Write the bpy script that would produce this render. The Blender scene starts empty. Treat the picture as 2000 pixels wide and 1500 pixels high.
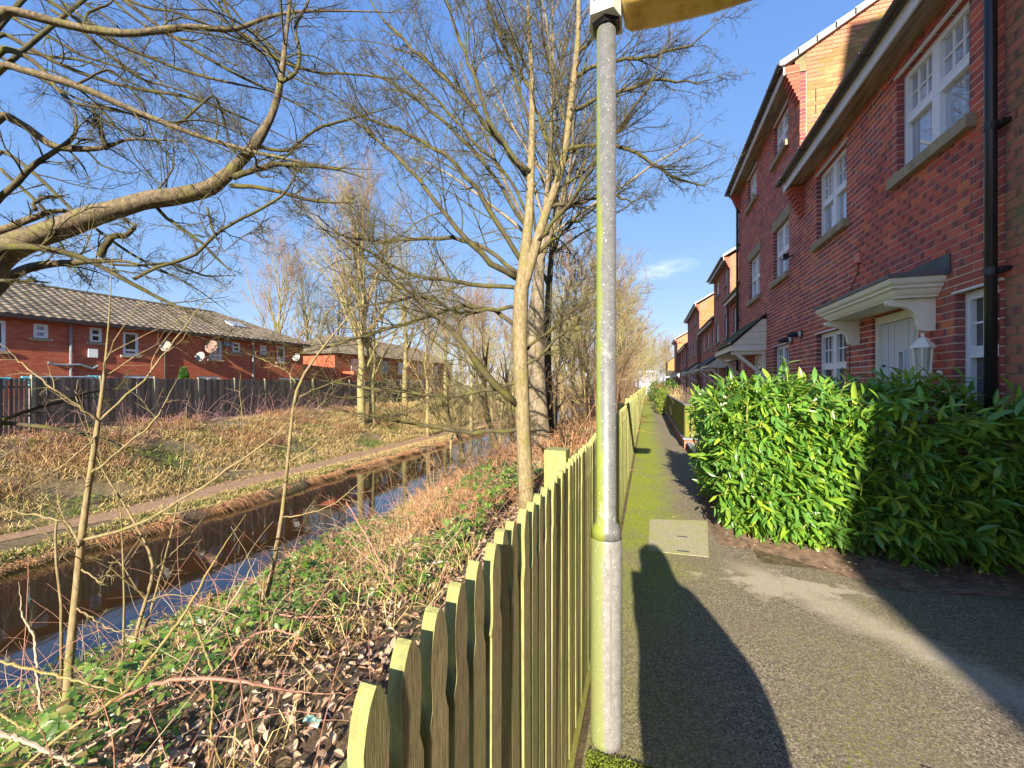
import bpy, bmesh, math, random
import numpy as np
from mathutils import Vector, Matrix
from mathutils.geometry import tessellate_polygon

# ------------------------------------------------------------------ camera, sky, sun, exposure
C = bpy.context.scene
COL = C.collection
FPX = 810.0                                    # focal length in pixels of a 2000 px wide frame
TH = math.atan(265 / FPX); CT, ST = math.cos(TH), math.sin(TH)
HC = 1.5
cam = bpy.data.cameras.new('camera'); cam.sensor_width = 36; cam.lens = 36 * FPX / 2000
cam.clip_start = 0.03; cam.clip_end = 2000
camo = bpy.data.objects.new('camera', cam); COL.objects.link(camo)
camo.location = (0, 0, HC); camo.rotation_euler = (math.radians(90), 0, TH)
C.camera = camo

SUN_EL = math.radians(21.5); SUN_AZ = math.radians(3.3)      # azimuth of the light's travel, to the left of +Y
world = bpy.data.worlds.new('World'); C.world = world; world.use_nodes = True
wn = world.node_tree; wn.nodes.clear()
sky = wn.nodes.new('ShaderNodeTexSky'); sky.sky_type = 'NISHITA'; sky.sun_disc = False
sky.sun_elevation = SUN_EL; sky.sun_rotation = math.pi - SUN_AZ
sky.air_density = 1.0; sky.dust_density = 0.1; sky.ozone_density = 3.0; sky.altitude = 50
bg = wn.nodes.new('ShaderNodeBackground'); bg.inputs['Strength'].default_value = 0.15
wo = wn.nodes.new('ShaderNodeOutputWorld')
tc = wn.nodes.new('ShaderNodeTexCoord')
nrm = wn.nodes.new('ShaderNodeVectorMath'); nrm.operation = 'NORMALIZE'; wn.links.new(tc.outputs['Generated'], nrm.inputs[0])
# one thin wisp of cloud low in the sky above the end of the path
mp = wn.nodes.new('ShaderNodeMapping'); mp.inputs['Scale'].default_value = (1, 1, 3.2); wn.links.new(nrm.outputs[0], mp.inputs[0])
cn = wn.nodes.new('ShaderNodeTexNoise'); cn.inputs['Scale'].default_value = 9; cn.inputs['Detail'].default_value = 7
cn.inputs['Roughness'].default_value = 0.62; wn.links.new(mp.outputs[0], cn.inputs['Vector'])
cd = Vector((0.03, 1, 0.262)).normalized()
sub = wn.nodes.new('ShaderNodeVectorMath'); sub.operation = 'SUBTRACT'; sub.inputs[1].default_value = cd; wn.links.new(nrm.outputs[0], sub.inputs[0])
scl = wn.nodes.new('ShaderNodeVectorMath'); scl.operation = 'MULTIPLY'; scl.inputs[1].default_value = (13, 13, 40); wn.links.new(sub.outputs[0], scl.inputs[0])
ln = wn.nodes.new('ShaderNodeVectorMath'); ln.operation = 'LENGTH'; wn.links.new(scl.outputs[0], ln.inputs[0])
mr = wn.nodes.new('ShaderNodeMapRange'); mr.inputs[1].default_value = 1.1; mr.inputs[2].default_value = 0.0; wn.links.new(ln.outputs['Value'], mr.inputs[0])
m2 = wn.nodes.new('ShaderNodeMapRange'); m2.inputs[1].default_value = 0.45; m2.inputs[2].default_value = 0.72; wn.links.new(cn.outputs['Fac'], m2.inputs[0])
mu = wn.nodes.new('ShaderNodeMath'); mu.operation = 'MULTIPLY'; wn.links.new(mr.outputs[0], mu.inputs[0]); wn.links.new(m2.outputs[0], mu.inputs[1])
mx = wn.nodes.new('ShaderNodeMix'); mx.data_type = 'RGBA'; mx.inputs['B'].default_value = (2.6, 2.8, 3.2, 1)
# the photograph's gentle tone curve, the same for the whole dome
sp_ = wn.nodes.new('ShaderNodeSeparateColor'); cb_ = wn.nodes.new('ShaderNodeCombineColor'); wn.links.new(sky.outputs[0], sp_.inputs[0])
for i_, (k_, e_) in enumerate(((0.50, 0.68), (0.73, 0.50), (1.55, 0.24))):
    pw = wn.nodes.new('ShaderNodeMath'); pw.operation = 'POWER'; pw.inputs[1].default_value = e_; wn.links.new(sp_.outputs[i_], pw.inputs[0])
    ml = wn.nodes.new('ShaderNodeMath'); ml.operation = 'MULTIPLY'; ml.inputs[1].default_value = k_; wn.links.new(pw.outputs[0], ml.inputs[0]); wn.links.new(ml.outputs[0], cb_.inputs[i_])
wn.links.new(mu.outputs[0], mx.inputs['Factor']); wn.links.new(cb_.outputs[0], mx.inputs['A'])
wn.links.new(mx.outputs['Result'], bg.inputs['Color']); wn.links.new(bg.outputs[0], wo.inputs[0])

sl = bpy.data.lights.new('sun', 'SUN'); sl.energy = 4.0; sl.angle = math.radians(0.5); sl.color = (1.0, 0.90, 0.74)
so = bpy.data.objects.new('sun', sl); COL.objects.link(so)
trav = Vector((-math.sin(SUN_AZ) * math.cos(SUN_EL), math.cos(SUN_AZ) * math.cos(SUN_EL), -math.sin(SUN_EL)))
so.rotation_euler = trav.to_track_quat('-Z', 'Y').to_euler()
C.view_settings.view_transform = 'Standard'; C.view_settings.look = 'None'
C.view_settings.exposure = 1.6; C.view_settings.gamma = 1.0; C.view_settings.use_curve_mapping = False

# ------------------------------------------------------------------ helpers
R = random.Random(11); G = np.random.default_rng(7)

def P(px, py, d):
    """a point d metres ahead along the ray of photo pixel (px, py)"""
    u, w = px - 1000, 750 - py
    return Vector(((u * CT - FPX * ST) / FPX * d, (u * ST + FPX * CT) / FPX * d, HC + w / FPX * d))

def tag(o, label=None, cat=None, group=None, kind=None):
    if label: o['label'] = label
    if cat: o['category'] = cat
    if group: o['group'] = group
    if kind: o['kind'] = kind
    return o

def thing(name, label, cat, loc=(0, 0, 0), rz=0.0, group=None):
    o = bpy.data.objects.new(name, None); o.empty_display_size = 0.2; COL.objects.link(o)
    o.location = loc; o.rotation_euler = (0, 0, rz)
    return tag(o, label, cat, group)

def link(name, me, parent=None, loc=(0, 0, 0)):
    o = bpy.data.objects.new(name, me); COL.objects.link(o); o.location = loc
    if parent is not None: o.parent = parent
    return o

class MB:
    """collects quads and triangles, builds ONE mesh"""
    def __init__(s): s.v = []; s.n = 0; s.q = []; s.t = []; s.qa = []; s.ta = []; s.quv = []
    def add(s, v, q=None, t=None, a=0.0, uv=None):
        v = np.asarray(v, float).reshape(-1, 3)
        if q is not None and len(q):
            q = np.asarray(q, int).reshape(-1, 4); s.q.append(q + s.n)
            s.qa.append(np.broadcast_to(np.asarray(a, float), (len(q),)))
            s.quv.append(np.zeros((len(q) * 4, 2)) if uv is None else np.asarray(uv, float).reshape(-1, 2))
        if t is not None and len(t):
            t = np.asarray(t, int).reshape(-1, 3); s.t.append(t + s.n)
            s.ta.append(np.broadcast_to(np.asarray(a, float), (len(t),)))
        s.v.append(v); s.n += len(v); return s
    def box(s, x0, x1, y0, y1, z0, z1, a=0.0):
        return s.add([(x0,y0,z0),(x1,y0,z0),(x1,y1,z0),(x0,y1,z0),(x0,y0,z1),(x1,y0,z1),(x1,y1,z1),(x0,y1,z1)],
                     [(0,3,2,1),(4,5,6,7),(0,1,5,4),(1,2,6,5),(2,3,7,6),(3,0,4,7)], a=a)
    def obox(s, c, ax, ay, az, a=0.0):
        c, ax, ay, az = [np.asarray(k, float) for k in (c, ax, ay, az)]
        vs = [c + i*ax + j*ay + k*az for k in (-1, 1) for i, j in ((-1,-1),(1,-1),(1,1),(-1,1))]
        return s.add(vs, [(0,3,2,1),(4,5,6,7),(0,1,5,4),(1,2,6,5),(2,3,7,6),(3,0,4,7)], a=a)
    def beam(s, p0, p1, w, h, a=0.0, up=(0, 0, 1)):
        p0, p1 = np.array(p0, float), np.array(p1, float); d = p1 - p0; L = np.linalg.norm(d); d /= L
        sd = np.cross(d, up); sd /= np.linalg.norm(sd); u2 = np.cross(sd, d)
        return s.obox((p0 + p1) / 2, d * L / 2, sd * w / 2, u2 * h / 2, a)
    def prism(s, poly, o, ax, ay, n, th, a=0.0):
        """2D outline extruded by th along n"""
        o, ax, ay, n = [np.asarray(k, float) for k in (o, ax, ay, n)]; k = len(poly)
        f = [o + p[0]*ax + p[1]*ay for p in poly]; b = [p + n*th for p in f]
        v = f + b; tri = tessellate_polygon([[Vector((p[0], p[1], 0)) for p in poly]])
        ar = lambda t_: (poly[t_[1]][0]-poly[t_[0]][0])*(poly[t_[2]][1]-poly[t_[0]][1]) - (poly[t_[1]][1]-poly[t_[0]][1])*(poly[t_[2]][0]-poly[t_[0]][0])
        sg = sum(poly[i][0]*poly[(i+1) % k][1] - poly[(i+1) % k][0]*poly[i][1] for i in range(k))
        tri = [t_ if ar(t_)*sg > 0 else (t_[0], t_[2], t_[1]) for t_ in tri]
        q = [(i, (i+1) % k, k+(i+1) % k, k+i) for i in range(k)]
        t = [(c_, b_, a_) for a_, b_, c_ in tri] + [(k+a_, k+b_, k+c_) for a_, b_, c_ in tri]
        s.add(v, None, None); base = s.n - len(v)
        s.q.append(np.array(q) + base); s.qa.append(np.full(k, a)); s.quv.append(np.zeros((4*k, 2)))
        s.t.append(np.array(t) + base); s.ta.append(np.full(len(t), a)); return s
    def tube(s, pts, rad, k=8, a=0.0, caps=True):
        pts = np.asarray([tuple(p) for p in pts], float)[None]; rad = np.broadcast_to(np.asarray(rad, float), (pts.shape[1],))[None]
        v, q = tube_arrays(pts, rad, k); n = len(pts[0])
        s.add(v, q, a=a); b = s.n - len(v)
        if caps:
            s.add([pts[0, 0], pts[0, -1]]); c = s.n - 2
            t = [(b+(i+1) % k, b+i, c) for i in range(k)] + [(b+(n-1)*k+i, b+(n-1)*k+(i+1) % k, c+1) for i in range(k)]
            s.t.append(np.array(t)); s.ta.append(np.full(2*k, a))
        return s
    def lathe(s, prof, o, k=16, a=0.0):
        return s.tube([(o[0], o[1], o[2] + z) for r, z in prof], [r for r, z in prof], k, a)
    def mesh(s, name, mat=None, smooth=False):
        v = np.concatenate(s.v) if s.v else np.zeros((0, 3))
        q = np.concatenate(s.q) if s.q else np.zeros((0, 4), int); t = np.concatenate(s.t) if s.t else np.zeros((0, 3), int)
        me = bpy.data.meshes.new(name); me.vertices.add(len(v)); me.vertices.foreach_set('co', v.astype(np.float32).ravel())
        me.loops.add(q.size + t.size); me.loops.foreach_set('vertex_index', np.concatenate([q.ravel(), t.ravel()]).astype(np.int32))
        me.polygons.add(len(q) + len(t))
        st = np.concatenate([np.arange(len(q)) * 4, q.size + np.arange(len(t)) * 3]).astype(np.int32)
        me.polygons.foreach_set('loop_start', st)
        me.polygons.foreach_set('use_smooth', np.full(len(q) + len(t), smooth))
        me.update(calc_edges=True)
        at = me.attributes.new('tint', 'FLOAT', 'FACE')
        at.data.foreach_set('value', np.concatenate((s.qa or [np.zeros(0)]) + (s.ta or [np.zeros(0)])).astype(np.float32))
        uv = me.uv_layers.new(name='UVMap')
        uu = np.concatenate((s.quv or [np.zeros((0, 2))]) + [np.full((t.size, 2), .5)])
        uv.data.foreach_set('uv', uu.astype(np.float32).ravel())
        if mat: me.materials.append(mat)
        return me
    def obj(s, name, mat, parent=None, smooth=False, label=None, kind=None, loc=(0, 0, 0)):
        o = link(name, s.mesh(name, mat, smooth), parent, loc)
        return tag(o, label, kind=kind)

def tube_arrays(pts, rad, k):
    """(B,n,3) polylines, (B,n) radii -> verts, quads"""
    B, n = pts.shape[:2]
    t = np.gradient(pts, axis=1) if n > 2 else np.repeat(pts[:, 1:2] - pts[:, :1], 2, 1)
    t /= np.linalg.norm(t, axis=2, keepdims=True) + 1e-9
    m = t.mean(1); ref = np.where((np.abs(m[:, 2:3]) > 0.8) * np.ones((1, 3)) > 0, np.array([[1., 0, 0]]), np.array([[0, 0, 1.]]))
    u = np.cross(t, ref[:, None, :]); u /= np.linalg.norm(u, axis=2, keepdims=True) + 1e-9
    w = np.cross(t, u)
    a = np.arange(k) * 2 * math.pi / k
    v = pts[:, :, None] + rad[:, :, None, None] * (np.cos(a)[:, None] * u[:, :, None] + np.sin(a)[:, None] * w[:, :, None])
    idx = np.arange(B * n * k).reshape(B, n, k); nx = np.roll(idx, -1, 2)
    q = np.stack([idx[:, :-1], nx[:, :-1], nx[:, 1:], idx[:, 1:]], -1)
    return v.reshape(-1, 3), q.reshape(-1, 4)

def norm(a): return a / (np.linalg.norm(a, axis=-1, keepdims=True) + 1e-9)

# ---- materials
def nt(name):
    m = bpy.data.materials.new(name); m.use_nodes = True; t = m.node_tree
    return m, t, t.nodes['Principled BSDF']

def N(t, typ, **kw):
    n = t.nodes.new('ShaderNode' + typ)
    for k, v in kw.items():
        if hasattr(n, k): setattr(n, k, v)
    return n

def ramp(t, fac, stops, interp='LINEAR'):
    r = N(t, 'ValToRGB'); r.color_ramp.interpolation = interp
    el = r.color_ramp.elements
    while len(el) < len(stops): el.new(0.5)
    for e, (p, c) in zip(el, stops): e.position = p; e.color = (*c, 1) if len(c) == 3 else c
    t.links.new(fac, r.inputs[0]); return r.outputs[0]

def noise(t, scale, detail=4, rough=0.6, vec=None, dist=0.0, stretch=None):
    n = N(t, 'TexNoise'); n.inputs['Scale'].default_value = scale; n.inputs['Detail'].default_value = detail
    n.inputs['Roughness'].default_value = rough; n.inputs['Distortion'].default_value = dist
    if vec is None:
        g = N(t, 'NewGeometry'); vec = g.outputs['Position']
    if stretch:
        mp = N(t, 'Mapping'); mp.inputs['Scale'].default_value = stretch; t.links.new(vec, mp.inputs[0]); vec = mp.outputs[0]
    t.links.new(vec, n.inputs['Vector']); return n.outputs['Fac']

def math_(t, op, a, b=None, c=None, clamp=False):
    n = N(t, 'Math', operation=op); n.use_clamp = clamp
    for i, x in enumerate((a, b, c)):
        if x is None: continue
        if isinstance(x, (int, float)): n.inputs[i].default_value = x
        else: t.links.new(x, n.inputs[i])
    return n.outputs[0]

def mix(t, fac, a, b):
    n = N(t, 'Mix', data_type='RGBA')
    for k, x in (('Factor', fac), ('A', a), ('B', b)):
        i = n.inputs[k] if k == 'Factor' else [q for q in n.inputs if q.name == k and q.type == 'RGBA'][0]
        if isinstance(x, tuple): i.default_value = (*x, 1)
        elif isinstance(x, (int, float)): i.default_value = x
        else: t.links.new(x, i)
    return [o for o in n.outputs if o.type == 'RGBA'][0]

def bump(t, bs, h, strength=0.4, dist=0.01):
    b = N(t, 'Bump'); b.inputs['Strength'].default_value = strength; b.inputs['Distance'].default_value = dist
    t.links.new(h, b.inputs['Height']); t.links.new(b.outputs[0], bs.inputs['Normal'])

def pos(t):
    g = N(t, 'NewGeometry'); s = N(t, 'SeparateXYZ'); t.links.new(g.outputs['Position'], s.inputs[0]); return s.outputs

def attr(t, name='tint'):
    a = N(t, 'Attribute', attribute_name=name); return a.outputs['Fac']

def simple(name, col, rough=0.6, var=0.25, scale=8, bmp=0.15, metal=0.0, col2=None, stretch=None, spec=0.5, tint=0.0):
    m, t, b = nt(name)
    n = noise(t, scale, 6, 0.65, stretch=stretch)
    if tint:
        n = math_(t, 'ADD', n, math_(t, 'MULTIPLY', math_(t, 'SUBTRACT', attr(t), 0.5), tint))
    c2 = col2 or tuple(x * (1 - var * 1.4) for x in col)
    c = ramp(t, n, [(0.3, c2), (0.62, col), (0.8, tuple(min(1, x * (1 + var * .5)) for x in col))])
    t.links.new(c, b.inputs['Base Color']); b.inputs['Roughness'].default_value = rough; b.inputs['Metallic'].default_value = metal
    b.inputs['Specular IOR Level'].default_value = spec
    if bmp: bump(t, b, noise(t, scale * 6, 4), bmp, 0.004)
    return m

def brick_mat(name, cols, moss=0.0, dark_ends=True, moss_col=(0.11, 0.11, 0.03), rough=0.85):
    m, t, b = nt(name)
    oi = N(t, 'ObjectInfo'); r = math_(t, 'FRACT', math_(t, 'ADD', attr(t), oi.outputs['Random']))
    c = ramp(t, r, [(i / len(cols), k) for i, k in enumerate(cols)], 'CONSTANT')
    fine = noise(t, 55, 5, 0.7)
    c = mix(t, ramp(t, fine, [(0.3, (0, 0, 0)), (0.75, (1, 1, 1))]), c, mix(t, 0.4, c, (0.62, 0.24, 0.14)))
    if dark_ends:
        uv = N(t, 'UVMap'); s = N(t, 'SeparateXYZ'); t.links.new(uv.outputs[0], s.inputs[0])
        e = math_(t, 'ABSOLUTE', math_(t, 'SUBTRACT', s.outputs[0], 0.5))
        e = math_(t, 'ADD', e, math_(t, 'MULTIPLY', math_(t, 'SUBTRACT', noise(t, 20, 3), 0.5), 0.5))
        e = math_(t, 'ADD', e, math_(t, 'MULTIPLY', math_(t, 'SUBTRACT', r, 0.5), 0.28))
        c = mix(t, ramp(t, e, [(0.30, (0, 0, 0)), (0.49, (.72, .72, .72))]), c, (0.13, 0.06, 0.075))
    big = noise(t, 1.3, 6, 0.65)
    c = mix(t, ramp(t, big, [(0.5, (0, 0, 0)), (0.8, (.22, .22, .22))]), c, (0.62, 0.32, 0.25))
    if moss:
        mk = math_(t, 'ADD', noise(t, 2.4, 7, 0.72), (moss - 0.5))
        c = mix(t, ramp(t, mk, [(0.46, (0, 0, 0)), (0.66, (.95, .95, .95))]), c, moss_col)
        spk = noise(t, 14, 4, 0.7); c = mix(t, ramp(t, spk, [(0.66, (0, 0, 0)), (0.7, (.5, .5, .5))]), c, (0.5, 0.46, 0.38))
    t.links.new(c, b.inputs['Base Color']); b.inputs['Roughness'].default_value = rough
    b.inputs['Specular IOR Level'].default_value = 0.25
    bump(t, b, fine, 0.5, 0.003)
    return m

BR_COLS = [(0.62, 0.13, 0.07), (0.47, 0.088, 0.07), (0.56, 0.105, 0.075), (0.33, 0.08, 0.075), (0.66, 0.18, 0.075), (0.43, 0.085, 0.08), (0.54, 0.105, 0.065), (0.37, 0.075, 0.07)]
M = {}
M['brick'] = brick_mat('red_facing_brick', BR_COLS)
M['brick_moss'] = brick_mat('mossy_facing_brick', [(0.42, 0.16, 0.09), (0.34, 0.13, 0.09), (0.46, 0.15, 0.09), (0.30, 0.14, 0.09)], moss=0.48, moss_col=(0.20, 0.18, 0.07))
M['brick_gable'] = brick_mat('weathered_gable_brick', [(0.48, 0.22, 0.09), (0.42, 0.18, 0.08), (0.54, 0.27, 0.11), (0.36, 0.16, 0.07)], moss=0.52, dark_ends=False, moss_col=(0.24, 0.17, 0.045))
M['band'] = brick_mat('smooth_pink_brick', [(0.44, 0.10, 0.065), (0.40, 0.09, 0.06), (0.48, 0.125, 0.08)], dark_ends=False)
M['mortar'] = simple('pale_mortar', (0.84, 0.72, 0.62), 0.95, 0.12, 6, 0.3)
M['mortar_moss'] = simple('mossy_mortar', (0.30, 0.25, 0.13), 0.95, 0.35, 3, 0.3)
M['stone'] = simple('cast_stone', (0.40, 0.33, 0.21), 0.85, 0.25, 9, 0.3)
M['upvc'] = simple('white_plastic', (0.86, 0.87, 0.89), 0.35, 0.04, 3, 0.0)
M['cream'] = simple('cream_painted_wood', (0.88, 0.84, 0.72), 0.45, 0.07, 5, 0.03)
M['soffit'] = simple('stained_soffit_board', (0.42, 0.32, 0.22), 0.7, 0.35, 3, 0.1, col2=(0.12, 0.075, 0.045), stretch=(6, 0.7, 1))
M['black'] = simple('black_plastic', (0.022, 0.022, 0.026), 0.3, 0.2, 6, 0.0)
M['gutter'] = simple('dark_brown_gutter_plastic', (0.05, 0.036, 0.034), 0.35, 0.2, 4, 0.0)
M['lead'] = simple('lead_grey_sheet', (0.15, 0.16, 0.17), 0.55, 0.25, 5, 0.1)
M['slate'] = simple('dark_roof_tile', (0.075, 0.070, 0.072), 0.7, 0.3, 6, 0.3, tint=0.3)
M['slate_moss'] = simple('mossy_roof_tile', (0.10, 0.11, 0.028), 0.9, 0.5, 7, 0.4, col2=(0.045, 0.045, 0.03), tint=0.3)
M['verge'] = simple('grey_verge_unit', (0.42, 0.43, 0.40), 0.8, 0.2, 8, 0.2)
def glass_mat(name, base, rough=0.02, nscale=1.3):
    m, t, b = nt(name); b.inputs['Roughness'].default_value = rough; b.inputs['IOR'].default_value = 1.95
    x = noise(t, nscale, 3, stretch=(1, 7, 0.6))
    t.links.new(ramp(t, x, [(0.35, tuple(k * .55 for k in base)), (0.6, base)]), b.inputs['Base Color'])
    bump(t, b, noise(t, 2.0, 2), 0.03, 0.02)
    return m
M['glass'] = glass_mat('window_glass_with_painted_sky', (0.46, 0.50, 0.57))  # pale base colour stands in for reflected sky, with curtain-like streaks
M['glass_dark'] = glass_mat('dark_window_glass', (0.035, 0.035, 0.032))

# ------------------------------------------------------------------ ground, canal, path
XE, ZW = -7.7, -2.55            # near water edge, water level
XF = -13.0                      # far water edge
def terrain_z(x, y):
    x = np.asarray(x, float); y = np.asarray(y, float)
    wob = 0.25 * np.sin(y * 0.45) + 0.12 * np.sin(y * 1.3 + 1)
    px = x + wob * np.clip((-x - 7) / 2, 0, 1) * np.clip((x + 17) / 2, 0, 1)
    bendp = np.clip((9 - y) / 6, 0, 2) * 1.1
    XS = [-400, -60, -30, -22.0, -20.6, -19.5, -17.8, -16.2, -15.4, -13.9, -13.2, -13.0, -12.8, -11.5, -9.6, -8.2, -7.75, -7.5, -6, -4.6, -3.2, -1.6, -.45, -.25, 400]
    ZS = [-.3, -.3, -.25, -.22, -.25, -.5, -1.15, -2.0, -2.3, -2.3, -2.34, -2.42, -3.1, -3.4, -3.4, -3.1, -2.62, -2.42, -1.95, -1.34, -.70, -.22, -.05, 0, 0]
    z = np.interp(px + np.where(px < -13.5, bendp * np.clip((-px - 13.5) / 1.0, 0, 1), 0), XS, ZS)
    rough = np.clip((-x - .9) / 1.5, 0, 1) * (1 - np.clip((-x - 13.3), 0, 1) * np.clip((16.0 - -x), 0, 1))
    rough = rough * np.where((x < -7.4) & (x > -13.15), 0, 1)
    z = z + rough * (0.05 * np.sin(x * 2.1 + y * 1.7) * np.sin(y * 1.1 - x) + 0.035 * np.sin(x * 5.3 - y * 4.1) + 0.03 * np.sin(y * 7 + x * 3))
    return z
def tz(x, y): return float(terrain_z(x, y))

xs = np.concatenate([np.linspace(-400, -60, 10)[:-1], np.linspace(-60, -24, 16)[:-1], np.arange(-24, -.5, 0.2), [-.45, -.25, 0, 3, 20, 80, 400]])
ys = np.concatenate([np.linspace(-200, -8, 16)[:-1], np.arange(-8, 34, 0.27), np.arange(34, 60, .8), np.linspace(60, 600, 30)])
gx, gy = np.meshgrid(xs, ys, indexing='ij'); gz = terrain_z(gx, gy)
nx_, ny_ = gx.shape; idx = np.arange(nx_ * ny_).reshape(nx_, ny_)
gmb = MB(); gmb.add(np.stack([gx, gy, gz], -1).reshape(-1, 3), np.stack([idx[:-1, :-1], idx[1:, :-1], idx[1:, 1:], idx[:-1, 1:]], -1).reshape(-1, 4))
m, t, b = nt('bank_earth_and_grass')
p = pos(t)
c = ramp(t, noise(t, 9, 8, 0.75), [(0.3, (0.055, 0.032, 0.018)), (0.5, (0.15, 0.095, 0.05)), (0.7, (0.30, 0.21, 0.11))])
g = ramp(t, noise(t, 1.1, 6, 0.7), [(0.45, (0, 0, 0)), (0.62, (1, 1, 1))])
c = mix(t, math_(t, 'MULTIPLY', g, 0.5), c, (0.09, 0.12, 0.022))
m_far = math_(t, 'MULTIPLY', math_(t, 'SUBTRACT', -13.6, p[0], clamp=True), 1.0)
c = mix(t, math_(t, 'MULTIPLY', m_far, 0.5), c, ramp(t, noise(t, 6, 7, 0.7), [(0.3, (0.12, 0.08, 0.04)), (0.7, (0.40, 0.31, 0.16))]))
t.links.new(c, b.inputs['Base Color']); b.inputs['Roughness'].default_value = 0.95
bump(t, b, noise(t, 18, 8, 0.75), 0.9, 0.05)
gmb.obj('ground', m, smooth=True, kind='structure')

# water: one sheet a little below the bank lips
wm, t, b = nt('canal_water')
b.inputs['Base Color'].default_value = (0.030, 0.019, 0.008, 1); b.inputs['Roughness'].default_value = 0.035; b.inputs['IOR'].default_value = 1.9
bump(t, b, noise(t, 2.2, 3, 0.5, stretch=(1, .6, 1)), 0.045, 0.05)
MB().add([(-13.35, -60, ZW), (-7.3, -60, ZW), (-7.3, 200, ZW), (-13.35, 200, ZW)], [(0, 1, 2, 3)]).obj('canal_water', wm, kind='structure')

# towpath: a worn strip following the ground 1 cm above it
m, t, b = nt('worn_towpath_earth')
c = ramp(t, noise(t, 7, 8, 0.7), [(0.3, (0.17, 0.09, 0.045)), (0.5, (0.32, 0.19, 0.10)), (0.7, (0.48, 0.32, 0.19))])
t.links.new(c, b.inputs['Base Color']); b.inputs['Roughness'].default_value = 0.95; bump(t, b, noise(t, 30, 6), 0.5, 0.01)
tb = MB(); yy = np.arange(-8, 90, 0.4); k = 7; rows = []
for y in yy:
    off = -max(0, min(2, (9 - y) / 6)) * 1.1
    for j in range(k):
        x = -13.95 - j / (k - 1) * 1.35 + off + 0.12 * math.sin(y * .9 + j) * (j in (0, k - 1)) - .06
        rows.append((x, y, tz(x, y) + 0.018))
idx = np.arange(len(rows)).reshape(-1, k)
tb.add(rows, np.stack([idx[:-1, :-1], idx[1:, :-1], idx[1:, 1:], idx[:-1, 1:]], -1).reshape(-1, 4))
o = tb.obj('towpath', m, smooth=True, kind='structure')

# asphalt path with moss along the fence
m, t, b = nt('mossy_asphalt')
p = pos(t)
grit = noise(t, 105, 4, 0.85); mid = noise(t, 28, 6, 0.7)
c = ramp(t, grit, [(0.36, (0.03, 0.027, 0.026)), (0.47, (0.16, 0.13, 0.095)), (0.56, (0.33, 0.27, 0.185)), (0.68, (0.74, 0.65, 0.52))])
c = mix(t, ramp(t, noise(t, 1.5, 5, 0.6), [(0.4, (0, 0, 0)), (0.65, (.5, .5, .5))]), c, (0.22, 0.18, 0.115))
# pale worn, sandy stains along the soil bed and across the forecourt
v1 = math_(t, 'ADD', p[0], math_(t, 'MULTIPLY', math_(t, 'SUBTRACT', p[1], 3.2), 0.75))
d1 = math_(t, 'ABSOLUTE', math_(t, 'SUBTRACT', v1, math_(t, 'ADD', 1.0, math_(t, 'MULTIPLY', noise(t, 1.6, 4, 0.6), 0.5))))
d1 = math_(t, 'ADD', d1, math_(t, 'MULTIPLY', math_(t, 'SUBTRACT', noise(t, 5, 4), 0.5), 0.25))
s1 = ramp(t, d1, [(0.05, (.8, .8, .8)), (0.24, (0, 0, 0))])
ymask = ramp(t, math_(t, 'DIVIDE', p[1], 6.0), [(0.32, (1, 1, 1)), (0.62, (.9, .9, .9)), (0.66, (0, 0, 0))])
s1 = math_(t, 'MULTIPLY', s1, ymask)
s2 = math_(t, 'ADD', math_(t, 'ABSOLUTE', math_(t, 'MULTIPLY', math_(t, 'SUBTRACT', p[1], 3.55), 1.6)), math_(t, 'ABSOLUTE', math_(t, 'MULTIPLY', math_(t, 'SUBTRACT', p[0], 0.95), .75)))
s2 = ramp(t, math_(t, 'ADD', s2, math_(t, 'MULTIPLY', math_(t, 'SUBTRACT', noise(t, 4.5, 5, .65), .5), 1.6)), [(0.25, (.8, .8, .8)), (0.42, (0, 0, 0))])
s1 = math_(t, 'MAXIMUM', s1, s2)
c = mix(t, math_(t, 'MULTIPLY', s1, 0.9), c, mix(t, grit, (0.38, 0.32, 0.24), (0.72, 0.62, 0.48)))
# moss: thick by the fence further on, speckled elsewhere
left = ramp(t, math_(t, 'ADD', p[0], math_(t, 'MULTIPLY', math_(t, 'SUBTRACT', noise(t, 3.5, 6, 0.7), 0.5), 0.8)), [(0.08, (1, 1, 1)), (0.42, (0.0, 0.0, 0.0))])
left = math_(t, 'MULTIPLY', left, ramp(t, math_(t, 'DIVIDE', p[1], 8), [(0.30, (.25, .25, .25)), (0.60, (1, 1, 1))]))
rt = ramp(t, math_(t, 'SUBTRACT', 1.35, math_(t, 'ADD', p[0], math_(t, 'MULTIPLY', noise(t, 3, 5, 0.7), 0.8))), [(0.0, (.6, .6, .6)), (0.08, (0, 0, 0))])
rt = math_(t, 'MULTIPLY', rt, ramp(t, math_(t, 'DIVIDE', p[1], 8), [(0.50, (0, 0, 0)), (0.66, (1, 1, 1))]))
mm = math_(t, 'MAXIMUM', left, rt)
spots = ramp(t, noise(t, 1.6, 4), [(0.42, (0.08, .08, .08)), (0.58, (.6, .6, .6))])
spk = math_(t, 'MULTIPLY', spots, ramp(t, noise(t, 45, 5, 0.8), [(0.50, (0, 0, 0)), (0.62, (1, 1, 1))]))
mm = math_(t, 'MAXIMUM', mm, spk, clamp=True)
mossc = ramp(t, noise(t, 60, 5, 0.8), [(0.3, (0.09, 0.12, 0.012)), (0.5, (0.27, 0.33, 0.02)), (0.7, (0.50, 0.56, 0.05))])
broken = ramp(t, noise(t, 24, 5, 0.75), [(0.36, (0.15, .15, .15)), (0.50, (1, 1, 1))])
patch = ramp(t, noise(t, 2.3, 6, 0.7), [(0.34, (0.45, .45, .45)), (0.52, (1, 1, 1))])
c = mix(t, math_(t, 'MULTIPLY', math_(t, 'MULTIPLY', mm, broken), patch), c, mossc)
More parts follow.
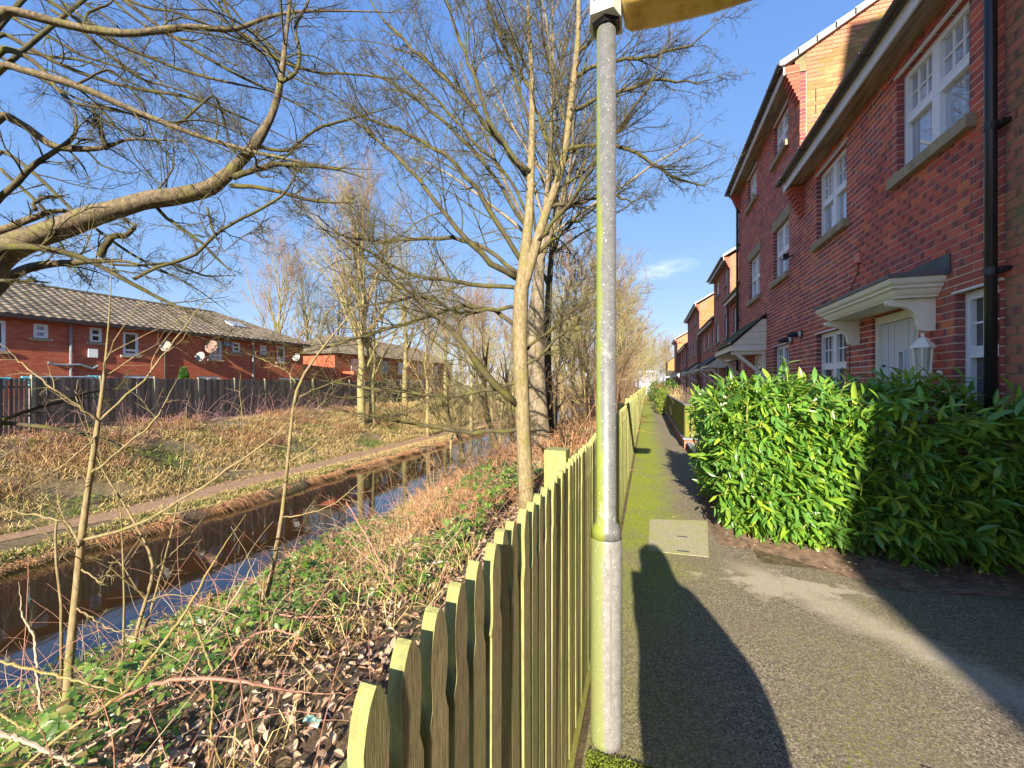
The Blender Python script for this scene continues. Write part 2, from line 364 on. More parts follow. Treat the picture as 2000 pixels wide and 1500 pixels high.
t.links.new(c, b.inputs['Base Color']); b.inputs['Roughness'].default_value = 0.9; b.inputs['Specular IOR Level'].default_value = .25
bump(t, b, math_(t, 'ADD', grit, math_(t, 'MULTIPLY', mid, 0.4)), 0.75, 0.006)
M['asphalt'] = m
MB().add([(-.245, -14, .004), (3.2, -14, .004), (3.2, 3.95, .004), (-.245, 3.95, .004)], [(0, 1, 2, 3)]).add([(-.245, 3.95, .004), (.90, 3.95, .004), (.86, 75, .004), (-.245, 75, .004)], [(0, 1, 2, 3)]).obj('path', m, kind='structure')
# gardens behind the planter walls and the soil bed under the hedge
sm = simple('dark_garden_soil', (0.27, 0.17, 0.11), 0.95, 0.4, 14, 0.8, col2=(0.08, 0.05, 0.032))
sb = MB(); nX, nY = 40, 34
gx, gy = np.meshgrid(np.linspace(0, 1, nX), np.linspace(0, 1, nY), indexing='ij')
X0 = .62 + gx * 2.04; Y0 = 3.72 + .10 * np.sin(gx * 9) + .55 * (1 - gx) ** 2 + gy * (6.6 - 3.72)
edge = np.minimum(np.minimum(gx * 6, (1 - gy) * 8 + .0), gy * 5).clip(0, 1)
Z0 = .008 + edge * (.07 + .025 * np.sin(X0 * 17) * np.cos(Y0 * 13) + .02 * G.random(X0.shape))
idx = np.arange(nX * nY).reshape(nX, nY)
sb.add(np.stack([X0, Y0, Z0], -1).reshape(-1, 3), np.stack([idx[:-1, :-1], idx[1:, :-1], idx[1:, 1:], idx[:-1, 1:]], -1).reshape(-1, 4))
sb.obj('soil_bed', sm, smooth=True, kind='structure')
MB().box(.93, 2.67, 6.7, 62, -.05, .12).obj('garden_ground', simple('garden_gravel', (0.20, 0.18, 0.16), 0.95, 0.5, 40, 0.6), kind='structure')
MB().beam((1.85, 3.74, .004), (2.67, 4.0, .004), .035, .035).obj('kerb', simple('dirty_kerb', (.26, .21, .14), .9, .3, 20, .3), kind='structure')

# ------------------------------------------------------------------ brickwork
ZV = np.array([0, 0, 1.0])
def brick_cells(S0, S1, Z0, Z1, openings, off=0.0, pitch=.225, hgt=.075, gap=.0125, clip=None):
    out = []
    k0 = int(round(Z0 / hgt)); k1 = int(round(Z1 / hgt))
    for k in range(k0, k1):
        z0, z1 = k * hgt, (k + 1) * hgt; zm = (z0 + z1) / 2
        segs = [(S0, S1)]
        if clip: segs = clip(zm)
        for (a, b_, c_, d_) in openings:
            if c_ < zm < d_:
                ns = []
                for s, e in segs:
                    if b_ <= s or a_ge(a, e): ns.append((s, e)); continue
                    if a > s: ns.append((s, a))
                    if b_ < e: ns.append((b_, e))
                segs = ns
        o_ = off + (k % 2) * pitch / 2
        for s, e in segs:
            j = math.floor((s - o_) / pitch)
            while o_ + j * pitch < e - .012:
                a0 = max(s, o_ + j * pitch + gap / 2); a1 = min(e, o_ + (j + 1) * pitch - gap / 2)
                if e - a1 < .065: a1 = e
                if a1 - a0 > .05 or a1 >= e: out.append((a0, a1, z0 + gap / 2, z1 - gap / 2))
                elif a0 == s: s_next = True; o2 = o_ + (j + 1) * pitch + gap / 2; out.append((a0, min(e, o_ + (j + 2) * pitch - gap / 2), z0 + gap / 2, z1 - gap / 2)); j += 1
                if a1 >= e: break
                j += 1
    return out
def a_ge(a, e): return a >= e

def bricks_to_mb(cells, o, a, n, depth=.10, rng=G, proud=.0):
    c = np.array(cells); K = len(c); o, a, n = [np.array(k, float) for k in (o, a, n)]
    j = np.clip(rng.normal(0, .0010, (K, 1)), -.0016, .003) + proud
    def pt(s, z, d): return o + s[:, None] * a + z[:, None] * ZV + d * n
    s0, s1, z0, z1 = c.T
    f = np.zeros((K, 1)) + j; bk = f - depth
    v = np.stack([pt(s0, z0, f), pt(s1, z0, f), pt(s1, z1, f), pt(s0, z1, f), pt(s0, z0, bk), pt(s1, z0, bk), pt(s1, z1, bk), pt(s0, z1, bk)], 1).reshape(-1, 3)
    fq = np.array([(0, 1, 2, 3), (4, 0, 3, 7), (1, 5, 6, 2), (3, 2, 6, 7), (4, 5, 1, 0)])
    q = (np.arange(K)[:, None, None] * 8 + fq).reshape(-1, 4)
    uvf = np.array([[(0, 0), (1, 0), (1, 1), (0, 1)], [(0, 0)] * 2 + [(0, 1)] * 2, [(1, 0)] * 2 + [(1, 1)] * 2, [(0, 1), (1, 1), (1, 1), (0, 1)], [(0, 0), (1, 0), (1, 0), (0, 0)]], float)
    uv = np.broadcast_to(uvf, (K, 5, 4, 2)).reshape(-1, 2)
    m = MB(); m.add(v, q, a=np.repeat(rng.random(K), 5), uv=uv); return m

def cells_minus(S0, S1, Z0, Z1, openings):
    ss = sorted({S0, S1, *[x for o_ in openings for x in o_[:2] if S0 < x < S1]}); zz = sorted({Z0, Z1, *[x for o_ in openings for x in o_[2:] if Z0 < x < Z1]})
    out = []
    for i in range(len(ss) - 1):
        for j in range(len(zz) - 1):
            sm_, zm = (ss[i] + ss[i+1]) / 2, (zz[j] + zz[j+1]) / 2
            if not any(a < sm_ < b_ and c_ < zm < d_ for a, b_, c_, d_ in openings): out.append((ss[i], ss[i+1], zz[j], zz[j+1]))
    return out

def local_mb(boxes, o, a, n):
    """boxes (s0,s1,z0,z1,d0,d1) in a wall's own axes; d is measured along the outward normal"""
    m = MB(); o, a, n = [np.array(k, float) for k in (o, a, n)]
    for s0, s1, z0, z1, d0, d1 in boxes:
        m.obox(o + (s0+s1)/2*a + (z0+z1)/2*ZV + (d0+d1)/2*n, a*(s1-s0)/2, n*(d1-d0)/2, ZV*(z1-z0)/2)
    return m

def window(parent, o, a, n, s0, s1, z0, z1, cols=2, transom=None, bars=(2, 1), rec=.07, glass='glass', sill=True, bars_low=False, head=True, lintel=False, fw=.055, simple_=False):
    """white casement window: frame > panes, glazing bars, sill"""
    B = []; w = (s1 - s0)
    B += [(s0, s0+fw, z0, z1, -rec-.05, -rec), (s1-fw, s1, z0, z1, -rec-.05, -rec), (s0+fw, s1-fw, z0, z0+fw, -rec-.05, -rec), (s0+fw, s1-fw, z1-fw, z1, -rec-.05, -rec)]
    edges = [s0 + fw] + [s0 + w * i / cols for i in range(1, cols)] + [s1 - fw]
    panes, gb = [], []
    for i in range(1, cols): x = s0 + w * i / cols; B.append((x-.035, x+.035, z0+fw, z1-fw, -rec-.05, -rec+.004))
    for i in range(cols):
        a0 = edges[i] + (.035 if i else 0); a1 = edges[i+1] - (.035 if i < cols - 1 else 0)
        lv = [z0+fw, z1-fw] if transom is None else [z0+fw, transom, z1-fw]
        if transom is not None: B.append((a0, a1, transom-.028, transom+.028, -rec-.05, -rec+.008))
        for j in range(len(lv)-1):
            b0 = lv[j] + (.028 if (transom is not None and j == 1) else 0); b1 = lv[j+1] - (.028 if (transom is not None and j == 0) else 0)
            # sash rim
            sh = .022
            B += [(a0, a0+sh, b0, b1, -rec-.04, -rec+.012), (a1-sh, a1, b0, b1, -rec-.04, -rec+.012), (a0+sh, a1-sh, b0, b0+sh, -rec-.04, -rec+.012), (a0+sh, a1-sh, b1-sh, b1, -rec-.04, -rec+.012)]
            panes.append((a0+sh, a1-sh, b0+sh, b1-sh))
            if bars and (j == len(lv)-2 or bars_low):
                nc, nr = bars
                for q in range(1, nc+1): x = a0+sh + (a1-a0-2*sh)*q/(nc+1); gb.append((x-.009, x+.009, b0+sh, b1-sh, -rec-.034, -rec-.018))
                for q in range(1, nr+1): z = b0+sh + (b1-b0-2*sh)*q/(nr+1); gb.append((a0+sh, a1-sh, z-.009, z+.009, -rec-.033, -rec-.017))
    fr = local_mb(B, o, a, n).obj('window', M['upvc'], parent)
    if True:
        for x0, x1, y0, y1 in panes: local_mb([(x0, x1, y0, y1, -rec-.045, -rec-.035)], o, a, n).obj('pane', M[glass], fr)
    if gb: local_mb(gb, o, a, n).obj('glazing_bar', M['upvc'], fr)
    if head: local_mb([(s0-.05, s1+.03, z1-.002, z1+.016, -.016, .016)], o, a, n).obj('head_trim', M['upvc'], fr)
    if sill: local_mb([(s0-.09, s1+.06, z0-.115, z0-.003, -rec-.05, .075)], o, a, n).obj('sill', M['stone'], fr)
    if lintel: local_mb([(s0-.09, s1+.09, z1+.003, z1+.20, -.1, .012)], o, a, n).obj('lintel', M['stone'], fr)
    return fr

AX, NX, SX = (0, 1, 0), (-1, 0, 0), (0, -1, 0)     # facade: s runs along +Y, faces -X
FXH = 2.673; FO = (FXH, 0, 0)

def strip_brick_layers(parent, o, a, n, S0, S1, Z0, Z1, openings, bands, mat='brick', off=0.0, single=None, mortar='mortar', clip=None, thick=.22, near_of=None):
    for c0 in [0]:
        mc = cells_minus(S0 + .009, S1, Z0, Z1, [(a_-.007, b_+.007, c_-.007, d_+.007) for a_, b_, c_, d_ in openings])
        local_mb([(s, e, z, w_, -thick, -.0028) for s, e, z, w_ in mc], o, a, n).obj('wall', M[mortar], parent)
    cells = brick_cells(S0, S1, Z0, Z1, openings, off, clip=clip)
    isb = lambda c: any(b0 < (c[2]+c[3])/2 < b1 for b0, b1 in bands)
    bc = [c for c in cells if isb(c)]; nc = [c for c in cells if not isb(c)]
    if bc: bricks_to_mb(bc, o, a, n, proud=.002).obj('band_course', M['band'], parent, kind='stuff')
    if single and nc:
        nc.sort(key=single); one, rest = nc[:300], nc[300:]
        # full bricks share one mesh, cut ones get their own
        shared = {}
        for (s0, s1, z0, z1) in one:
            w = round(s1 - s0, 2)
            if w not in shared: shared[w] = bricks_to_mb([(-(s1-s0)/2, (s1-s0)/2, -.0325, .0325)], (0, 0, 0), a, n).mesh('brick', M[mat])
            p_ = np.array(o) + (s0+s1)/2*np.array(a) + (z0+z1)/2*ZV + np.array(n) * max(-.001, R.gauss(0, .0010))
            link('brick', shared[w], parent, tuple(p_))
        nc = rest
    if nc: bricks_to_mb(nc, o, a, n).obj('brickwork', M[mat], parent, kind='stuff')

def gutter(parent, x, y0, y1, z, r=.058):
    g = MB(); k = 9
    pr = [(math.cos(math.pi + math.pi*i/(k-1))*r, math.sin(math.pi + math.pi*i/(k-1))*r) for i in range(k)]
    pi_ = [(p[0]*.9, p[1]*.9) for p in reversed(pr)]
    poly = pr + pi_
    o = np.array([x, 0, z])
    v = [(x+px, yy_, z+pz) for yy_ in (y0, y1) for px, pz in poly]; K = len(poly)
    g.add(v, [(i, (i+1) % K, K+(i+1) % K, K+i) for i in range(K)] + [(i, K-1-i, K-2-i, i+1) for i in range(k-1)] + [(K+i+1, 2*K-2-i, 2*K-1-i, K+i) for i in range(k-1)])
    ob = g.obj('gutter', M['gutter'], parent)
    j = MB(); yy_ = y0 + .7
    while yy_ < y1:
        v = [(x+px*1.14, q, z+pz*1.14+.002) for q in (yy_, yy_+.07) for px, pz in pr]
        v2 = [(x+px*1.0, q, z+pz*1.0+.002) for q in (yy_, yy_+.07) for px, pz in pr]
        j.add(v, [(i, i+1, k+i+1, k+i) for i in range(k-1)]); b0 = j.n
        j.add([v[i] for i in range(k)] + [v2[i] for i in range(k)], [(i+1, i, k+i, k+i+1) for i in range(k-1)])
        yy_ += 1.0
    if j.n: j.obj('gutter_joint', M['gutter'], ob)
    return ob

def downpipe(parent, x, y, z0, z1, xg, zg, r=.036):
    g = MB(); pts = [(xg, y, zg-.05), (xg, y, zg-.12), (x, y, z1), (x, y, z1-.08), (x, y, z0)]
    g.tube(pts, r, 12)
    o = g.obj('downpipe', M['black'], parent, smooth=True)
    z = z1 - .3
    while z > z0 + .2:
        MB().tube([(x, y, z-.03), (x, y, z+.03)], r*1.13, 12).box(x+r*.3, FXH-.001, y-.09, y+.09, z-.018, z+.018).obj('pipe_bracket', M['black'], o)
        z -= 1.15
    return o

def roof_pair(parent, X0, Z0_, Y0, Y1, pitch=30, run=4.6, mat='slate', tilegeo=True, name='roof'):
    """front and back slopes with courses of tiles (lapped strips)"""
    tp = math.tan(math.radians(pitch)); zr = Z0_ + run * tp
    m_ = MB()
    nrow = int(run / math.cos(math.radians(pitch)) / .30)
    for side in (0, 1):
        for i in range(nrow + 1):
            a0 = i * run / nrow; a1 = min(run, a0 + run / nrow * 1.15)
            for (c0, c1) in [(Y0, Y1)]:
                x0 = X0 + a0; z0 = Z0_ + a0*tp + .035; x1 = X0 + a1; z1 = Z0_ + a1*tp + .008
                if a0 >= run: continue
                if side: x0, x1 = X0 + 2*run - a0, X0 + 2*run - a1
                v = [(x0, c0, z0), (x0, c1, z0), (x1, c1, z1), (x1, c0, z1), (x0, c0, z0-.03), (x0, c1, z0-.03), (x1, c1, z1-.02), (x1, c0, z1-.02)]
                m_.add(v, [(0,1,2,3), (4,5,1,0), (7,3,2,6), (0,3,7,4), (1,5,6,2), (4,7,6,5)], a=R.random())
    o = m_.obj(name, M[mat], parent)
    MB().tube([(X0+run, Y0, zr+.03), (X0+run, Y1, zr+.03)], .1, 8).obj('ridge_tile', M[mat], o)
    return zr

def corbel(parent, y0, y1, ztop, n=6, step=.035, xf=FXH, mat='band'):
    c = MB()
    for i in range(n):
        z1 = ztop - i*.075; d = step * (n - i)
        c.box(xf - d, xf - .001, y0 + .012*i*0, y1, z1-.068, z1, a=R.random())
    return c.obj('corbel', M[mat], parent)

# ---- the nearest two-storey house ----
HY0, HY1 = -17.0, 8.93
H1 = thing('brick_house', 'two-storey brick house nearest the camera, with flat cream canopy over its pale front door', 'house', (FXH + 4, 3, 0), group='houses along the path')
def put(parent_loc):  # children are built in world coordinates, so undo the parent's offset
    return Matrix.Translation(parent_loc).inverted()
ops = [(4.69, 5.80, 3.825, 4.95), (7.05, 8.14, 3.825, 4.95), (4.37, 4.86, 1.05, 2.325), (5.40, 6.34, .15, 2.325), (7.05, 8.14, 1.05, 2.325), (-.5, .6, 3.825, 4.95), (-3.2, -2.1, 3.825, 4.95), (-.5, .6, 1.05, 2.325)]
strip_brick_layers(H1, FO, AX, NX, 4.31, HY1, 0, 5.1, ops, [(2.325, 2.55)], 'brick', off=.03,
                   single=lambda c: (c[0] + .0) * 1.0 + abs(c[2] - 3.0) * .55 if c[2] > 1.45 else 99)
strip_brick_layers(H1, FO, AX, NX, HY0, 4.31, 0, 5.1, ops, [(2.325, 2.55)], 'brick_moss', off=.03, mortar='mortar_moss')
window(H1, FO, AX, NX, *ops[0], transom=4.42); window(H1, FO, AX, NX, *ops[1], transom=4.42)
window(H1, FO, AX, NX, *ops[2], cols=1, transom=1.78, glass='glass_dark', sill=False); window(H1, FO, AX, NX, *ops[4], transom=1.78, glass='glass_dark')
for o_ in ops[5:]: window(H1, FO, AX, NX, *o_, transom=o_[2] + .6, simple_=True)
# eaves: soffit, fascia, gutter
MB().box(2.43, FXH+.1, HY0, HY1, 5.09, 5.105).obj('soffit', M['soffit'], H1)
MB().box(2.405, 2.429, HY0, HY1, 5.075, 5.26).obj('fascia', M['upvc'], H1)
gutter(H1, 2.345, HY0, HY1+.09, 5.262)
MB().box(FXH-.002, FXH+.2, HY0, HY1, 5.106, 5.30).obj('wall_plate', M['mortar'], H1)
roof_pair(H1, 2.36, 5.27, HY0, HY1-.01)
corbel(H1, 8.70, 8.93, 5.07, 7, .032)
downpipe(H1, 2.60, 4.33, 0, 5.0, 2.345, 5.262, r=.037)
# dark sheet behind the panes, coloured as the darkness of unlit rooms
MB().box(FXH+.24, FXH+.26, HY0, HY1, 0, 5.1).obj('dark_room_sheet', simple('room_dark', (0.05, 0.05, 0.055), 0.9, 0, 3, 0), H1)

# front door with its narrow glass slot
dm = simple('pale_grey_painted_door', (0.66, 0.70, 0.76), 0.4, 0.05, 4, 0.05)
fr = local_mb([(5.40, 5.465, .15, 2.32, -.12, -.03), (6.275, 6.34, .15, 2.32, -.12, -.03), (5.465, 6.275, 2.225, 2.32, -.12, -.03)], FO, AX, NX).obj('door_frame', M['cream'], H1)
dd = MB(); 
for s, e, z, w_ in cells_minus(5.468, 6.272, .17, 2.222, [(5.80, 5.885, .9, 1.86)]): pass
dr = local_mb([(s, e, z, w_, -.115, -.07) for s, e, z, w_ in cells_minus(5.468, 6.272, .17, 2.222, [(5.80, 5.885, .7, 1.86)])], FO, AX, NX).obj('door', dm, H1)
local_mb([(s-.0, s+.006, .2, 2.2, -.0695, -.0675) for s in (5.60, 5.72, 6.0, 6.12)], FO, AX, NX).obj('groove', simple('door_groove', (0.42, 0.45, 0.5), .6, 0, 3, 0), dr)
local_mb([(5.80, 5.885, .7, 1.86, -.11, -.10)], FO, AX, NX).obj('pane', M['glass_dark'], dr)
local_mb([(5.775, 5.80, .68, 1.885, -.07, -.055), (5.885, 5.91, .68, 1.885, -.07, -.055), (5.80, 5.885, 1.86, 1.885, -.07, -.055)], FO, AX, NX).obj('pane_trim', dm, dr)
kn = MB()
for z in (1.60, 1.72): kn.tube([(FXH+.07, 6.21, z), (FXH+.045, 6.21, z)], .014, 10)
kn.obj('lock', M['black'], dr)
# canopy: moulded cream top with lead flat, two scrolled brackets
CY0, CY1, CXF = 4.98, 6.86, 2.24
cp = MB()
prof = [(0, 2.345), (.03, 2.345), (.03, 2.372), (.005, 2.376), (-.012, 2.40), (-.02, 2.425), (-.05, 2.435), (-.05, 2.46), (-.075, 2.475), (-.085, 2.50), (-.085, 2.53), (0, 2.53)]
prev = None
for dx, z in prof:
    e = -dx
    ring = [(FXH, CY0 + .085 - e*1 - .0, z), (CXF + .085 - e, CY0 + .085 - e, z), (CXF + .085 - e, CY1 - .085 + e, z), (FXH, CY1 - .085 + e, z)]
    if prev is not None:
        cp.add(prev + ring, [(0, 1, 5, 4), (1, 2, 6, 5), (2, 3, 7, 6)])
    prev = ring
cp.add([(FXH, CY0+.11, 2.347), (CXF+.11, CY0+.11, 2.347), (CXF+.11, CY1-.11, 2.347), (FXH, CY1-.11, 2.347)], [(0, 3, 2, 1)])
can = cp.obj('door_canopy', M['cream'], H1)
lp = MB(); lp.add([(CXF-.02, CY0-.02, 2.532), (CXF-.02, CY1+.02, 2.532), (FXH, CY1+.02, 2.532), (FXH, CY0-.02, 2.532), (CXF-.02, CY0-.02, 2.565), (CXF-.02, CY1+.02, 2.565), (FXH, CY1+.02, 2.60), (FXH, CY0-.02, 2.60)],
                 [(0, 1, 5, 4), (3, 0, 4, 7), (1, 2, 6, 5), (4, 5, 6, 7), (0, 3, 2, 1)])
lp.obj('lead_top', M['lead'], can)
fl = MB(); fl.prism([(4.90, 2.525), (4.92, 2.72), (6.25, 2.70), (6.9, 2.60), (6.9, 2.56)], (FXH-.012, 0, 0), (0, 1, 0), (0, 0, 1), (-1, 0, 0), .006)
fl.obj('flashing', simple('dark_flashing', (0.10, 0.12, 0.12), 0.7, 0.2, 5, 0.1), can)
for yb in (5.13, 6.66):
    arc = [(0, 2.343), (-.36, 2.343), (-.385, 2.335), (-.39, 2.31), (-.37, 2.285), (-.33, 2.275), (-.27, 2.27), (-.21, 2.245), (-.165, 2.20), (-.14, 2.14), (-.13, 2.07), (-.12, 2.035), (-.09, 2.02), (0, 2.02)]
    MB().prism([(p[0], p[1]) for p in reversed(arc)], (FXH, yb, 0), (1, 0, 0), (0, 0, 1), (0, 1, 0), .06).obj('bracket', M['cream'], can)
# wall lantern beside the door
LX, LY, LZ = 2.52, 5.03, 1.66
lan = MB().tube([(FXH-.002, LY+.03, LZ-.06), (FXH-.02, LY+.03, LZ-.06)], .035, 12).tube([(FXH-.02, LY+.03, LZ-.06), (LX, LY, LZ-.10)], .012, 8).obj('wall_lantern', M['cream'], H1, smooth=True, label='cream six-sided lantern between the door and the narrow window')
cg = simple('frosted_lantern_glass', (0.5, 0.49, 0.44), 0.25, 0.1, 20, 0)
MB().tube([(LX, LY, LZ-.03), (LX, LY, LZ+.185)], [.058, .07], 6).obj('lantern_glass', cg, lan)
rib = MB()
for i in range(6):
    a_ = i*math.pi/3; ca, sa = math.cos(a_), math.sin(a_)
    rib.tube([(LX+.062*ca, LY+.062*sa, LZ-.04), (LX+.075*ca, LY+.075*sa, LZ+.19)], .008, 5)
rib.lathe([(.003, -.16), (.010, -.155), (.012, -.135), (.006, -.12), (.03, -.10), (.06, -.085), (.066, -.06), (.07, -.05), (.066, -.035)], (LX, LY, LZ), 12)
rib.lathe([(.095, .185), (.092, .20), (.075, .225), (.055, .245), (.048, .27), (.03, .285), (.012, .295), (.016, .31), (.012, .325), (.003, .33)], (LX, LY, LZ), 6)
rib.obj('lantern_cage', M['cream'], lan)
# small fittings on the wall
local_mb([(7.78, 7.92, 2.63, 2.81, 0, .03)], FO, AX, NX).obj('air_vent', simple('terracotta_vent', (0.22, 0.09, 0.06), .8, .2, 8, .1), H1)
MB().tube([(FXH-.03, 7.85, 2.72), (FXH-.055, 7.85, 2.72)], .045, 12).obj('vent_outlet', M['black'], H1)
al = MB(); al.tube([(FXH-.002, 6.64, 3.13), (FXH-.05, 6.64, 3.13)], .03, 10); al.tube([(FXH-.03, 6.64, 3.10), (FXH-.03, 6.64, 3.20), (FXH-.02, 6.64, 3.24)], [.045, .04, .01], 8)
al.obj('wall_sensor', simple('faded_salmon_plastic', (0.75, 0.25, 0.18), .5, .1, 8, 0), H1)
MB().tube([(FXH-.012, 6.66, 3.10), (FXH-.012, 6.70, 2.98), (FXH-.012, 6.86, 2.85), (FXH-.012, 6.90, 2.62), (FXH-.012, 6.92, 2.4), (FXH-.012, 6.94, .6)], .006, 5).obj('cable', M['black'], H1)
for yf, zf in ((8.86, 2.41), (9.40, 2.36)):
    f_ = MB().tube([(FXH-.001, yf, zf), (FXH-.02, yf, zf)], .085, 16).obj('boiler_flue', M['black'], H1 if yf < 8.9 else H1, smooth=False)
    MB().tube([(FXH-.021, yf, zf), (FXH-.06, yf, zf)], .052, 14).obj('flue_collar', M['upvc'], f_)
    MB().tube([(FXH-.061, yf, zf), (FXH-.16, yf+.02, zf), (FXH-.21, yf+.05, zf-.01)], [.05, .05, .028], 14).obj('flue_terminal', M['black'], f_)

# ---- the three-storey house next to it ----
A2, B2 = 8.94, 14.35
H2 = thing('brick_house', 'three-storey brick house, second along the path, with sunlit side gable and mossy tiled porch', 'house', (FXH + 4, 11, 0), group='houses along the path')
ops2 = [(9.62, 10.60, 6.375, 7.20), (12.15, 13.1, 6.375, 7.20), (9.56, 10.62, 3.75, 4.87), (11.80, 12.95, 3.75, 4.87), (9.58, 10.62, 1.05, 2.325), (11.55, 12.5, .15, 2.25)]
strip_brick_layers(H2, FO, AX, NX, A2, B2, 0, 7.275, ops2, [(2.325, 2.55), (6.15, 6.30)], 'brick', off=.07)
for i, o_ in enumerate(ops2[:5]):
    window(H2, FO, AX, NX, *o_, transom=o_[2] + (o_[3]-o_[2])*.5, glass='glass' if i < 4 else 'glass_dark', sill=i < 4, lintel=i in (2, 3), head=i not in (2, 3))
MB().box(FXH+.24, FXH+.26, A2, B2, 0, 7.2).obj('dark_room_sheet', bpy.data.materials['room_dark'], H2)  # same dark sheet, room darkness put into its colour
MB().box(2.43, FXH+.1, A2-.02, B2+.02, 7.265, 7.28).obj('soffit', M['soffit'], H2)
MB().box(2.405, 2.429, A2-.02, B2+.02, 7.255, 7.43).obj('fascia', M['upvc'], H2)
gutter(H2, 2.345, A2-.12, B2+.12, 7.435)
roof_pair(H2, 2.36, 7.44, A2-.05, B2+.05, run=4.6)
GA, GN = (1, 0, 0), (0, -1, 0); GO = (0, A2, 0); TP = math.tan(math.radians(30))
zr = lambda x: 7.44 + (x - 2.36) * TP
def gclip(zm):
    xl = FXH if zm < 7.44 else 2.36 + (zm - 7.44)/TP + .22
    return [(xl, 11.2)] if xl < 6.9 else []
# gable above the neighbour's roof
gc = brick_cells(FXH+.11, 9.9, 5.1, 9.9, [], .03, clip=lambda zm: [(max(FXH+.108, 2.36 + max(0, zm+.03-7.44)/TP), min(9.9, 11.56 - max(0, zm-7.25)/TP))])
gb_ = lambda c: (6.30 < (c[2]+c[3])/2 < 6.45) 
gq = lambda c: (c[2] > 6.99 and c[1] < 3.15 - 0)
vz = lambda c: (c[2]+c[3])/2 > zr((c[0]+c[1])/2) - .38
bc = [c for c in gc if gb_(c) or gq(c) or vz(c)]; nc = [c for c in gc if not (gb_(c) or gq(c) or vz(c))]
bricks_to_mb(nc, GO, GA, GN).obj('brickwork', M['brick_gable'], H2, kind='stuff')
M['band_sun'] = brick_mat('smooth_pink_brick_sunlit', [(0.50, 0.19, 0.11), (0.46, 0.17, 0.10), (0.54, 0.22, 0.13)], dark_ends=False)  # lighter copy of the band brick, gable sunlight put into its colour
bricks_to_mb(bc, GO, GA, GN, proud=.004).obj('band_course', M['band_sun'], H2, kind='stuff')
gm = MB(); gm.prism([(FXH+.11, 5.1), (FXH+.11, 7.25), (2.6, 7.25), (2.6, 7.50), (6.96, 9.9), (11.2, 7.43), (11.2, 5.1)][::-1], (0, A2+.004, 0), (1, 0, 0), (0, 0, 1), (0, 1, 0), .2)
gm.obj('gable_wall', M['mortar_moss'], H2)
corbel(H2, A2-.005, A2+.23, 7.42, 9, .030, mat='band'); corbel(H2, B2-.23, B2+.005, 7.42, 9, .030)
# verge units
for i in range(17):
    x0 = 2.33 + i*.29; x1 = x0 + .30
    if x1 > 6.96: break
    z0, z1 = zr(x0)+.03, zr(x1)+.03; v = []
    MB().prism([(x0, z0-.085), (x1+.012, z1-.085), (x1+.012, z1+.035), (x0, z0+.045)], (0, A2-.075, 0), (1, 0, 0), (0, 0, 1), (0, 1, 0), .15).obj('verge_unit', M['verge'], H2)
downpipe(H2, 2.61, 14.22, 0, 7.2, 2.345, 7.435, r=.036)
# lean-to porch
PY0, PY1, PX = 11.2, 13.72, 1.92
PZT, PZB = 3.13, 2.42
po = MB().box(PX, FXH-.001, PY0+.02, PY1-.02, 2.29, 2.305).box(PX, PX+.03, PY0, PY1, 2.29, 2.44).obj('porch', M['cream'], H2)
for i in range(5):
    z0 = 2.30 + i*.15; z1 = min(z0 + .143, 3.05)
    for yy0 in (PY0, PY1-.022):
        xa = lambda z: PX + (z - 2.42)/(PZT-PZB)*(FXH-PX) if z > 2.42 else PX+.031
        MB().prism([(xa(z0)+.0, z0), (FXH-.002, z0), (FXH-.002, z1), (min(xa(z1), FXH-.01), z1)], (0, yy0, 0), (1, 0, 0), (0, 0, 1), (0, 1, 0), .022).obj('cladding_board', M['cream'], po)
n_ = 6
for i in range(n_):
    f0, f1 = i/n_, min(1, (i+1.15)/n_)
    for j in range(9):
        y0 = PY0-.05 + j*(PY1-PY0+.1)/9; y1 = y0 + (PY1-PY0+.1)/9 - .006
        x0, x1 = PX-.06+(FXH-PX+.06)*f0, PX-.06+(FXH-PX+.06)*f1; z0, z1 = 2.43+.72*f0, 2.43+.72*f1
        MB().add([(x0, y0, z0+.05), (x0, y1, z0+.05), (x1, y1, z1+.028), (x1, y0, z1+.028), (x0, y0, z0+.02), (x0, y1, z0+.02), (x1, y1, z1), (x1, y0, z1)],
                 [(0,1,2,3)[::-1], (4,5,1,0)[::-1], (0,3,7,4)[::-1], (1,5,6,2)[::-1], (4,7,6,5)[::-1]], a=R.random()).obj('roof_tile', M['slate'] if j < 1 else M['slate_moss'], po)
for yb in (PY0+.10, PY1-.16):
    bq = MB().beam((FXH-.03, yb, 1.68), (PX+.10, yb, 2.27), .06, .07).box(FXH-.07, FXH-.001, yb-.035, yb+.035, 1.45, 2.288).box(PX+.03, FXH-.07, yb-.034, yb+.034, 2.215, 2.288)
    bq.obj('brace', M['cream'], po)
d2 = local_mb([(11.55, 11.62, .15, 2.25, -.13, -.03), (12.43, 12.5, .15, 2.25, -.13, -.03), (11.62, 12.43, 2.17, 2.25, -.13, -.03), (11.62, 12.43, .15, 2.17, -.12, -.07)], FO, AX, NX).obj('door', M['upvc'], H2)
local_mb([(11.80, 12.25, 1.2, 2.0, -.069, -.064)], FO, AX, NX).obj('pane', M['glass_dark'], d2)
fll = MB().box(FXH-.17, FXH-.08, 9.28, 9.42, 3.93, 4.03).beam((FXH-.09, 9.35, 3.98), (FXH-.001, 9.3, 3.98), .02, .02).obj('floodlight', M['black'], H2)
MB().box(FXH-.174, FXH-.171, 9.30, 9.40, 3.945, 4.015).obj('floodlight_glass', M['glass_dark'], fll)
local_mb([(9.10, 9.24, 5.45, 5.6, 0, .015)], FO, AX, NX).obj('air_vent', M['black'], H2)

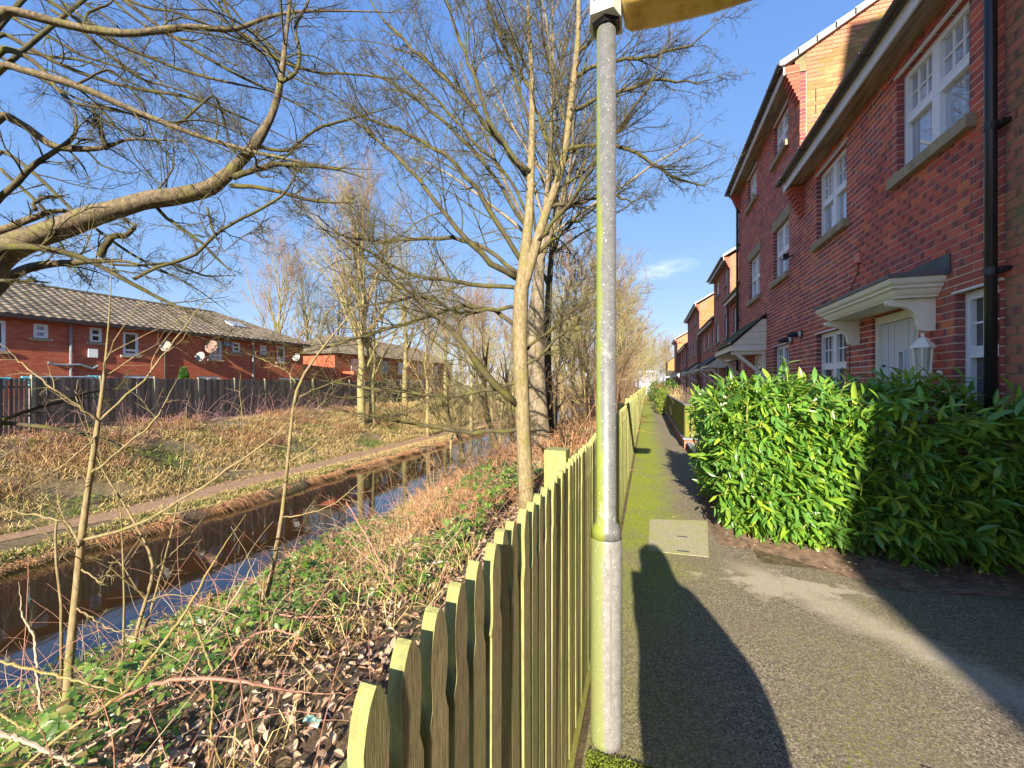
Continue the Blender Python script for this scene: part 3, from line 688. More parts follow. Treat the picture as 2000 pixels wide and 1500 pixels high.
# ---- further houses of the row ----
def far_house(label, X, Y0, Y1, zs, rows, nw, porch=True, gable=True):
    h = thing('brick_house', label, 'house', (X + 4, (Y0+Y1)/2, 0), group='houses along the path')
    o = (X, 0, 0); op = []
    for z0, z1 in rows:
        for i in range(nw):
            w = 1.0; c = Y0 + (Y1-Y0)*(i+.5)/nw + (.25 if nw == 2 and i == 0 else 0) * -1
            op.append((c-w/2, c+w/2, z0, z1))
    cells = cells_minus(Y0+.01, Y1, 0, zs, [(a_-.007, b_+.007, c_-.007, d_+.007) for a_, b_, c_, d_ in op])
    local_mb([(s, e, z, w_, -.2, -.003) for s, e, z, w_ in cells], o, AX, NX).obj('wall', M['mortar'], h)
    bricks_to_mb(brick_cells(Y0, Y1, 0, round(zs/.075)*.075, op, .0), o, AX, NX, depth=.09).obj('brickwork', M['brick'], h, kind='stuff')
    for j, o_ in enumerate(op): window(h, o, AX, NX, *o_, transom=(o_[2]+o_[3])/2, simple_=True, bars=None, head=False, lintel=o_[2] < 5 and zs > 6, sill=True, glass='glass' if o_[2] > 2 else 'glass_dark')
    MB().box(X-.25, X+.1, Y0-.02, Y1+.02, zs-.01, zs+.01).obj('soffit', M['soffit'], h)
    MB().box(X-.27, X-.252, Y0-.02, Y1+.02, zs-.02, zs+.15).obj('fascia', M['upvc'], h)
    gutter(h, X-.33, Y0-.12, Y1+.12, zs+.155)
    roof_pair(h, X-.31, zs+.16, Y0-.05, Y1+.05, run=4.6, mat='slate')
    pk = X-.31+4.6; zp = zs+.16+4.6*TP
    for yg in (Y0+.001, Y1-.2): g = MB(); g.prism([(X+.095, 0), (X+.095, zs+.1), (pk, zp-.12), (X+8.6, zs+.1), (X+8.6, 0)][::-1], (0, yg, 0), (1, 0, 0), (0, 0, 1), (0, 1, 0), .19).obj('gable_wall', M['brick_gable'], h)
    bs = MB().box(X+.002, X+8.6, Y0-.009, Y0-.001, 6.2, 6.35) if zs > 6 else MB()
    vx = [(X-.05, zs+.30), (X-.05, zs-.15), (X+.5, zs-.15)]
    if zs > 6: bs.prism([(X+.002, zs-.35), (X+.55, zs-.35), (X+.55, zs+.32), (pk, zp-.42), (pk, zp-.13), (X, zs+.14)], (0, Y0-.009, 0), (1, 0, 0), (0, 0, 1), (0, 1, 0), .008)
    if bs.n: bs.obj('band_course', M['band_sun'], h)
    v = MB()
    for i in range(15):
        x0 = X-.32 + i*.31
        if x0 + .3 > pk: break
        z0 = zs+.19 + i*.31*TP; v.prism([(x0, z0-.08), (x0+.3, z0-.08+.3*TP), (x0+.3, z0+.04+.3*TP), (x0, z0+.05)], (0, Y0-.09, 0), (1, 0, 0), (0, 0, 1), (0, 1, 0), .14)
    v.obj('verge', M['verge'], h)
    corbel(h, Y0-.005, Y0+.23, zs+.12, 7, .035, xf=X)
    dp = MB().tube([(X-.33, Y0+.25, zs+.1), (X-.05, Y0+.25, zs-.15), (X-.05, Y0+.25, 0)], .036, 8).obj('downpipe', M['black'], h)
    if porch:
        py0, py1, px = Y0+.9, Y0+3.0, X-.85
        pr_ = MB().box(px, X-.001, py0+.02, py1-.02, 2.3, 2.32).box(px, px+.03, py0, py1, 2.3, 2.44)
        for yy0 in (py0, py1-.03): pr_.prism([(px+.031, 2.32), (X-.002, 2.32), (X-.002, 3.05), (px+.031, 2.44)], (0, yy0, 0), (1, 0, 0), (0, 0, 1), (0, 1, 0), .03)
        for yb in (py0+.1, py1-.1): pr_.beam((X-.02, yb, 1.68), (px+.1, yb, 2.27), .06, .07)
        q = pr_.obj('porch', M['cream'], h)
        MB().add([(px-.07, py0-.06, 2.44), (px-.07, py1+.06, 2.44), (X, py1+.06, 3.12), (X, py0-.06, 3.12), (px-.07, py0-.06, 2.48), (px-.07, py1+.06, 2.48), (X, py1+.06, 3.17), (X, py0-.06, 3.17)],
                 [(4,7,6,5), (0,1,2,3), (0,4,5,1), (3,7,4,0), (1,5,6,2)]).obj('porch_roof', M['slate'], q)
    return h
r2 = [(1.05, 2.325), (3.75, 4.875)]; r3 = r2 + [(6.3, 7.125)]
far_house('low two-storey brick house behind the tall second house of the row', 3.62, 14.5, 21.3, 5.1, r2, 3)
far_house('tall three-storey brick house with sunlit orange gable, third tall one along the path', 3.62, 21.4, 26.3, 7.275, r3, 2)
far_house('two-storey brick house between the two tall set-back houses', 3.75, 26.35, 33.3, 5.1, r2, 3)
far_house('three-storey brick house with three upper windows, far down the path', 3.62, 33.4, 42.8, 7.275, r3, 4)
far_house('two-storey brick house past the farthest tall house', 3.62, 42.9, 52.0, 5.1, r2, 4, porch=True)
far_house('small three-storey brick house just before the end of the row', 3.3, 52.1, 58.0, 6.6, [(1.05, 2.325), (3.75, 4.875)], 2)

# house closing the row, gable towards the camera
EH = thing('brick_house', 'orange brick house with hipped brown roof closing the far end of the path', 'house', (6, 76, 0))
e = MB(); X_, Y_ = 3.1, 72.0
MB().box(X_, 14, Y_, Y_+8, 0, 5.0).obj('wall', M['brick_gable'], EH)
MB().prism([(X_, 5.0), (6.0, 7.2), (8.9, 5.0)], (0, Y_-.01, 0), (1, 0, 0), (0, 0, 1), (0, 1, 0), .4).obj('gable_wall', M['brick_gable'], EH)
MB().add([(X_-.3, Y_-.3, 4.9), (6.0, Y_-.3, 7.5), (6.0, Y_+9, 7.5), (X_-.3, Y_+9, 4.9), (9.2, Y_-.3, 4.9), (9.2, Y_+9, 4.9)], [(0, 1, 2, 3), (1, 4, 5, 2)]).obj('roof', M['slate'], EH)
for xx in (4.3, 6.6):
    w = MB().box(xx, xx+.9, Y_-.05, Y_-.011, 3.0, 4.2).obj('window', M['upvc'], EH); MB().box(xx+.08, xx+.82, Y_-.07, Y_-.051, 3.08, 4.12).obj('pane', M['glass_dark'], w)
MB().prism([(X_-.4, 2.5), (X_-.4, 2.7), (X_+5, 2.7), (X_+5, 2.5)][::-1], (0, Y_-1.4, 0), (1, 0, 0), (0, 0, 1), (0, 1, 0), 1.38).obj('canopy', M['upvc'], EH)
MB().add([(X_-.4, Y_-1.5, 2.72), (X_+5, Y_-1.5, 2.72), (X_+5, Y_-.02, 3.7), (X_-.4, Y_-.02, 3.7)], [(0, 1, 2, 3)]).obj('canopy_roof', M['slate_moss'], EH)

# unseen block added behind the camera, shaped to shadow the second house's gable
FB = thing('shadow_block', 'unseen brick block added behind the camera to shade the second house gable', 'light_blocker', (8, -8, 0))
MB().box(4.15, 12, -11, -3.6, 0, 12.9).obj('wall', M['brick'], FB)
for zz in (1.2, 4.0, 6.8, 9.6):
    for yy_ in (-9.5, -6.5):
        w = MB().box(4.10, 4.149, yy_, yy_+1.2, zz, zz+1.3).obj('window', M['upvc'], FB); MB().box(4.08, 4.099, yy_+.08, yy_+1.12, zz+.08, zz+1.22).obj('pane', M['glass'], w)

# children were built in world coordinates: cancel each root's offset
def settle(root):
    for ch in root.children: ch.matrix_parent_inverse = Matrix.Translation(root.location).inverted()

# ------------------------------------------------------------------ picket fence beside the path
def wood(name, brown, green, amt, rough=0.85):
    m, t, b = nt(name)
    g = noise(t, 9, 6, 0.7, stretch=(14, 14, .5)); gr = noise(t, 40, 4, 0.7, stretch=(10, 10, .6))
    c = ramp(t, gr, [(0.3, tuple(k*.35 for k in brown)), (0.5, brown), (0.75, tuple(min(1, k*1.5) for k in brown))])
    mk = math_(t, 'ADD', noise(t, 3.2, 6, 0.65), amt - .5)
    ge = N(t, 'NewGeometry'); s = N(t, 'SeparateXYZ'); t.links.new(ge.outputs['Normal'], s.inputs[0])
    mk = math_(t, 'ADD', mk, math_(t, 'MULTIPLY', s.outputs[1], -.22)); mk = math_(t, 'ADD', mk, math_(t, 'MULTIPLY', s.outputs[2], .25)); mk = math_(t, 'ADD', mk, math_(t, 'MULTIPLY', s.outputs[0], -.13))
    yy_ = pos(t)[1]; mk = math_(t, 'ADD', mk, math_(t, 'MULTIPLY', math_(t, 'MINIMUM', yy_, 4.0), .08))
    gc_ = ramp(t, noise(t, 22, 6, .7, stretch=(3, 3, .6)), [(0.3, tuple(k*.55 for k in green)), (0.6, green), (0.8, tuple(k*1.3 for k in green))])
    c = mix(t, ramp(t, mk, [(0.42, (0, 0, 0)), (0.62, (.94, .94, .94))]), c, gc_)
    t.links.new(c, b.inputs['Base Color']); b.inputs['Roughness'].default_value = rough; b.inputs['Specular IOR Level'].default_value = .2
    bump(t, b, gr, 0.8, 0.004); return m
M['picket'] = wood('algae_covered_timber', (0.44, 0.35, 0.18), (0.37, 0.38, 0.14), .52)
PFX = -.29
FN = thing('picket_fence', 'mossy green picket fence with shaped tops running along the left side of the path', 'fence', (PFX, 0, 0))
hw, th_, H = .0290, .021, 1.2
half = [(hw, 0), (hw, H-.175), (hw*.99, H-.168), (hw*.80, H-.150), (hw*.66, H-.135), (hw*.72, H-.115), (hw*.82, H-.09), (hw*.80, H-.06), (hw*.66, H-.034), (hw*.48, H-.016), (hw*.24, H-.004)]
outl = [(-x, z) for x, z in half] + [(0, H)] + [(x, z) for x, z in reversed(half)]
outl = outl[::-1]
pm = [MB().prism([(x + .0012*R.gauss(0, 1), z) for x, z in outl], (0, 0, 0), (0, 1, 0), (0, 0, 1), (-1, 0, 0), th_).mesh('picket', M['picket']) for _ in range(4)]
PS = .0775; y = .392; i = 0; rest = MB(); small = [(-hw, 0), (-hw, H-.15), (-hw*.7, H-.13), (-hw*.7, H-.04), (0, H), (hw*.7, H-.04), (hw*.7, H-.13), (hw, H-.15), (hw, 0)][::-1]
while y < 74:
    x = PFX + R.gauss(0, .001); dz = R.gauss(0, .0025) - .004 - .045*math.exp(-max(0, y)/.9); z0 = .03
    if i < 300:
        o = link('picket', pm[i % 4], FN, (x, y + R.gauss(0, .003), dz)); o.rotation_euler = (R.gauss(0, .003), R.gauss(0, .002), R.gauss(0, .008))
    else:
        rest.prism([(a + R.gauss(0, .001), b_ + dz) for a, b_ in small], (x, y, 0), (0, 1, 0), (0, 0, 1), (-1, 0, 0), th_)
    y += PS; i += 1
rest.obj('pickets', M['picket'], FN, kind='stuff')
for zz in (.27, 1.0):
    MB().box(PFX-.062, PFX-th_-.003, .36, 74, zz-.04, zz+.04).obj('rail', M['picket'], FN)
MB().box(PFX-.01, PFX+.018, .3, 1.45, .004, .05).box(PFX-.006, PFX+.02, 1.45, 74, .004, .035).obj('gravel_board', wood('mossy_gravel_board', (0.26, 0.2, 0.11), (0.26, 0.26, 0.06), .35), FN)
yp = -.5 + 2.42
while yp < 74:
    MB().box(PFX-.165, PFX-.064, yp-.05, yp+.05, -.4, 1.195).obj('post', M['picket'], FN); yp += 2.42

# ------------------------------------------------------------------ lamp post
LPX, LPY = -.165, 1.775
LP = thing('lamp_post', 'grey steel lamp post streaked with green algae, rising in front of the picket fence', 'lamp post', (LPX, LPY, 0))
def galv(name, lo, hi, grn):
    m, t, b = nt(name); p = pos(t)
    c = ramp(t, noise(t, 30, 5, .75), [(0.3, lo), (0.7, hi)])
    side = math_(t, 'ADD', math_(t, 'MULTIPLY', math_(t, 'SUBTRACT', LPX - .006, p[0]), 34), math_(t, 'MULTIPLY', math_(t, 'SUBTRACT', noise(t, 7, 6, .7, stretch=(1, 1, .35)), .5), 2.2))
    side = math_(t, 'ADD', side, math_(t, 'MULTIPLY', math_(t, 'SUBTRACT', 2.4, p[2]), .25))
    c = mix(t, ramp(t, side, [(0.25, (0, 0, 0)), (0.8, (.9, .9, .9))]), c, grn)
    sp = ramp(t, noise(t, 150, 2, .6), [(0.66, (0, 0, 0)), (0.70, (1, 1, 1))])
    c = mix(t, math_(t, 'MULTIPLY', sp, .7), c, (.75, .76, .74))
    c = mix(t, ramp(t, noise(t, 9, 5, .7), [(0.6, (0, 0, 0)), (0.72, (.55, .55, .55))]), c, (.55, .55, .52))
    t.links.new(c, b.inputs['Base Color']); b.inputs['Roughness'].default_value = .45; b.inputs['Metallic'].default_value = .1
    bump(t, b, noise(t, 150, 2), .3, .002); return m
gv = galv('algae_streaked_galvanised_steel', (0.12, 0.12, 0.12), (0.20, 0.20, 0.195), (0.27, 0.32, 0.04))
MB().tube([(LPX, LPY, .86), (LPX, LPY, .90), (LPX, LPY, .93), (LPX, LPY, 3.02)], [.064, .058, .0415, .0395], 28).obj('upper_column', gv, LP, smooth=True)
bm_ = MB().tube([(LPX, LPY, 0), (LPX, LPY, .03), (LPX, LPY, .5), (LPX, LPY, .85), (LPX, LPY, .872)], [.066, .065, .0645, .064, .060], 32).obj('base_section', galv('scuffed_base_paint', (0.19, 0.185, 0.175), (0.31, 0.30, 0.285), (0.25, 0.28, 0.09)), LP, smooth=True)
MB().box(LPX+.020, LPX+.0265, LPY-.066, LPY-.0598, .16, .83).obj('access_door_seam', simple('seam_grey', (0.2, .2, .19), .6, .2, 8, 0), bm_)
hd = MB()
hx = [(-.055, -.075), (.035, -.085), (.062, -.03), (.062, .06), (-.05, .065), (-.072, 0)]
hd.prism(hx, (LPX, LPY, 3.00), (1, 0, 0), (0, 1, 0), (0, 0, 1), .22)
hb = hd.obj('bracket', simple('pale_grey_bracket', (0.62, 0.61, 0.56), .5, .15, 8, .05), LP)
MB().prism([(.0, 0), (.018, .018), (0, .04), (.004, .042), (.024, .018), (.004, -.003)], (LPX-.045, LPY-.079, 3.05), (1, .0, 0), (0, 0, 1), (0, 1, 0), .002).obj('arrow_mark', M['black'], hb)
MB().tube([(LPX, LPY, 2.985), (LPX, LPY, 3.005)], [.055, .066], 6).obj('bracket_collar', M['black'], hb)
m, t, b = nt('yellowed_lamp_bowl'); c = ramp(t, noise(t, 9, 6, .7), [(0.25, (0.34, 0.20, 0.03)), (0.5, (0.80, 0.55, 0.12)), (0.75, (0.90, 0.74, 0.34))])
t.links.new(c, b.inputs['Base Color']); b.inputs['Roughness'].default_value = .35; b.inputs['Transmission Weight'].default_value = .25; bump(t, b, noise(t, 25, 4), .2, .003)
bw = MB(); secs = []
for xx, zb, hy in ((.065, 3.055, .05), (.075, 3.015, .085), (.10, 3.005, .10), (.2, 3.0, .105), (.42, 3.0, .105), (.6, 3.01, .095), (.66, 3.05, .06)):
    secs.append([(LPX+xx, LPY-.0+sy*hy*cw, zb + (0 if cz == 0 else .13*cz)) for sy, cw, cz in ((-1, 1, 1), (-1, 1, .45), (-1, .86, .1), (-1, .6, 0), (1, .6, 0), (1, .86, .1), (1, 1, .45), (1, 1, 1))])
k = 8; vv = [p_ for s_ in secs for p_ in s_]
bw.add(vv, [(i*k+j, i*k+(j+1) % k, (i+1)*k+(j+1) % k, (i+1)*k+j) for i in range(len(secs)-1) for j in range(k)] + [(0, 1, 2, 3), (7, 0, 3, 4), (4, 5, 6, 7)])
bw.obj('lamp_bowl', m, LP, smooth=True)
MB().box(LPX-.04, LPX+.70, LPY-.12, LPY+.12, 3.175, 3.26).obj('lamp_canopy', simple('grey_lamp_housing', (0.4, .4, .38), .5, .1, 5, 0), LP)
# moss cushion at its foot
mo = MB(); K = 2600; pp = np.c_[G.uniform(-.25, .0, K)+.02, G.uniform(1.55, 1.70, K), np.full(K, .006)]; hh = G.uniform(.004, .016, K)
pp[:, 0] += .0; r_ = G.uniform(.003, .007, K)
a_ = G.uniform(0, 6.28, K); v = np.stack([pp + np.c_[np.cos(a_ + s_)*r_, np.sin(a_ + s_)*r_, hh*f_] for s_, f_ in ((0, .2), (2.1, 1), (4.2, .5))], 1).reshape(-1, 3)
mo.add(v, None, np.arange(3*K).reshape(-1, 3), a=np.repeat(G.random(K), 1))
mo.obj('moss', simple('bright_moss', (0.20, 0.26, 0.025), .9, .5, 30, 0), kind='stuff')

# slab (utility cover) set into the path
m, t, b = nt('pale_aggregate_concrete')
c = ramp(t, noise(t, 150, 4, .8), [(0.35, (0.14, 0.12, 0.07)), (0.5, (0.40, 0.36, 0.22)), (0.65, (0.66, 0.60, 0.42))])
c = mix(t, ramp(t, noise(t, 4, 5, .7), [(0.45, (0, 0, 0)), (0.7, (.7, .7, .7))]), c, (0.34, 0.36, 0.07))
t.links.new(c, b.inputs['Base Color']); b.inputs['Roughness'].default_value = .9; bump(t, b, noise(t, 150, 3), .5, .004)
CS = MB().prism([(.005, 3.91), (.50, 3.93), (.62, 4.97), (.02, 4.82)], (0, 0, .0045), (1, 0, 0), (0, 1, 0), (0, 0, 1), .004).obj('utility_cover', m)
tag(CS, 'pale square concrete access cover set flush in the mossy asphalt path', 'manhole cover')
for (x0, y0) in ((.27, 4.36), (.25, 3.98)):
    MB().box(x0, x0+.10, y0, y0+.02, .0075, .0105).obj('lifting_slot', M['black'], CS)

# ------------------------------------------------------------------ laurel hedge
def leaf_arrays(C0, D, Nn, L, W, fold=.25, droop=.25):
    """leaf blades: base C0, direction D, normal Nn -> 10 verts, 8 quads-as-quads each"""
    K = len(C0); S = norm(np.cross(D, Nn)); Nn = norm(np.cross(S, D))
    ts = np.array([0, .22, .5, .78, 1.0]); ws = np.array([.06, .80, 1.0, .66, .03])
    mid = C0[:, None] + D[:, None]*(ts[None, :, None]*L[:, None, None]) - Nn[:, None]*((ts**2)[None, :, None]*droop*L[:, None, None])
    lat = S[:, None]*(ws[None, :, None]*W[:, None, None]/2); up = Nn[:, None]*(ws[None, :, None]*W[:, None, None]*fold)
    v = np.stack([mid - lat + up, mid, mid + lat + up], 2)         # K,5,3,3
    idx = np.arange(K*15).reshape(K, 5, 3)
    q = np.concatenate([np.stack([idx[:, :-1, j], idx[:, 1:, j], idx[:, 1:, j+1], idx[:, :-1, j+1]], -1).reshape(K, -1, 4) for j in (0, 1)], 1)
    return v.reshape(-1, 3), q.reshape(-1, 4)

def leaf_mat(name, cols, rough=.28, trans=.35, tcol=(0.25, .45, .03), spec=.6):
    m, t, b = nt(name); oi = N(t, 'ObjectInfo')
    r = math_(t, 'FRACT', math_(t, 'ADD', attr(t), oi.outputs['Random']))
    c = ramp(t, r, [(i/(len(cols)-1), k) for i, k in enumerate(cols)])
    t.links.new(c, b.inputs['Base Color']); b.inputs['Roughness'].default_value = rough; b.inputs['Specular IOR Level'].default_value = spec
    tr = N(t, 'BsdfTranslucent'); t.links.new(mix(t, .5, c, tcol), tr.inputs[0])
    ms = N(t, 'MixShader'); ms.inputs[0].default_value = trans
    t.links.new(b.outputs[0], ms.inputs[1]); t.links.new(tr.outputs[0], ms.inputs[2])
    t.links.new(ms.outputs[0], t.nodes['Material Output'].inputs[0]); return m
M['laurel'] = leaf_mat('glossy_laurel_leaf', [(0.09, 0.20, 0.04), (0.13, 0.29, 0.045), (0.19, 0.38, 0.04), (0.38, 0.52, 0.05), (0.12, 0.27, 0.055), (0.15, 0.33, 0.07)], .22, .3, (.30, .52, .02))
M['twig_brown'] = simple('reddish_brown_twig', (0.30, 0.17, 0.09), .7, .3, 10, 0)
HG = thing('laurel_hedge', 'glossy green laurel hedge with long narrow leaves in front of the nearest house', 'hedge', (1.6, 5.2, 0))
shC, shD = [], []
def shell_pt():
    while True:
        f = R.random(); 
        if f < .50:   # face towards the camera
            s = R.random(); x = .74 + s*1.85; z = R.uniform(.10, 1.36); y = 4.10 - .10*s + .05*math.sin(x*5) + .06*math.sin(z*4+x*3) + (.5*(1-s)**3); n = (0.1, -1, .12)
            if z < .35: y += (.35-z)*.7
            if s > .55 and R.random() < .30: continue
        elif f < .74: # face towards the path
            y = R.uniform(4.5, 6.5); z = R.uniform(.2, 1.38); x = .72 + .07*math.sin(y*4+z*3) + max(0, z-1.1)*.15; n = (-1, -.35, .15)
            if z < .45: x += (.45-z)*.5
        else:         # top
            x = R.uniform(.8, 2.55); y = R.uniform(4.3, 6.45); z = 1.36 + .06*math.sin(x*6+y*3) - (.10 if y > 5.8 else 0); n = (-.1, -.25, 1)
        return np.array([x, y, z]), np.array(n)
for i in range(1500):
    p_, n_ = shell_pt(); d = norm(n_ + G.normal(0, .65, 3) + np.array([0, 0, .45]))
    shC.append(p_ - d*R.uniform(.1, .3)); shD.append(d)
for i in range(300):  # inner, shaded shoots
    p_ = np.array([R.uniform(.85, 2.5), R.uniform(4.4, 6.4), R.uniform(.2, 1.3)]); shC.append(p_); shD.append(norm(G.normal(0, 1, 3) + np.array([0, 0, .6])))
for (x, y, zt) in [(R.uniform(.8, 2.5), R.uniform(4.2, 5.2), R.uniform(1.42, 1.58)) for _ in range(46)] + [(1.21, 4.35, 1.70), (1.32, 4.42, 1.60), (1.98, 4.6, 1.56), (.95, 4.9, 1.54), (2.3, 4.5, 1.55), (1.6, 4.5, 1.50)]:
    shC.append(np.array([x, y, zt-.26])); shD.append(norm(np.array([R.gauss(0, .2), R.gauss(0, .2), 1])))
shC, shD = np.array(shC), np.array(shD); shL = G.uniform(.18, .30, len(shC)); shL[-6:] = .27
hp = np.stack([shC, shC + shD*shL[:, None]*.5 + G.normal(0, .006, shC.shape), shC + shD*shL[:, None]], 1)
v, q = tube_arrays(hp, np.broadcast_to([.0035, .003, .0015], (len(hp), 3)), 3)
MB().add(v, q).obj('shoots', simple('green_shoot', (0.42, 0.42, 0.08), .6, .3, 10, 0), HG, kind='stuff')
lc, ld, ln_ = [], [], []
for j in range(8):
    tt = .15 + .85*j/7; a_ = 2.4*j + G.uniform(-.5, .5, len(shC))
    ref = norm(np.cross(shD, norm(G.normal(0, 1, 3))[None])); ref2 = np.cross(shD, ref)
    rad = np.cos(a_)[:, None]*ref + np.sin(a_)[:, None]*ref2
    dd_ = norm(rad*1.0 + shD*(.5 + .7*(j/7)) + np.array([0, 0, -.10]) + G.normal(0, .38, shD.shape))
    lc.append(shC + shD*(shL*tt)[:, None]); ld.append(dd_); ln_.append(norm(shD*1.0 - dd_*.3 + np.array([0, 0, .8]) + G.normal(0, .25, shD.shape)))
lc, ld, ln_ = np.concatenate(lc), np.concatenate(ld), np.concatenate(ln_)
keep = (lc[:, 2] > .05) & (lc[:, 0] > .55) & (lc[:, 0] < 2.66)
lc, ld, ln_ = lc[keep], ld[keep], ln_[keep]; K = len(lc)
LL = G.uniform(.09, .17, K); LW = LL*G.uniform(.22, .30, K)
show = np.linalg.norm(lc - np.array([0, 0, HC]), axis=1) - 1.5*(LL - .12) + .6*(lc[:, 1] > 5)
order = np.argsort(show); big, rst = order[:300], order[300:]
v, q = leaf_arrays(lc[rst], ld[rst], ln_[rst], LL[rst], LW[rst], .22, .22)
MB().add(v, q, a=np.repeat(G.random(len(rst)), 8)).obj('foliage', M['laurel'], HG, smooth=True, kind='stuff')
lm = []
for i in range(5):
    v, q = leaf_arrays(np.zeros((1, 3)), np.array([[1., 0, 0]]), np.array([[0, 0, 1.]]), np.array([1.]), np.array([.23 + .015*i]), .2, .12 + .05*i)
    lm.append(MB().add(v, q, a=.17*i).mesh('leaf', M['laurel'], True))
def orient(o, c_, d_, n_, L_):
    d_ = Vector(d_); s_ = Vector(n_).cross(d_).normalized(); n2 = d_.cross(s_).normalized()
    o.matrix_basis = Matrix.Translation(Vector(c_)) @ Matrix((d_, s_, n2)).transposed().to_4x4() @ Matrix.Scale(L_, 4)
for j, i in enumerate(big):
    orient(link('leaf', lm[j % 5], HG), lc[i], ld[i], ln_[i], LL[i])
st = MB()
for i in range(46):
    x, y = R.uniform(.95, 2.4), R.uniform(4.5, 6.2); ex, ey = x + R.gauss(0, .25), y + R.gauss(-.1, .3)
    st.tube([(x, y, 0), (x + R.gauss(0, .05), y + R.gauss(0, .05), .35), ((x+ex)/2, (y+ey)/2, .75), (ex, ey, 1.3)], [.012, .01, .008, .004], 5)
st.obj('branches', M['twig_brown'], HG, kind='stuff')

# things lying on and beside the soil bed
PT = MB().lathe([(.05, 0), (.065, .005), (.075, .05), (.082, .11), (.095, .112), (.098, .135), (.085, .135), (.078, .06), (.0, .05)], (0, 0, 0), 20).obj('plant_pot', simple('pale_terracotta', (0.5, 0.38, 0.29), .8, .2, 12, .2), smooth=True)
PT.location = (2.40, 4.02, .03); PT.rotation_euler = (1.35, .1, 1.3); tag(PT, 'pale clay pot lying on its side under the right end of the laurel hedge', 'pot')
db = MB(); K = 420
for i in range(K):
    if R.random() < .55: x, y = R.uniform(.7, 2.6), R.uniform(3.75, 4.4)
    else: x, y = R.uniform(-.1, 2.6), R.uniform(1.6, 8)
    if y > 3.95 and x > .85 and y > 4.5: x = R.uniform(.5, .85)
    r_ = R.uniform(.004, .014) if y < 3.75 else R.uniform(.006, .02); z = .006 if y < 3.75 or x < .7 else .085
    r_ *= .45 if y < 3.7 else 1
    a_ = R.uniform(0, 6.3); pts = [(x + r_*math.cos(a_+k_*1.57), y + r_*math.sin(a_+k_*1.57)*.6, z + R.uniform(0, r_*.5)) for k_ in range(4)]
    db.add(pts, [(0, 1, 2, 3)], a=R.random())
db.obj('leaf_debris', simple('dry_leaf_fragments', (0.46, 0.34, 0.2), .9, .5, 20, 0, tint=.6), kind='stuff')
TW = MB().tube([(1.02, 2.03, .010), (1.07, 2.01, .013), (1.11, 2.0, .008), (1.15, 1.98, .010)], [.0025, .003, .002, .001], 6).obj('fallen_twig', M['twig_brown']); tag(TW, 'short dry twig lying on the asphalt in the foreground', 'twig')

# ------------------------------------------------------------------ planter walls, garden fence, shrubs
WB = brick_mat('painted_planter_brick', [(0.40, 0.15, 0.10), (0.36, 0.13, 0.09)], moss=.35, dark_ends=False)
W1 = thing('planter_wall', 'low brick planter wall with grey capping, carrying the garden picket fence', 'wall', (.82, 12, 0), group='low garden walls by the path')
bricks_to_mb(brick_cells(10.3, 21, 0, .225, []), (.80, 0, 0), AX, NX, depth=.1).obj('brickwork', WB, W1, kind='stuff')
bricks_to_mb(brick_cells(.80, 1.9, 0, .225, []), (0, 10.3, 0), GA, GN, depth=.1).obj('brickwork', WB, W1, kind='stuff')
MB().box(.807, .88, 10.307, 21, 0, .224).box(.88, 1.9, 10.307, 10.4, 0, .224).obj('core', M['mortar'], W1)
cm = simple('blue_grey_capping', (0.26, 0.28, 0.33), .5, .25, 9, .1)
MB().box(.77, .90, 10.26, 21, .226, .26).box(.901, 1.9, 10.26, 10.40, .226, .26).obj('capping', cm, W1)
W2 = thing('planter_wall', 'low mossy planter wall with pale edging, between the hedge and the fenced garden', 'wall', (.88, 8, 0), group='low garden walls by the path')
bricks_to_mb(brick_cells(6.62, 10.12, 0, .15, []), (.865, 0, 0), AX, NX, depth=.1).obj('brickwork', brick_mat('mossy_planter_brick', [(0.22, 0.13, 0.07)], moss=.7, moss_col=(.10, .12, .02)), W2, kind='stuff')
MB().box(.872, .95, 6.62, 10.12, 0, .149).obj('core', M['mortar_moss'], W2)
yy_ = 6.62
while yy_ < 10.0:
    MB().box(.84, .955, yy_, yy_+.44, .151, .175).obj('capping_stone', cm, W2); yy_ += .447
st_ = MB().box(1.15, 1.9, 9.2, 9.9, .0, .19).obj('garden_step', M['stone']); tag(st_, 'single pale stone step in the small garden behind the low wall', 'step')
gv_ = MB()
for i in range(260):
    x, y = R.uniform(1.0, 1.9), R.uniform(7.0, 9.1); s_ = R.uniform(.02, .06)
    gv_.obox((x, y, .13), (s_, 0, R.gauss(0, .01)), (0, s_*.7, R.gauss(0, .01)), (0, 0, .012), a=R.random())
gv_.obj('slate_chippings', simple('blue_slate_chips', (0.18, 0.22, 0.32), .5, .4, 10, 0, tint=.5), kind='stuff')

GF = thing('garden_fence', 'olive painted garden fence of wide slats with dark slots, standing on the planter wall', 'fence', (.84, 12, 0))
gwm = wood('olive_stained_slat', (0.20, 0.17, 0.05), (0.24, 0.24, 0.05), .45)
sm_x = MB().box(-.009, .009, -.046, .046, 0, .74).mesh('slat', gwm); sm_y = MB().box(-.046, .046, -.009, .009, 0, .74).mesh('slat', gwm)
y = 10.5
while y < 20.4: link('slat', sm_x, GF, (.82, y, .27)); y += .105
x = .87
while x < 1.95: link('slat', sm_y, GF, (x, 10.36, .27)); link('slat', sm_y, GF, (x, 20.45, .27)); x += .125
MB().box(.832, .86, 10.4, 20.4, .34, .40).box(.832, .86, 10.4, 20.4, .62, .68).box(.832, .86, 10.4, 20.4, .90, .96).obj('rail', gwm, GF)
MB().box(.84, 1.95, 10.372, 10.40, .34, .40).box(.84, 1.95, 10.372, 10.40, .62, .68).box(.84, 1.95, 10.372, 10.4, .90, .96).obj('rail', gwm, GF)
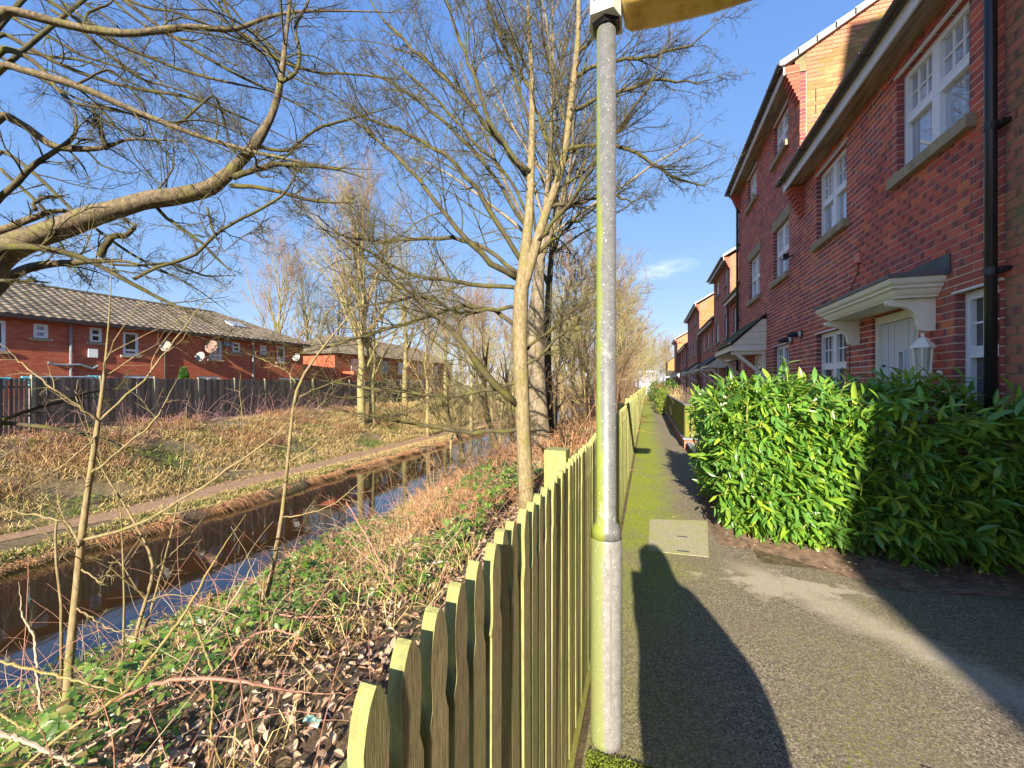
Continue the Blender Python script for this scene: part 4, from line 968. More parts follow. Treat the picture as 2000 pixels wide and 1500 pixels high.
MB().box(.79, .87, 10.33, 20.5, 1.011, 1.035).box(.871, 1.95, 10.33, 10.42, 1.011, 1.035).obj('top_rail', simple('weathered_grey_rail', (.2, .2, .17), .8, .3, 8, .1), GF)
for p_ in ((.86, 10.40), (.86, 13.7), (.86, 17), (.86, 20.4)): MB().box(p_[0]-.02, p_[0]+.05, p_[1]-.035, p_[1]+.035, .261, 1.01).obj('post', gwm, GF)

def shrub(name, label, cat, c_, rad, n, mat, L=(.05, .09), wr=.45, group=None, seed=0, stems=True):
    g = np.random.default_rng(seed); s = thing(name, label, cat, (c_[0], c_[1], 0), group=group)
    d = norm(g.normal(0, 1, (n, 3))); r = g.uniform(.72, 1.05, (n, 1))*(1 + .18*np.sin(d[:, :1]*7 + d[:, 1:2]*5))
    p_ = np.array(c_) + d*r*np.array(rad); p_[:, 2] = np.maximum(p_[:, 2], .06)
    L_ = g.uniform(*L, n); v, q = leaf_arrays(p_, norm(d + g.normal(0, .6, (n, 3))), norm(d + g.normal(0, .5, (n, 3)) + np.array([0, 0, .4])), L_, L_*wr, .15, .2)
    MB().add(v, q, a=np.repeat(g.random(n), 8)).obj('foliage', mat, s, kind='stuff')
    if stems:
        b_ = MB()
        for i in range(12):
            e_ = np.array(c_) + norm(g.normal(0, 1, 3))*np.array(rad)*.8; b_.tube([(c_[0] + g.normal(0, .08), c_[1] + g.normal(0, .08), 0), (np.array(c_) + e_)/2, e_], [.012, .008, .004], 4)
        b_.obj('stems', M['twig_brown'], s, kind='stuff')
    return s
M['lime'] = leaf_mat('variegated_yellow_green_leaf', [(0.20, 0.28, 0.03), (0.36, 0.40, 0.05), (0.12, 0.22, 0.02), (0.45, .45, .12)], .4, .3)
M['green'] = leaf_mat('mid_green_leaf', [(0.04, 0.10, 0.015), (0.09, 0.19, 0.02), (0.12, .22, .03)], .4, .3)
M['rust'] = leaf_mat('rusty_dry_leaf', [(0.30, 0.15, 0.07), (0.22, 0.11, 0.06), (0.36, .22, .1)], .8, .2, (.3, .15, .05), .1)
shrub('shrub', 'yellow-green variegated shrub spilling over the path beyond the slatted garden fence', 'shrub', (.80, 21.8, .62), (.36, .9, .62), 2600, M['lime'], seed=3)
shrub('shrub', 'dark green clipped shrub just behind the yellow-green one', 'shrub', (.72, 25.5, .65), (.45, 1.2, .65), 2200, M['green'], seed=4)
shrub('shrub', 'rusty brown winter shrub in the row of gardens', 'shrub', (.85, 29.5, .75), (.55, 1.5, .75), 2200, M['rust'], seed=5)
shrub('shrub', 'bright green rounded shrub farthest along the path edge', 'shrub', (.75, 38, .85), (.7, 3.0, .85), 2600, M['green'], L=(.09, .15), seed=6)
shrub('shrub', 'tall loose green shrub near the end of the gardens', 'shrub', (1.5, 33, .9), (.7, 2.0, .9), 2000, M['green'], L=(.08, .13), seed=8)
shrub('shrub', 'low dark evergreen shrub in the garden of the porch house', 'shrub', (1.6, 12.5, .55), (.4, .6, .35), 900, leaf_mat('blue_green_leaf', [(.02, .06, .05), (.04, .09, .08)], .5, .2), L=(.04, .07), seed=9)
# bare twiggy garden shrub and dry stalks
gs = thing('bare_shrub', 'bare dark twiggy shrub behind the slatted garden fence', 'shrub', (1.6, 14, 0)); b_ = MB()
for i in range(170):
    x, y = 1.5 + R.gauss(0, .25), 14.5 + R.gauss(0, 1.3); b_.tube([(x, y, .12), (x + R.gauss(0, .12), y + R.gauss(0, .15), .8), (x + R.gauss(0, .3), y + R.gauss(0, .35), R.uniform(1.1, 1.45))], [.01, .007, .003], 3)
b_.obj('twigs', simple('dark_twig', (0.13, 0.08, 0.07), .8, .3, 10, 0), gs, kind='stuff')
gs = thing('dry_plant', 'dry straw-coloured stalks standing above the slatted fence', 'plant', (1.1, 19, 0)); b_ = MB()
for i in range(26):
    x, y = 1.15 + R.gauss(0, .12), 18 + R.gauss(0, .8); b_.tube([(x, y, .12), (x + R.gauss(0, .05), y, .9), (x + R.gauss(0, .18), y + R.gauss(0, .1), R.uniform(1.15, 1.5))], [.016, .013, .004], 4)
b_.obj('stalks', simple('straw_stalk', (0.55, 0.36, 0.18), .8, .3, 10, 0), gs, kind='stuff')
rl = thing('garden_railing', 'dark metal railing between the small front gardens', 'railing', (1.7, 16, 0)); b_ = MB()
for zz in (.5, .95, 1.2): b_.tube([(1.2, 22.5, zz), (2.6, 22.5, zz)], .02, 6)
b_.obj('rail', M['black'], rl); b_ = MB()
for i in range(12): b_.tube([(1.2+i*.125, 22.5, .1), (1.2+i*.125, 22.5, 1.2)], .012, 5)
b_.obj('bars', M['black'], rl)
WW = MB().box(-1.1, .9, 78, 78.2, 0, 1.55).box(-1.15, .95, 77.97, 78.23, 1.551, 1.62).obj('end_wall', simple('cream_render', (0.66, 0.62, 0.52), .9, .1, 3, .1)); tag(WW, 'cream rendered wall closing the far end of the path', 'wall')
SLm = thing('street_lamp', 'small distant street lamp with a white head at the end of the path', 'street lamp', (-.2, 60, 0))
MB().tube([(-.2, 60, 0), (-.2, 60, 3.0), (-.2, 60, 3.15)], [.05, .045, .04], 8).obj('column', simple('pale_lamp_grey', (.55, .57, .58), .4, .1, 4, 0), SLm)
MB().box(-.3, .75, 59.85, 60.15, 3.151, 3.29).obj('lamp_head', M['upvc'], SLm)
RP = thing('brick_pier', 'small red brick pier with a dark cap just beyond the picket fence', 'pier', (-.62, 8.5, 0))
MB().box(-.79, -.53, 8.4, 8.66, -.2, .93).obj('shaft', simple('red_painted_brick', (.40, .08, .05), .8, .2, 8, .2), RP); MB().box(-.90, -.44, 8.33, 8.73, .931, .98).obj('cap', simple('maroon_cap', (.16, .04, .05), .7, .2, 8, .1), RP)

# ------------------------------------------------------------------ far bank: timber fence, brick terrace
fa = norm(np.array([-.078, .997, 0.])); fo = np.array([-20.5, 8.6, 0.]); fnn = np.array([.997, .078, 0])
FT = thing('timber_fence', 'tall dark weathered board fence with pale concrete posts, on the bank beyond the canal towpath', 'fence', (-20.5, 8.6, 0))
db_ = simple('weathered_dark_boards', (0.27, 0.21, 0.15), .9, .35, 3, .3, col2=(0.11, 0.088, 0.066), stretch=(3, 3, .4), tint=.5)
ps_ = simple('greenish_concrete_post', (0.33, 0.32, 0.20), .9, .3, 5, .2)
for bay in range(-8, 15):
    s0 = bay*2.0
    MB().obox(fo + fa*s0 + ZV*.72, fa*.05, fnn*.05, ZV*1.10).obj('post', ps_, FT)
    bd = MB(); s = s0 + .07; top = 1.74 + R.gauss(0, .02); gap = .012 if bay not in (-4, -3, -1) else .035
    while s < s0 + 1.93:
        w = .088; bd.obox(fo + fa*(s + w/2) + ZV*(top/2 + R.gauss(0, .012)) - ZV*.12 + fnn*R.gauss(0, .004), fa*w/2, fnn*.009, ZV*(top/2 + .12), a=R.random()); s += w + gap
    bd.obj('boards', db_, FT, kind='stuff')
    MB().obox(fo + fa*(s0+1) + ZV*1.4 - fnn*.03, fa*.95, fnn*.018, ZV*.04).obox(fo + fa*(s0+1) + ZV*.4 - fnn*.03, fa*.95, fnn*.018, ZV*.04).obj('rail', db_, FT)

HA = thing('terraced_house', 'long red brick terrace with grey-brown tiled roof and satellite dishes beyond the canal fence', 'house', (-29, 10, 0))
ha = norm(np.array([1.1, 14.7, 0])); ho = np.array([-25.4, 9.7, 0.]); hn = np.array([ha[1], -ha[0], 0.])
def hitA(px, py):
    u, w = px-1000, 750-py
    d = np.array([(u*CT - FPX*ST)/FPX, (u*ST + FPX*CT)/FPX, w/FPX]); t_ = (ho[0]*hn[0] + ho[1]*hn[1]) / (d[0]*hn[0] + d[1]*hn[1])
    p_ = d*t_; return float((p_ - ho) @ ha), float(p_[2] + HC)
def boxA(x0, x1, y0, y1):
    s0, z1 = hitA(x0, y0); s1, z0 = hitA(x1, y1); return (s0, s1, z0, z1)
S0A, S1A, EZ = -14.0, hitA(592, 700)[0], 4.42
wins = [boxA(65, 95, 631, 662), boxA(175, 200, 639, 670), boxA(454, 470, 668, 688), boxA(508, 521, 674, 693), boxA(-22, 12, 624, 686), boxA(240, 271, 647, 695), boxA(409, 434, 663, 703), boxA(541, 557, 677, 708)]
gfl = [boxA(240, 300, 733, 760), boxA(385, 430, 734, 760), boxA(545, 590, 738, 760), boxA(60, 130, 733, 770)]
wins = [(a, b_, c_, d_) for a, b_, c_, d_ in wins]; gfl = [(a, b_, .9, d_) for a, b_, c_, d_ in gfl]
M['brick_a'] = brick_mat('terrace_red_brick', [(0.46, 0.10, 0.05), (0.52, 0.125, 0.06), (0.40, 0.085, 0.045), (0.49, 0.14, 0.07)], dark_ends=False)
M['brick_a_flat'] = M['brick_a']
local_mb([(s, e, z, w_, -.2, -.006) for s, e, z, w_ in cells_minus(S0A, S1A, -.3, EZ, wins + gfl)], ho, ha, hn).obj('wall', simple('terrace_mortar', (0.42, 0.20, 0.14), .95, .2, 6, 0), HA)
bricks_to_mb(brick_cells(-9, S1A, .9, EZ, wins + gfl, gap=.009), ho, ha, hn, depth=.03).obj('brickwork', M['brick_a'], HA, kind='stuff')
for i, w_ in enumerate(wins + gfl):
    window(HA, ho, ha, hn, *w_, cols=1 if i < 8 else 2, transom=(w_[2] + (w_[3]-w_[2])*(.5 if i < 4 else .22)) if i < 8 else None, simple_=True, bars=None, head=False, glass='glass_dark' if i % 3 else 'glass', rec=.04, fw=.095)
    local_mb([(w_[0]-.1, w_[1]+.1, w_[2]-.07, w_[2]-.003, -.02, .06)], ho, ha, hn).obj('white_sill', M['upvc'], HA)
# back body and roof
bk = MB(); q0 = ho + ha*S0A - hn*.2; q1 = ho + ha*S1A - hn*.2; q2 = q1 - hn*8.2; q3 = q0 - hn*8.2
bk.add([q0, q1, q2, q3, q0 + ZV*EZ, q1 + ZV*EZ, q2 + ZV*EZ, q3 + ZV*EZ], [(1, 2, 6, 5), (2, 3, 7, 6), (3, 0, 4, 7)]); bk.obj('side_wall', M['brick_a'], HA)
RT = simple('grey_brown_concrete_tile', (0.22, 0.175, 0.12), .9, .3, 5, .3, col2=(0.11, 0.088, 0.062), tint=.35)
def tiled_slope(parent, e0, e1, up, run, hipL=0, hipR=0, tw=.33, name='roof'):
    """e0->e1 eave line, up = unit vector up the slope, run = slope length; overlapping profiled tiles"""
    e0, e1, up = [np.array(k, float) for k in (e0, e1, up)]; L = np.linalg.norm(e1-e0); a = (e1-e0)/L; n = np.cross(a, up); n *= np.sign(n[2])
    rows = int(run/.34); mb = MB()
    for r_ in range(rows):
        t0, t1 = r_*run/rows, (r_+1)*run/rows + .03; sL = hipL*t0/run; sR = L - hipR*t0/run
        K = int(L/tw); ss = np.arange(K)*tw + (0 if r_ % 2 else 0); ss = ss[(ss >= sL-.1) & (ss + tw <= sR + .15)]
        if not len(ss): continue
        pr = np.array([(0, .0), (.35, .0), (.5, .035), (.85, .035), (1.0, .0)]); k = len(pr); Kk = len(ss)
        base = e0 + ss[:, None, None]*a + pr[None, :, :1]*tw*a
        lo = base + up*t0 + n*(pr[None, :, 1:] + .045); hi = base + up*min(t1, run) + n*(pr[None, :, 1:] + .012); un = base + up*t0 + n*(.0)
        v = np.stack([np.broadcast_to(un, lo.shape), lo, hi], 1).reshape(-1, 3); idx = np.arange(Kk*3*k).reshape(Kk, 3, k)
        q = np.stack([idx[:, :-1, :-1], idx[:, :-1, 1:], idx[:, 1:, 1:], idx[:, 1:, :-1]], -1).reshape(-1, 4)
        mb.add(v, q, a=np.repeat(G.random(Kk), 2*(k-1)))
    return mb.obj(name, RT, parent, kind='stuff')
ov = .38; pit = math.radians(24); up_ = -hn*math.cos(pit) + ZV*math.sin(pit); rl_ = 4.65/math.cos(pit)
E0 = ho + ha*S0A + hn*ov + ZV*(EZ-.03); E1 = ho + ha*(S1A+.3) + hn*ov + ZV*(EZ-.03)
tiled_slope(HA, E0, E1, up_, rl_, 0, 4.0)
R0 = E0 + up_*rl_; R1 = E1 + up_*rl_ - ha*4.0; B0 = E0 - hn*9.3; B1 = E1 - hn*9.3
MB().add([E0, E1, R1, R0, B0, B1], [(0, 1, 2, 3), (3, 2, 5, 4)], [(1, 5, 2)]).obj('roof_deck', RT, HA)
MB().tube([R0 + ZV*.04, R1 + ZV*.04], .1, 8).tube([R1 + ZV*.04, E1 + ZV*.06], .09, 8).obj('ridge_tile', RT, HA)
MB().beam(E0 + hn*.02 - ZV*.06, E1 + hn*.02 - ZV*.06, .09, .13).obj('gutter', M['gutter'], HA)
MB().add([E0 - ZV*.12, E1 - ZV*.12, E1 - hn*ov - ZV*.10, E0 - hn*ov - ZV*.10], [(0, 1, 2, 3)]).obj('soffit', M['gutter'], HA)
gp = simple('grey_soil_pipe', (.22, .25, .27), .5, .2, 4, 0)
for px, y0, gm_ in ((137, 625, gp), (493, 655, gp), (321, 650, M['gutter'])):
    s, z = hitA(px, y0); b0 = ho + ha*s + hn*.07
    MB().tube([b0 + ZV*min(z, 4.9 if px == 137 else 4.3), b0 + ZV*.3], .055, 8).obj('soil_pipe', gm_, HA)
s, z = hitA(137, 712); b0 = ho + ha*s + hn*.1
MB().tube([b0 - ha*.75 + ZV*(z+.05), b0 - ha*.6 + ZV*(z-.02), b0 - ha*.2 + ZV*(z-.05), b0 + ZV*(z-.02), b0 + ha*.3 + ZV*(z), b0 + ha*.75 + ZV*(z-.16), b0 + ha*.95 + ZV*(z-.02)], .06, 8).obj('waste_pipe', gp, HA)
MB().tube([R0 + ha*((R1-R0) @ ha)*.62 + ZV*0, R0 + ha*((R1-R0) @ ha)*.62 + ZV*.62], .11, 10).obj('vent_pipe', simple('pale_vent_pipe', (.62, .62, .6), .6, .1, 4, 0), HA)
s, z = hitA(180, 690); local_mb([(s-.17, s+.17, z-.2, z+.2, .0, .10)], ho, ha, hn).obj('vent_box', M['upvc'], HA)
s, z = hitA(444, 672); local_mb([(s-.25, s+.25, z-.14, z+.14, .0, .12)], ho, ha, hn).obj('alarm_box', simple('blue_alarm_box', (.16, .26, .42), .5, .1, 4, 0), HA)
# skylight
k0 = E0 + ha*(hitA(480, 640)[0]-S0A+.7) + up_*2.6; nn_ = np.cross(ha, up_); nn_ *= np.sign(nn_[2])
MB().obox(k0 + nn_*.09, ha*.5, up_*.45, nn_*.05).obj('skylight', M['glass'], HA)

def dish(label, px, py, r, col, d_=.35):
    s, z = hitA(px, py); c_ = ho + ha*s + hn*d_ + ZV*z; sd = thing('satellite_dish', label, 'satellite dish', tuple(c_), group='satellite dishes on the terrace')
    n = norm(np.array([.35, -1, .32])); u = norm(np.cross(n, ZV)); w = np.cross(u, n); mb = MB(); v = [c_ - n*.0]; rings = 5; k = 18
    for i in range(1, rings+1):
        for j in range(k): rr = r*i/rings; v.append(c_ + u*rr*math.cos(j*6.2832/k) + w*rr*1.08*math.sin(j*6.2832/k) + n*(rr*rr/r)*.16)
    t_ = [(0, 1+j, 1+(j+1) % k) for j in range(k)]; q = [(1+(i-1)*k+j, 1+i*k+j, 1+i*k+(j+1) % k, 1+(i-1)*k+(j+1) % k) for i in range(1, rings) for j in range(k)]
    mb.add(v, q, t_); mb.obj('reflector', simple('dish_' + str(px), tuple(k_*.72 for k_ in col), .8, .25, 6, 0), sd, smooth=True)
    MB().tube([c_ - w*r*.9, c_ - w*r*.5 + n*r*1.1], .015, 6).obox(c_ - w*r*.45 + n*r*1.15, u*.04, w*.04, n*.06).obj('feed_arm', gp, sd)
    MB().tube([c_ - n*.02, ho + ha*s + ZV*z + hn*.001], .025, 6).obj('wall_bracket', gp, sd)
dish('large weathered pinkish satellite dish beside the tall window of the terrace', 403, 678, .36, (.44, .27, .21), .5)
dish('small white satellite dish just below left of the large pinkish one', 384, 697, .27, (.46, .46, .45))
dish('small pale satellite dish by the downpipe, leftmost of the four', 317, 677, .27, (.40, .38, .34))
dish('white satellite dish at the right-hand end of the terrace', 572, 698, .27, (.46, .46, .45))

HBq = thing('brick_house', 'second red brick house with hipped brown roof, behind bare trees right of the terrace', 'house', (-30, 38, 0))
bx0, bx1, by0, by1 = -33.5, -25.8, 29.4, 52
MB().box(bx0, bx1, by0, by1, -.3, 4.2).obj('wall', M['brick_a'], HBq)
for yy_ in (31.5, 36, 39, 43, 47):
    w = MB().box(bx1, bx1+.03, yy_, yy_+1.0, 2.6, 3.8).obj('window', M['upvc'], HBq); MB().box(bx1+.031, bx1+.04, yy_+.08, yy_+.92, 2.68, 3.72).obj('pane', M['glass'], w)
    w = MB().box(bx1, bx1+.03, yy_, yy_+1.4, .9, 2.0).obj('window', M['upvc'], HBq); MB().box(bx1+.031, bx1+.04, yy_+.08, yy_+1.32, .98, 1.92).obj('pane', M['glass_dark'], w)
MB().box(-25.799, -24.6, 30.4, 34.4, -.3, 2.6).obj('porch', M['brick_a'], HBq)
z1 = 6.35; xm = (bx0+bx1)/2
MB().add([(bx0-.4, by0-.4, 4.15), (bx1+.4, by0-.4, 4.15), (bx1+.4, by1+.4, 4.15), (bx0-.4, by1+.4, 4.15), (xm, by0+3.6, z1), (xm, by1-3.6, z1)], [(1, 2, 5, 4), (3, 0, 4, 5), (0, 3, 2, 1)], [(0, 1, 4), (2, 3, 5)]).obj('roof_deck', RT, HBq)
up2 = norm(np.array([xm-(bx1+.4), 0, z1-4.15])); tiled_slope(HBq, (bx1+.4, by0-.4, 4.15), (bx1+.4, by1+.4, 4.15), up2, math.hypot(xm-bx1-.4, z1-4.15), 4, 4)
up3 = norm(np.array([0, 4.0, z1-4.15])); tiled_slope(HBq, (bx0-.4, by0-.4, 4.15), (bx1+.4, by0-.4, 4.15), up3, math.hypot(4.0, z1-4.15), 4.2, 4.2)

# play frame with turquoise joints and a small conifer in the gardens behind the fence
PF_ = thing('play_frame', 'grey tubular frame with turquoise joints showing above the left end of the board fence', 'frame', (-23, 7, 0))
a0, a1, a2 = [np.array(P(x, y, d)) for x, y, d in ((60, 739, 15.6), (186, 737, 18.0), (2, 741, 14.6))]
tq = simple('turquoise_plastic', (0.12, 0.52, 0.58), .5, .1, 4, 0); gt = simple('grey_tube', (.5, .5, .5), .4, .15, 4, 0)
MB().tube([a0, a1], .06, 8).tube([a2, a2 + (a0-a2)*.8 - ZV*.12], .05, 8).obj('bar', gt, PF_)
for p_ in (a0, a1, a2): MB().tube([p_ - ZV*.35, p_ + ZV*.05], .09, 8).tube([p_ - fa*.25, p_ + fa*.25], .075, 8).obj('joint', tq, PF_); MB().tube([p_ - ZV*.35, (p_[0], p_[1], -.3)], .05, 8).obj('leg', gt, PF_)
c_ = P(359, 735, 21.5); tg = thing('conifer', 'small pointed evergreen just behind the board fence below the large dish', 'tree', (c_[0], c_[1], 0)); n = 2200
h_ = G.random(n)**.8*2.6; rr = (.62*(1 - h_/2.75) + .02)*np.sqrt(G.uniform(.4, 1, n)); aa = G.uniform(0, 6.283, n); pc = np.c_[c_[0] + rr*np.cos(aa), c_[1] + rr*np.sin(aa), h_ - .3]
dd_ = norm(np.c_[np.cos(aa), np.sin(aa), np.full(n, 1.2)] + G.normal(0, .3, (n, 3))); v, q = leaf_arrays(pc, dd_, norm(G.normal(0, 1, (n, 3))), np.full(n, .13), np.full(n, .05))
MB().add(v, q, a=np.repeat(G.random(n), 8)).obj('crown', leaf_mat('conifer_green', [(.04, .12, .02), (.09, .22, .04)], .6, .2), tg, kind='stuff'); MB().tube([(c_[0], c_[1], -.3), (c_[0], c_[1], 1.8)], [.05, .01], 5).obj('trunk', M['twig_brown'], tg)

# ------------------------------------------------------------------ bare trees
def bark(name, lo, hi, moss, amt, scale=9):
    m, t, b = nt(name); v = noise(t, scale, 7, .7, stretch=(1, 1, .4)); c = ramp(t, v, [(0.3, lo), (0.68, hi)])
    mk = math_(t, 'ADD', noise(t, 4.5, 6, .7), amt - .5)
    c = mix(t, ramp(t, mk, [(0.42, (0, 0, 0)), (0.62, (.85, .85, .85))]), c, moss)
    t.links.new(c, b.inputs['Base Color']); b.inputs['Roughness'].default_value = .9; b.inputs['Specular IOR Level'].default_value = .15; bump(t, b, v, .9, .012); return m
BK_OLD = bark('furrowed_grey_bark', (0.04, 0.033, 0.024), (0.26, 0.20, 0.125), (0.17, 0.17, 0.035), .42, 26)
BK_TW = bark('olive_twig_bark', (0.035, 0.03, 0.02), (0.13, 0.105, 0.06), (0.13, 0.13, 0.025), .46)
BK_PALE = bark('pale_tan_bark', (0.12, 0.09, 0.05), (0.38, 0.30, 0.17), (0.19, 0.18, 0.045), .44, 30)
BK_GREY = bark('smooth_grey_bark', (0.15, 0.12, 0.08), (0.36, 0.29, 0.20), (0.22, 0.20, 0.05), .40, 5)
BK_RED = bark('reddish_twig_bark', (0.17, 0.10, 0.06), (0.36, 0.23, 0.13), (0.30, 0.20, 0.10), .45)
BK_BG = bark('light_brown_background_bark', (0.22, 0.18, 0.09), (0.42, 0.34, 0.18), (0.26, 0.25, 0.07), .48)  # light brown bark of the trees beyond
BK_SAP = bark('sapling_bark', (0.16, 0.12, 0.06), (0.38, 0.29, 0.16), (0.22, 0.22, 0.05), .42, 20)

def resample(P_, W, n):
    P_ = np.array([tuple(p) for p in P_], float); W = np.array(W, float); d = np.r_[0, np.cumsum(np.linalg.norm(np.diff(P_, axis=0), axis=1))]
    t = np.linspace(0, d[-1], n); k = np.ones(3)/3
    out = np.stack([np.interp(t, d, P_[:, i]) for i in range(3)], 1); sm_ = out.copy()
    sm_[1:-1] = (out[:-2] + out[1:-1]*2 + out[2:])/4
    return sm_, np.interp(t, d, W)
def grow(g, S, D, L, R0, n, wob, up=0.0, taper=.22):
    B = len(S); pts = [S]; d = norm(D); p = S; drift = g.normal(0, wob*.5, (B, 3))
    for i in range(n):
        d = norm(d + g.normal(0, wob, (B, 3)) + drift + np.array([0, 0, up])); p = p + d*(L/n)[:, None]; pts.append(p)
    t = np.linspace(0, 1, n+1); return np.stack(pts, 1), R0[:, None]*(1 - (1-taper)*t)[None]
def spawn(g, pts, rad, cnt, t0=.15, t1=.98, ang=(.5, 1.1), lf=(.35, .6), rf=.6, flat=0.0, tpow=1.0):
    B, n, _ = pts.shape; L = np.linalg.norm(np.diff(pts, axis=1), axis=2).sum(1)
    t = t0 + (t1-t0)*g.random((B, cnt)); f = t*(n-1); i = np.minimum(f.astype(int), n-2); fr = (f-i)[..., None]; b = np.arange(B)[:, None]
    p = pts[b, i]*(1-fr) + pts[b, i+1]*fr; tn = norm(pts[b, i+1]-pts[b, i]); r = (rad[b, i]*(1-fr[..., 0]) + rad[b, i+1]*fr[..., 0])
    rv = g.normal(0, 1, (B, cnt, 3)); rv[..., 2] *= (1-flat); pe = norm(rv - (rv*tn).sum(-1, keepdims=True)*tn); a = g.uniform(*ang, (B, cnt))[..., None]
    D = tn*np.cos(a) + pe*np.sin(a); Lc = L[:, None]*g.uniform(*lf, (B, cnt))*(1-.5*t)
    return p.reshape(-1, 3), D.reshape(-1, 3), Lc.ravel(), (r*rf).ravel()
def crown(g, pts, rad, levels):
    """levels: dicts of spawn and grow arguments; yields the tubes of each level"""
    out = []
    for lv in levels:
        S, D, L, r = spawn(g, pts, rad, lv['cnt'], lv.get('t0', .15), lv.get('t1', .98), lv.get('ang', (.5, 1.1)), lv.get('lf', (.35, .6)), lv.get('rf', .6), lv.get('flat', 0))
        if 'lmax' in lv: L = np.minimum(L, lv['lmax'])
        r = np.maximum(r, lv.get('rmin', .001)); pts, rad = grow(g, S, D, L, r, lv['n'], lv.get('wob', .15), lv.get('up', 0), lv.get('taper', .3))
        out.append((pts, rad, lv.get('k', 3)))
    return out
def crown_mesh(mb, levels, which=None):
    for pts, rad, k in levels:
        v, q = tube_arrays(pts, rad, k); mb.add(v, q, a=0)
def traced(lst, n=16, d0=1.0):
    """polyline of (px, py, width px, depth)"""
    pp = [P(x, y, d) for x, y, w, d in lst]; ww = [w*d/FPX/2 for x, y, w, d in lst]; a, b_ = resample(pp, ww, n); b_ = b_*np.interp(np.linspace(0, 1, n), [0, .7, 1], [1, 1, .3 if lst[-1][2] < 10 else 1]); return a, b_

def bark_tube(pts, rad, k=16, amp=.09):
    n = max(30, len(pts)*3); t0 = np.linspace(0, 1, len(pts)); t = np.linspace(0, 1, n)
    p_ = np.stack([np.interp(t, t0, np.asarray(pts)[:, i]) for i in range(3)], 1); p_[1:-1] = (p_[:-2]+2*p_[1:-1]+p_[2:])/4; r_ = np.interp(t, t0, rad)
    v, q = tube_arrays(p_[None], r_[None], k); w = G.normal(0, 1, (n, k)); 
    for _ in range(2): w = (np.roll(w, 1, 0) + w*1.2 + np.roll(w, -1, 0))/2.4
    c_ = np.repeat(p_, k, 0); v = c_ + (v - c_)*(1 + amp*w.reshape(-1, 1)*np.clip(np.repeat(r_, k)/.05, .3, 1)[:, None])
    return MB().add(v, q)
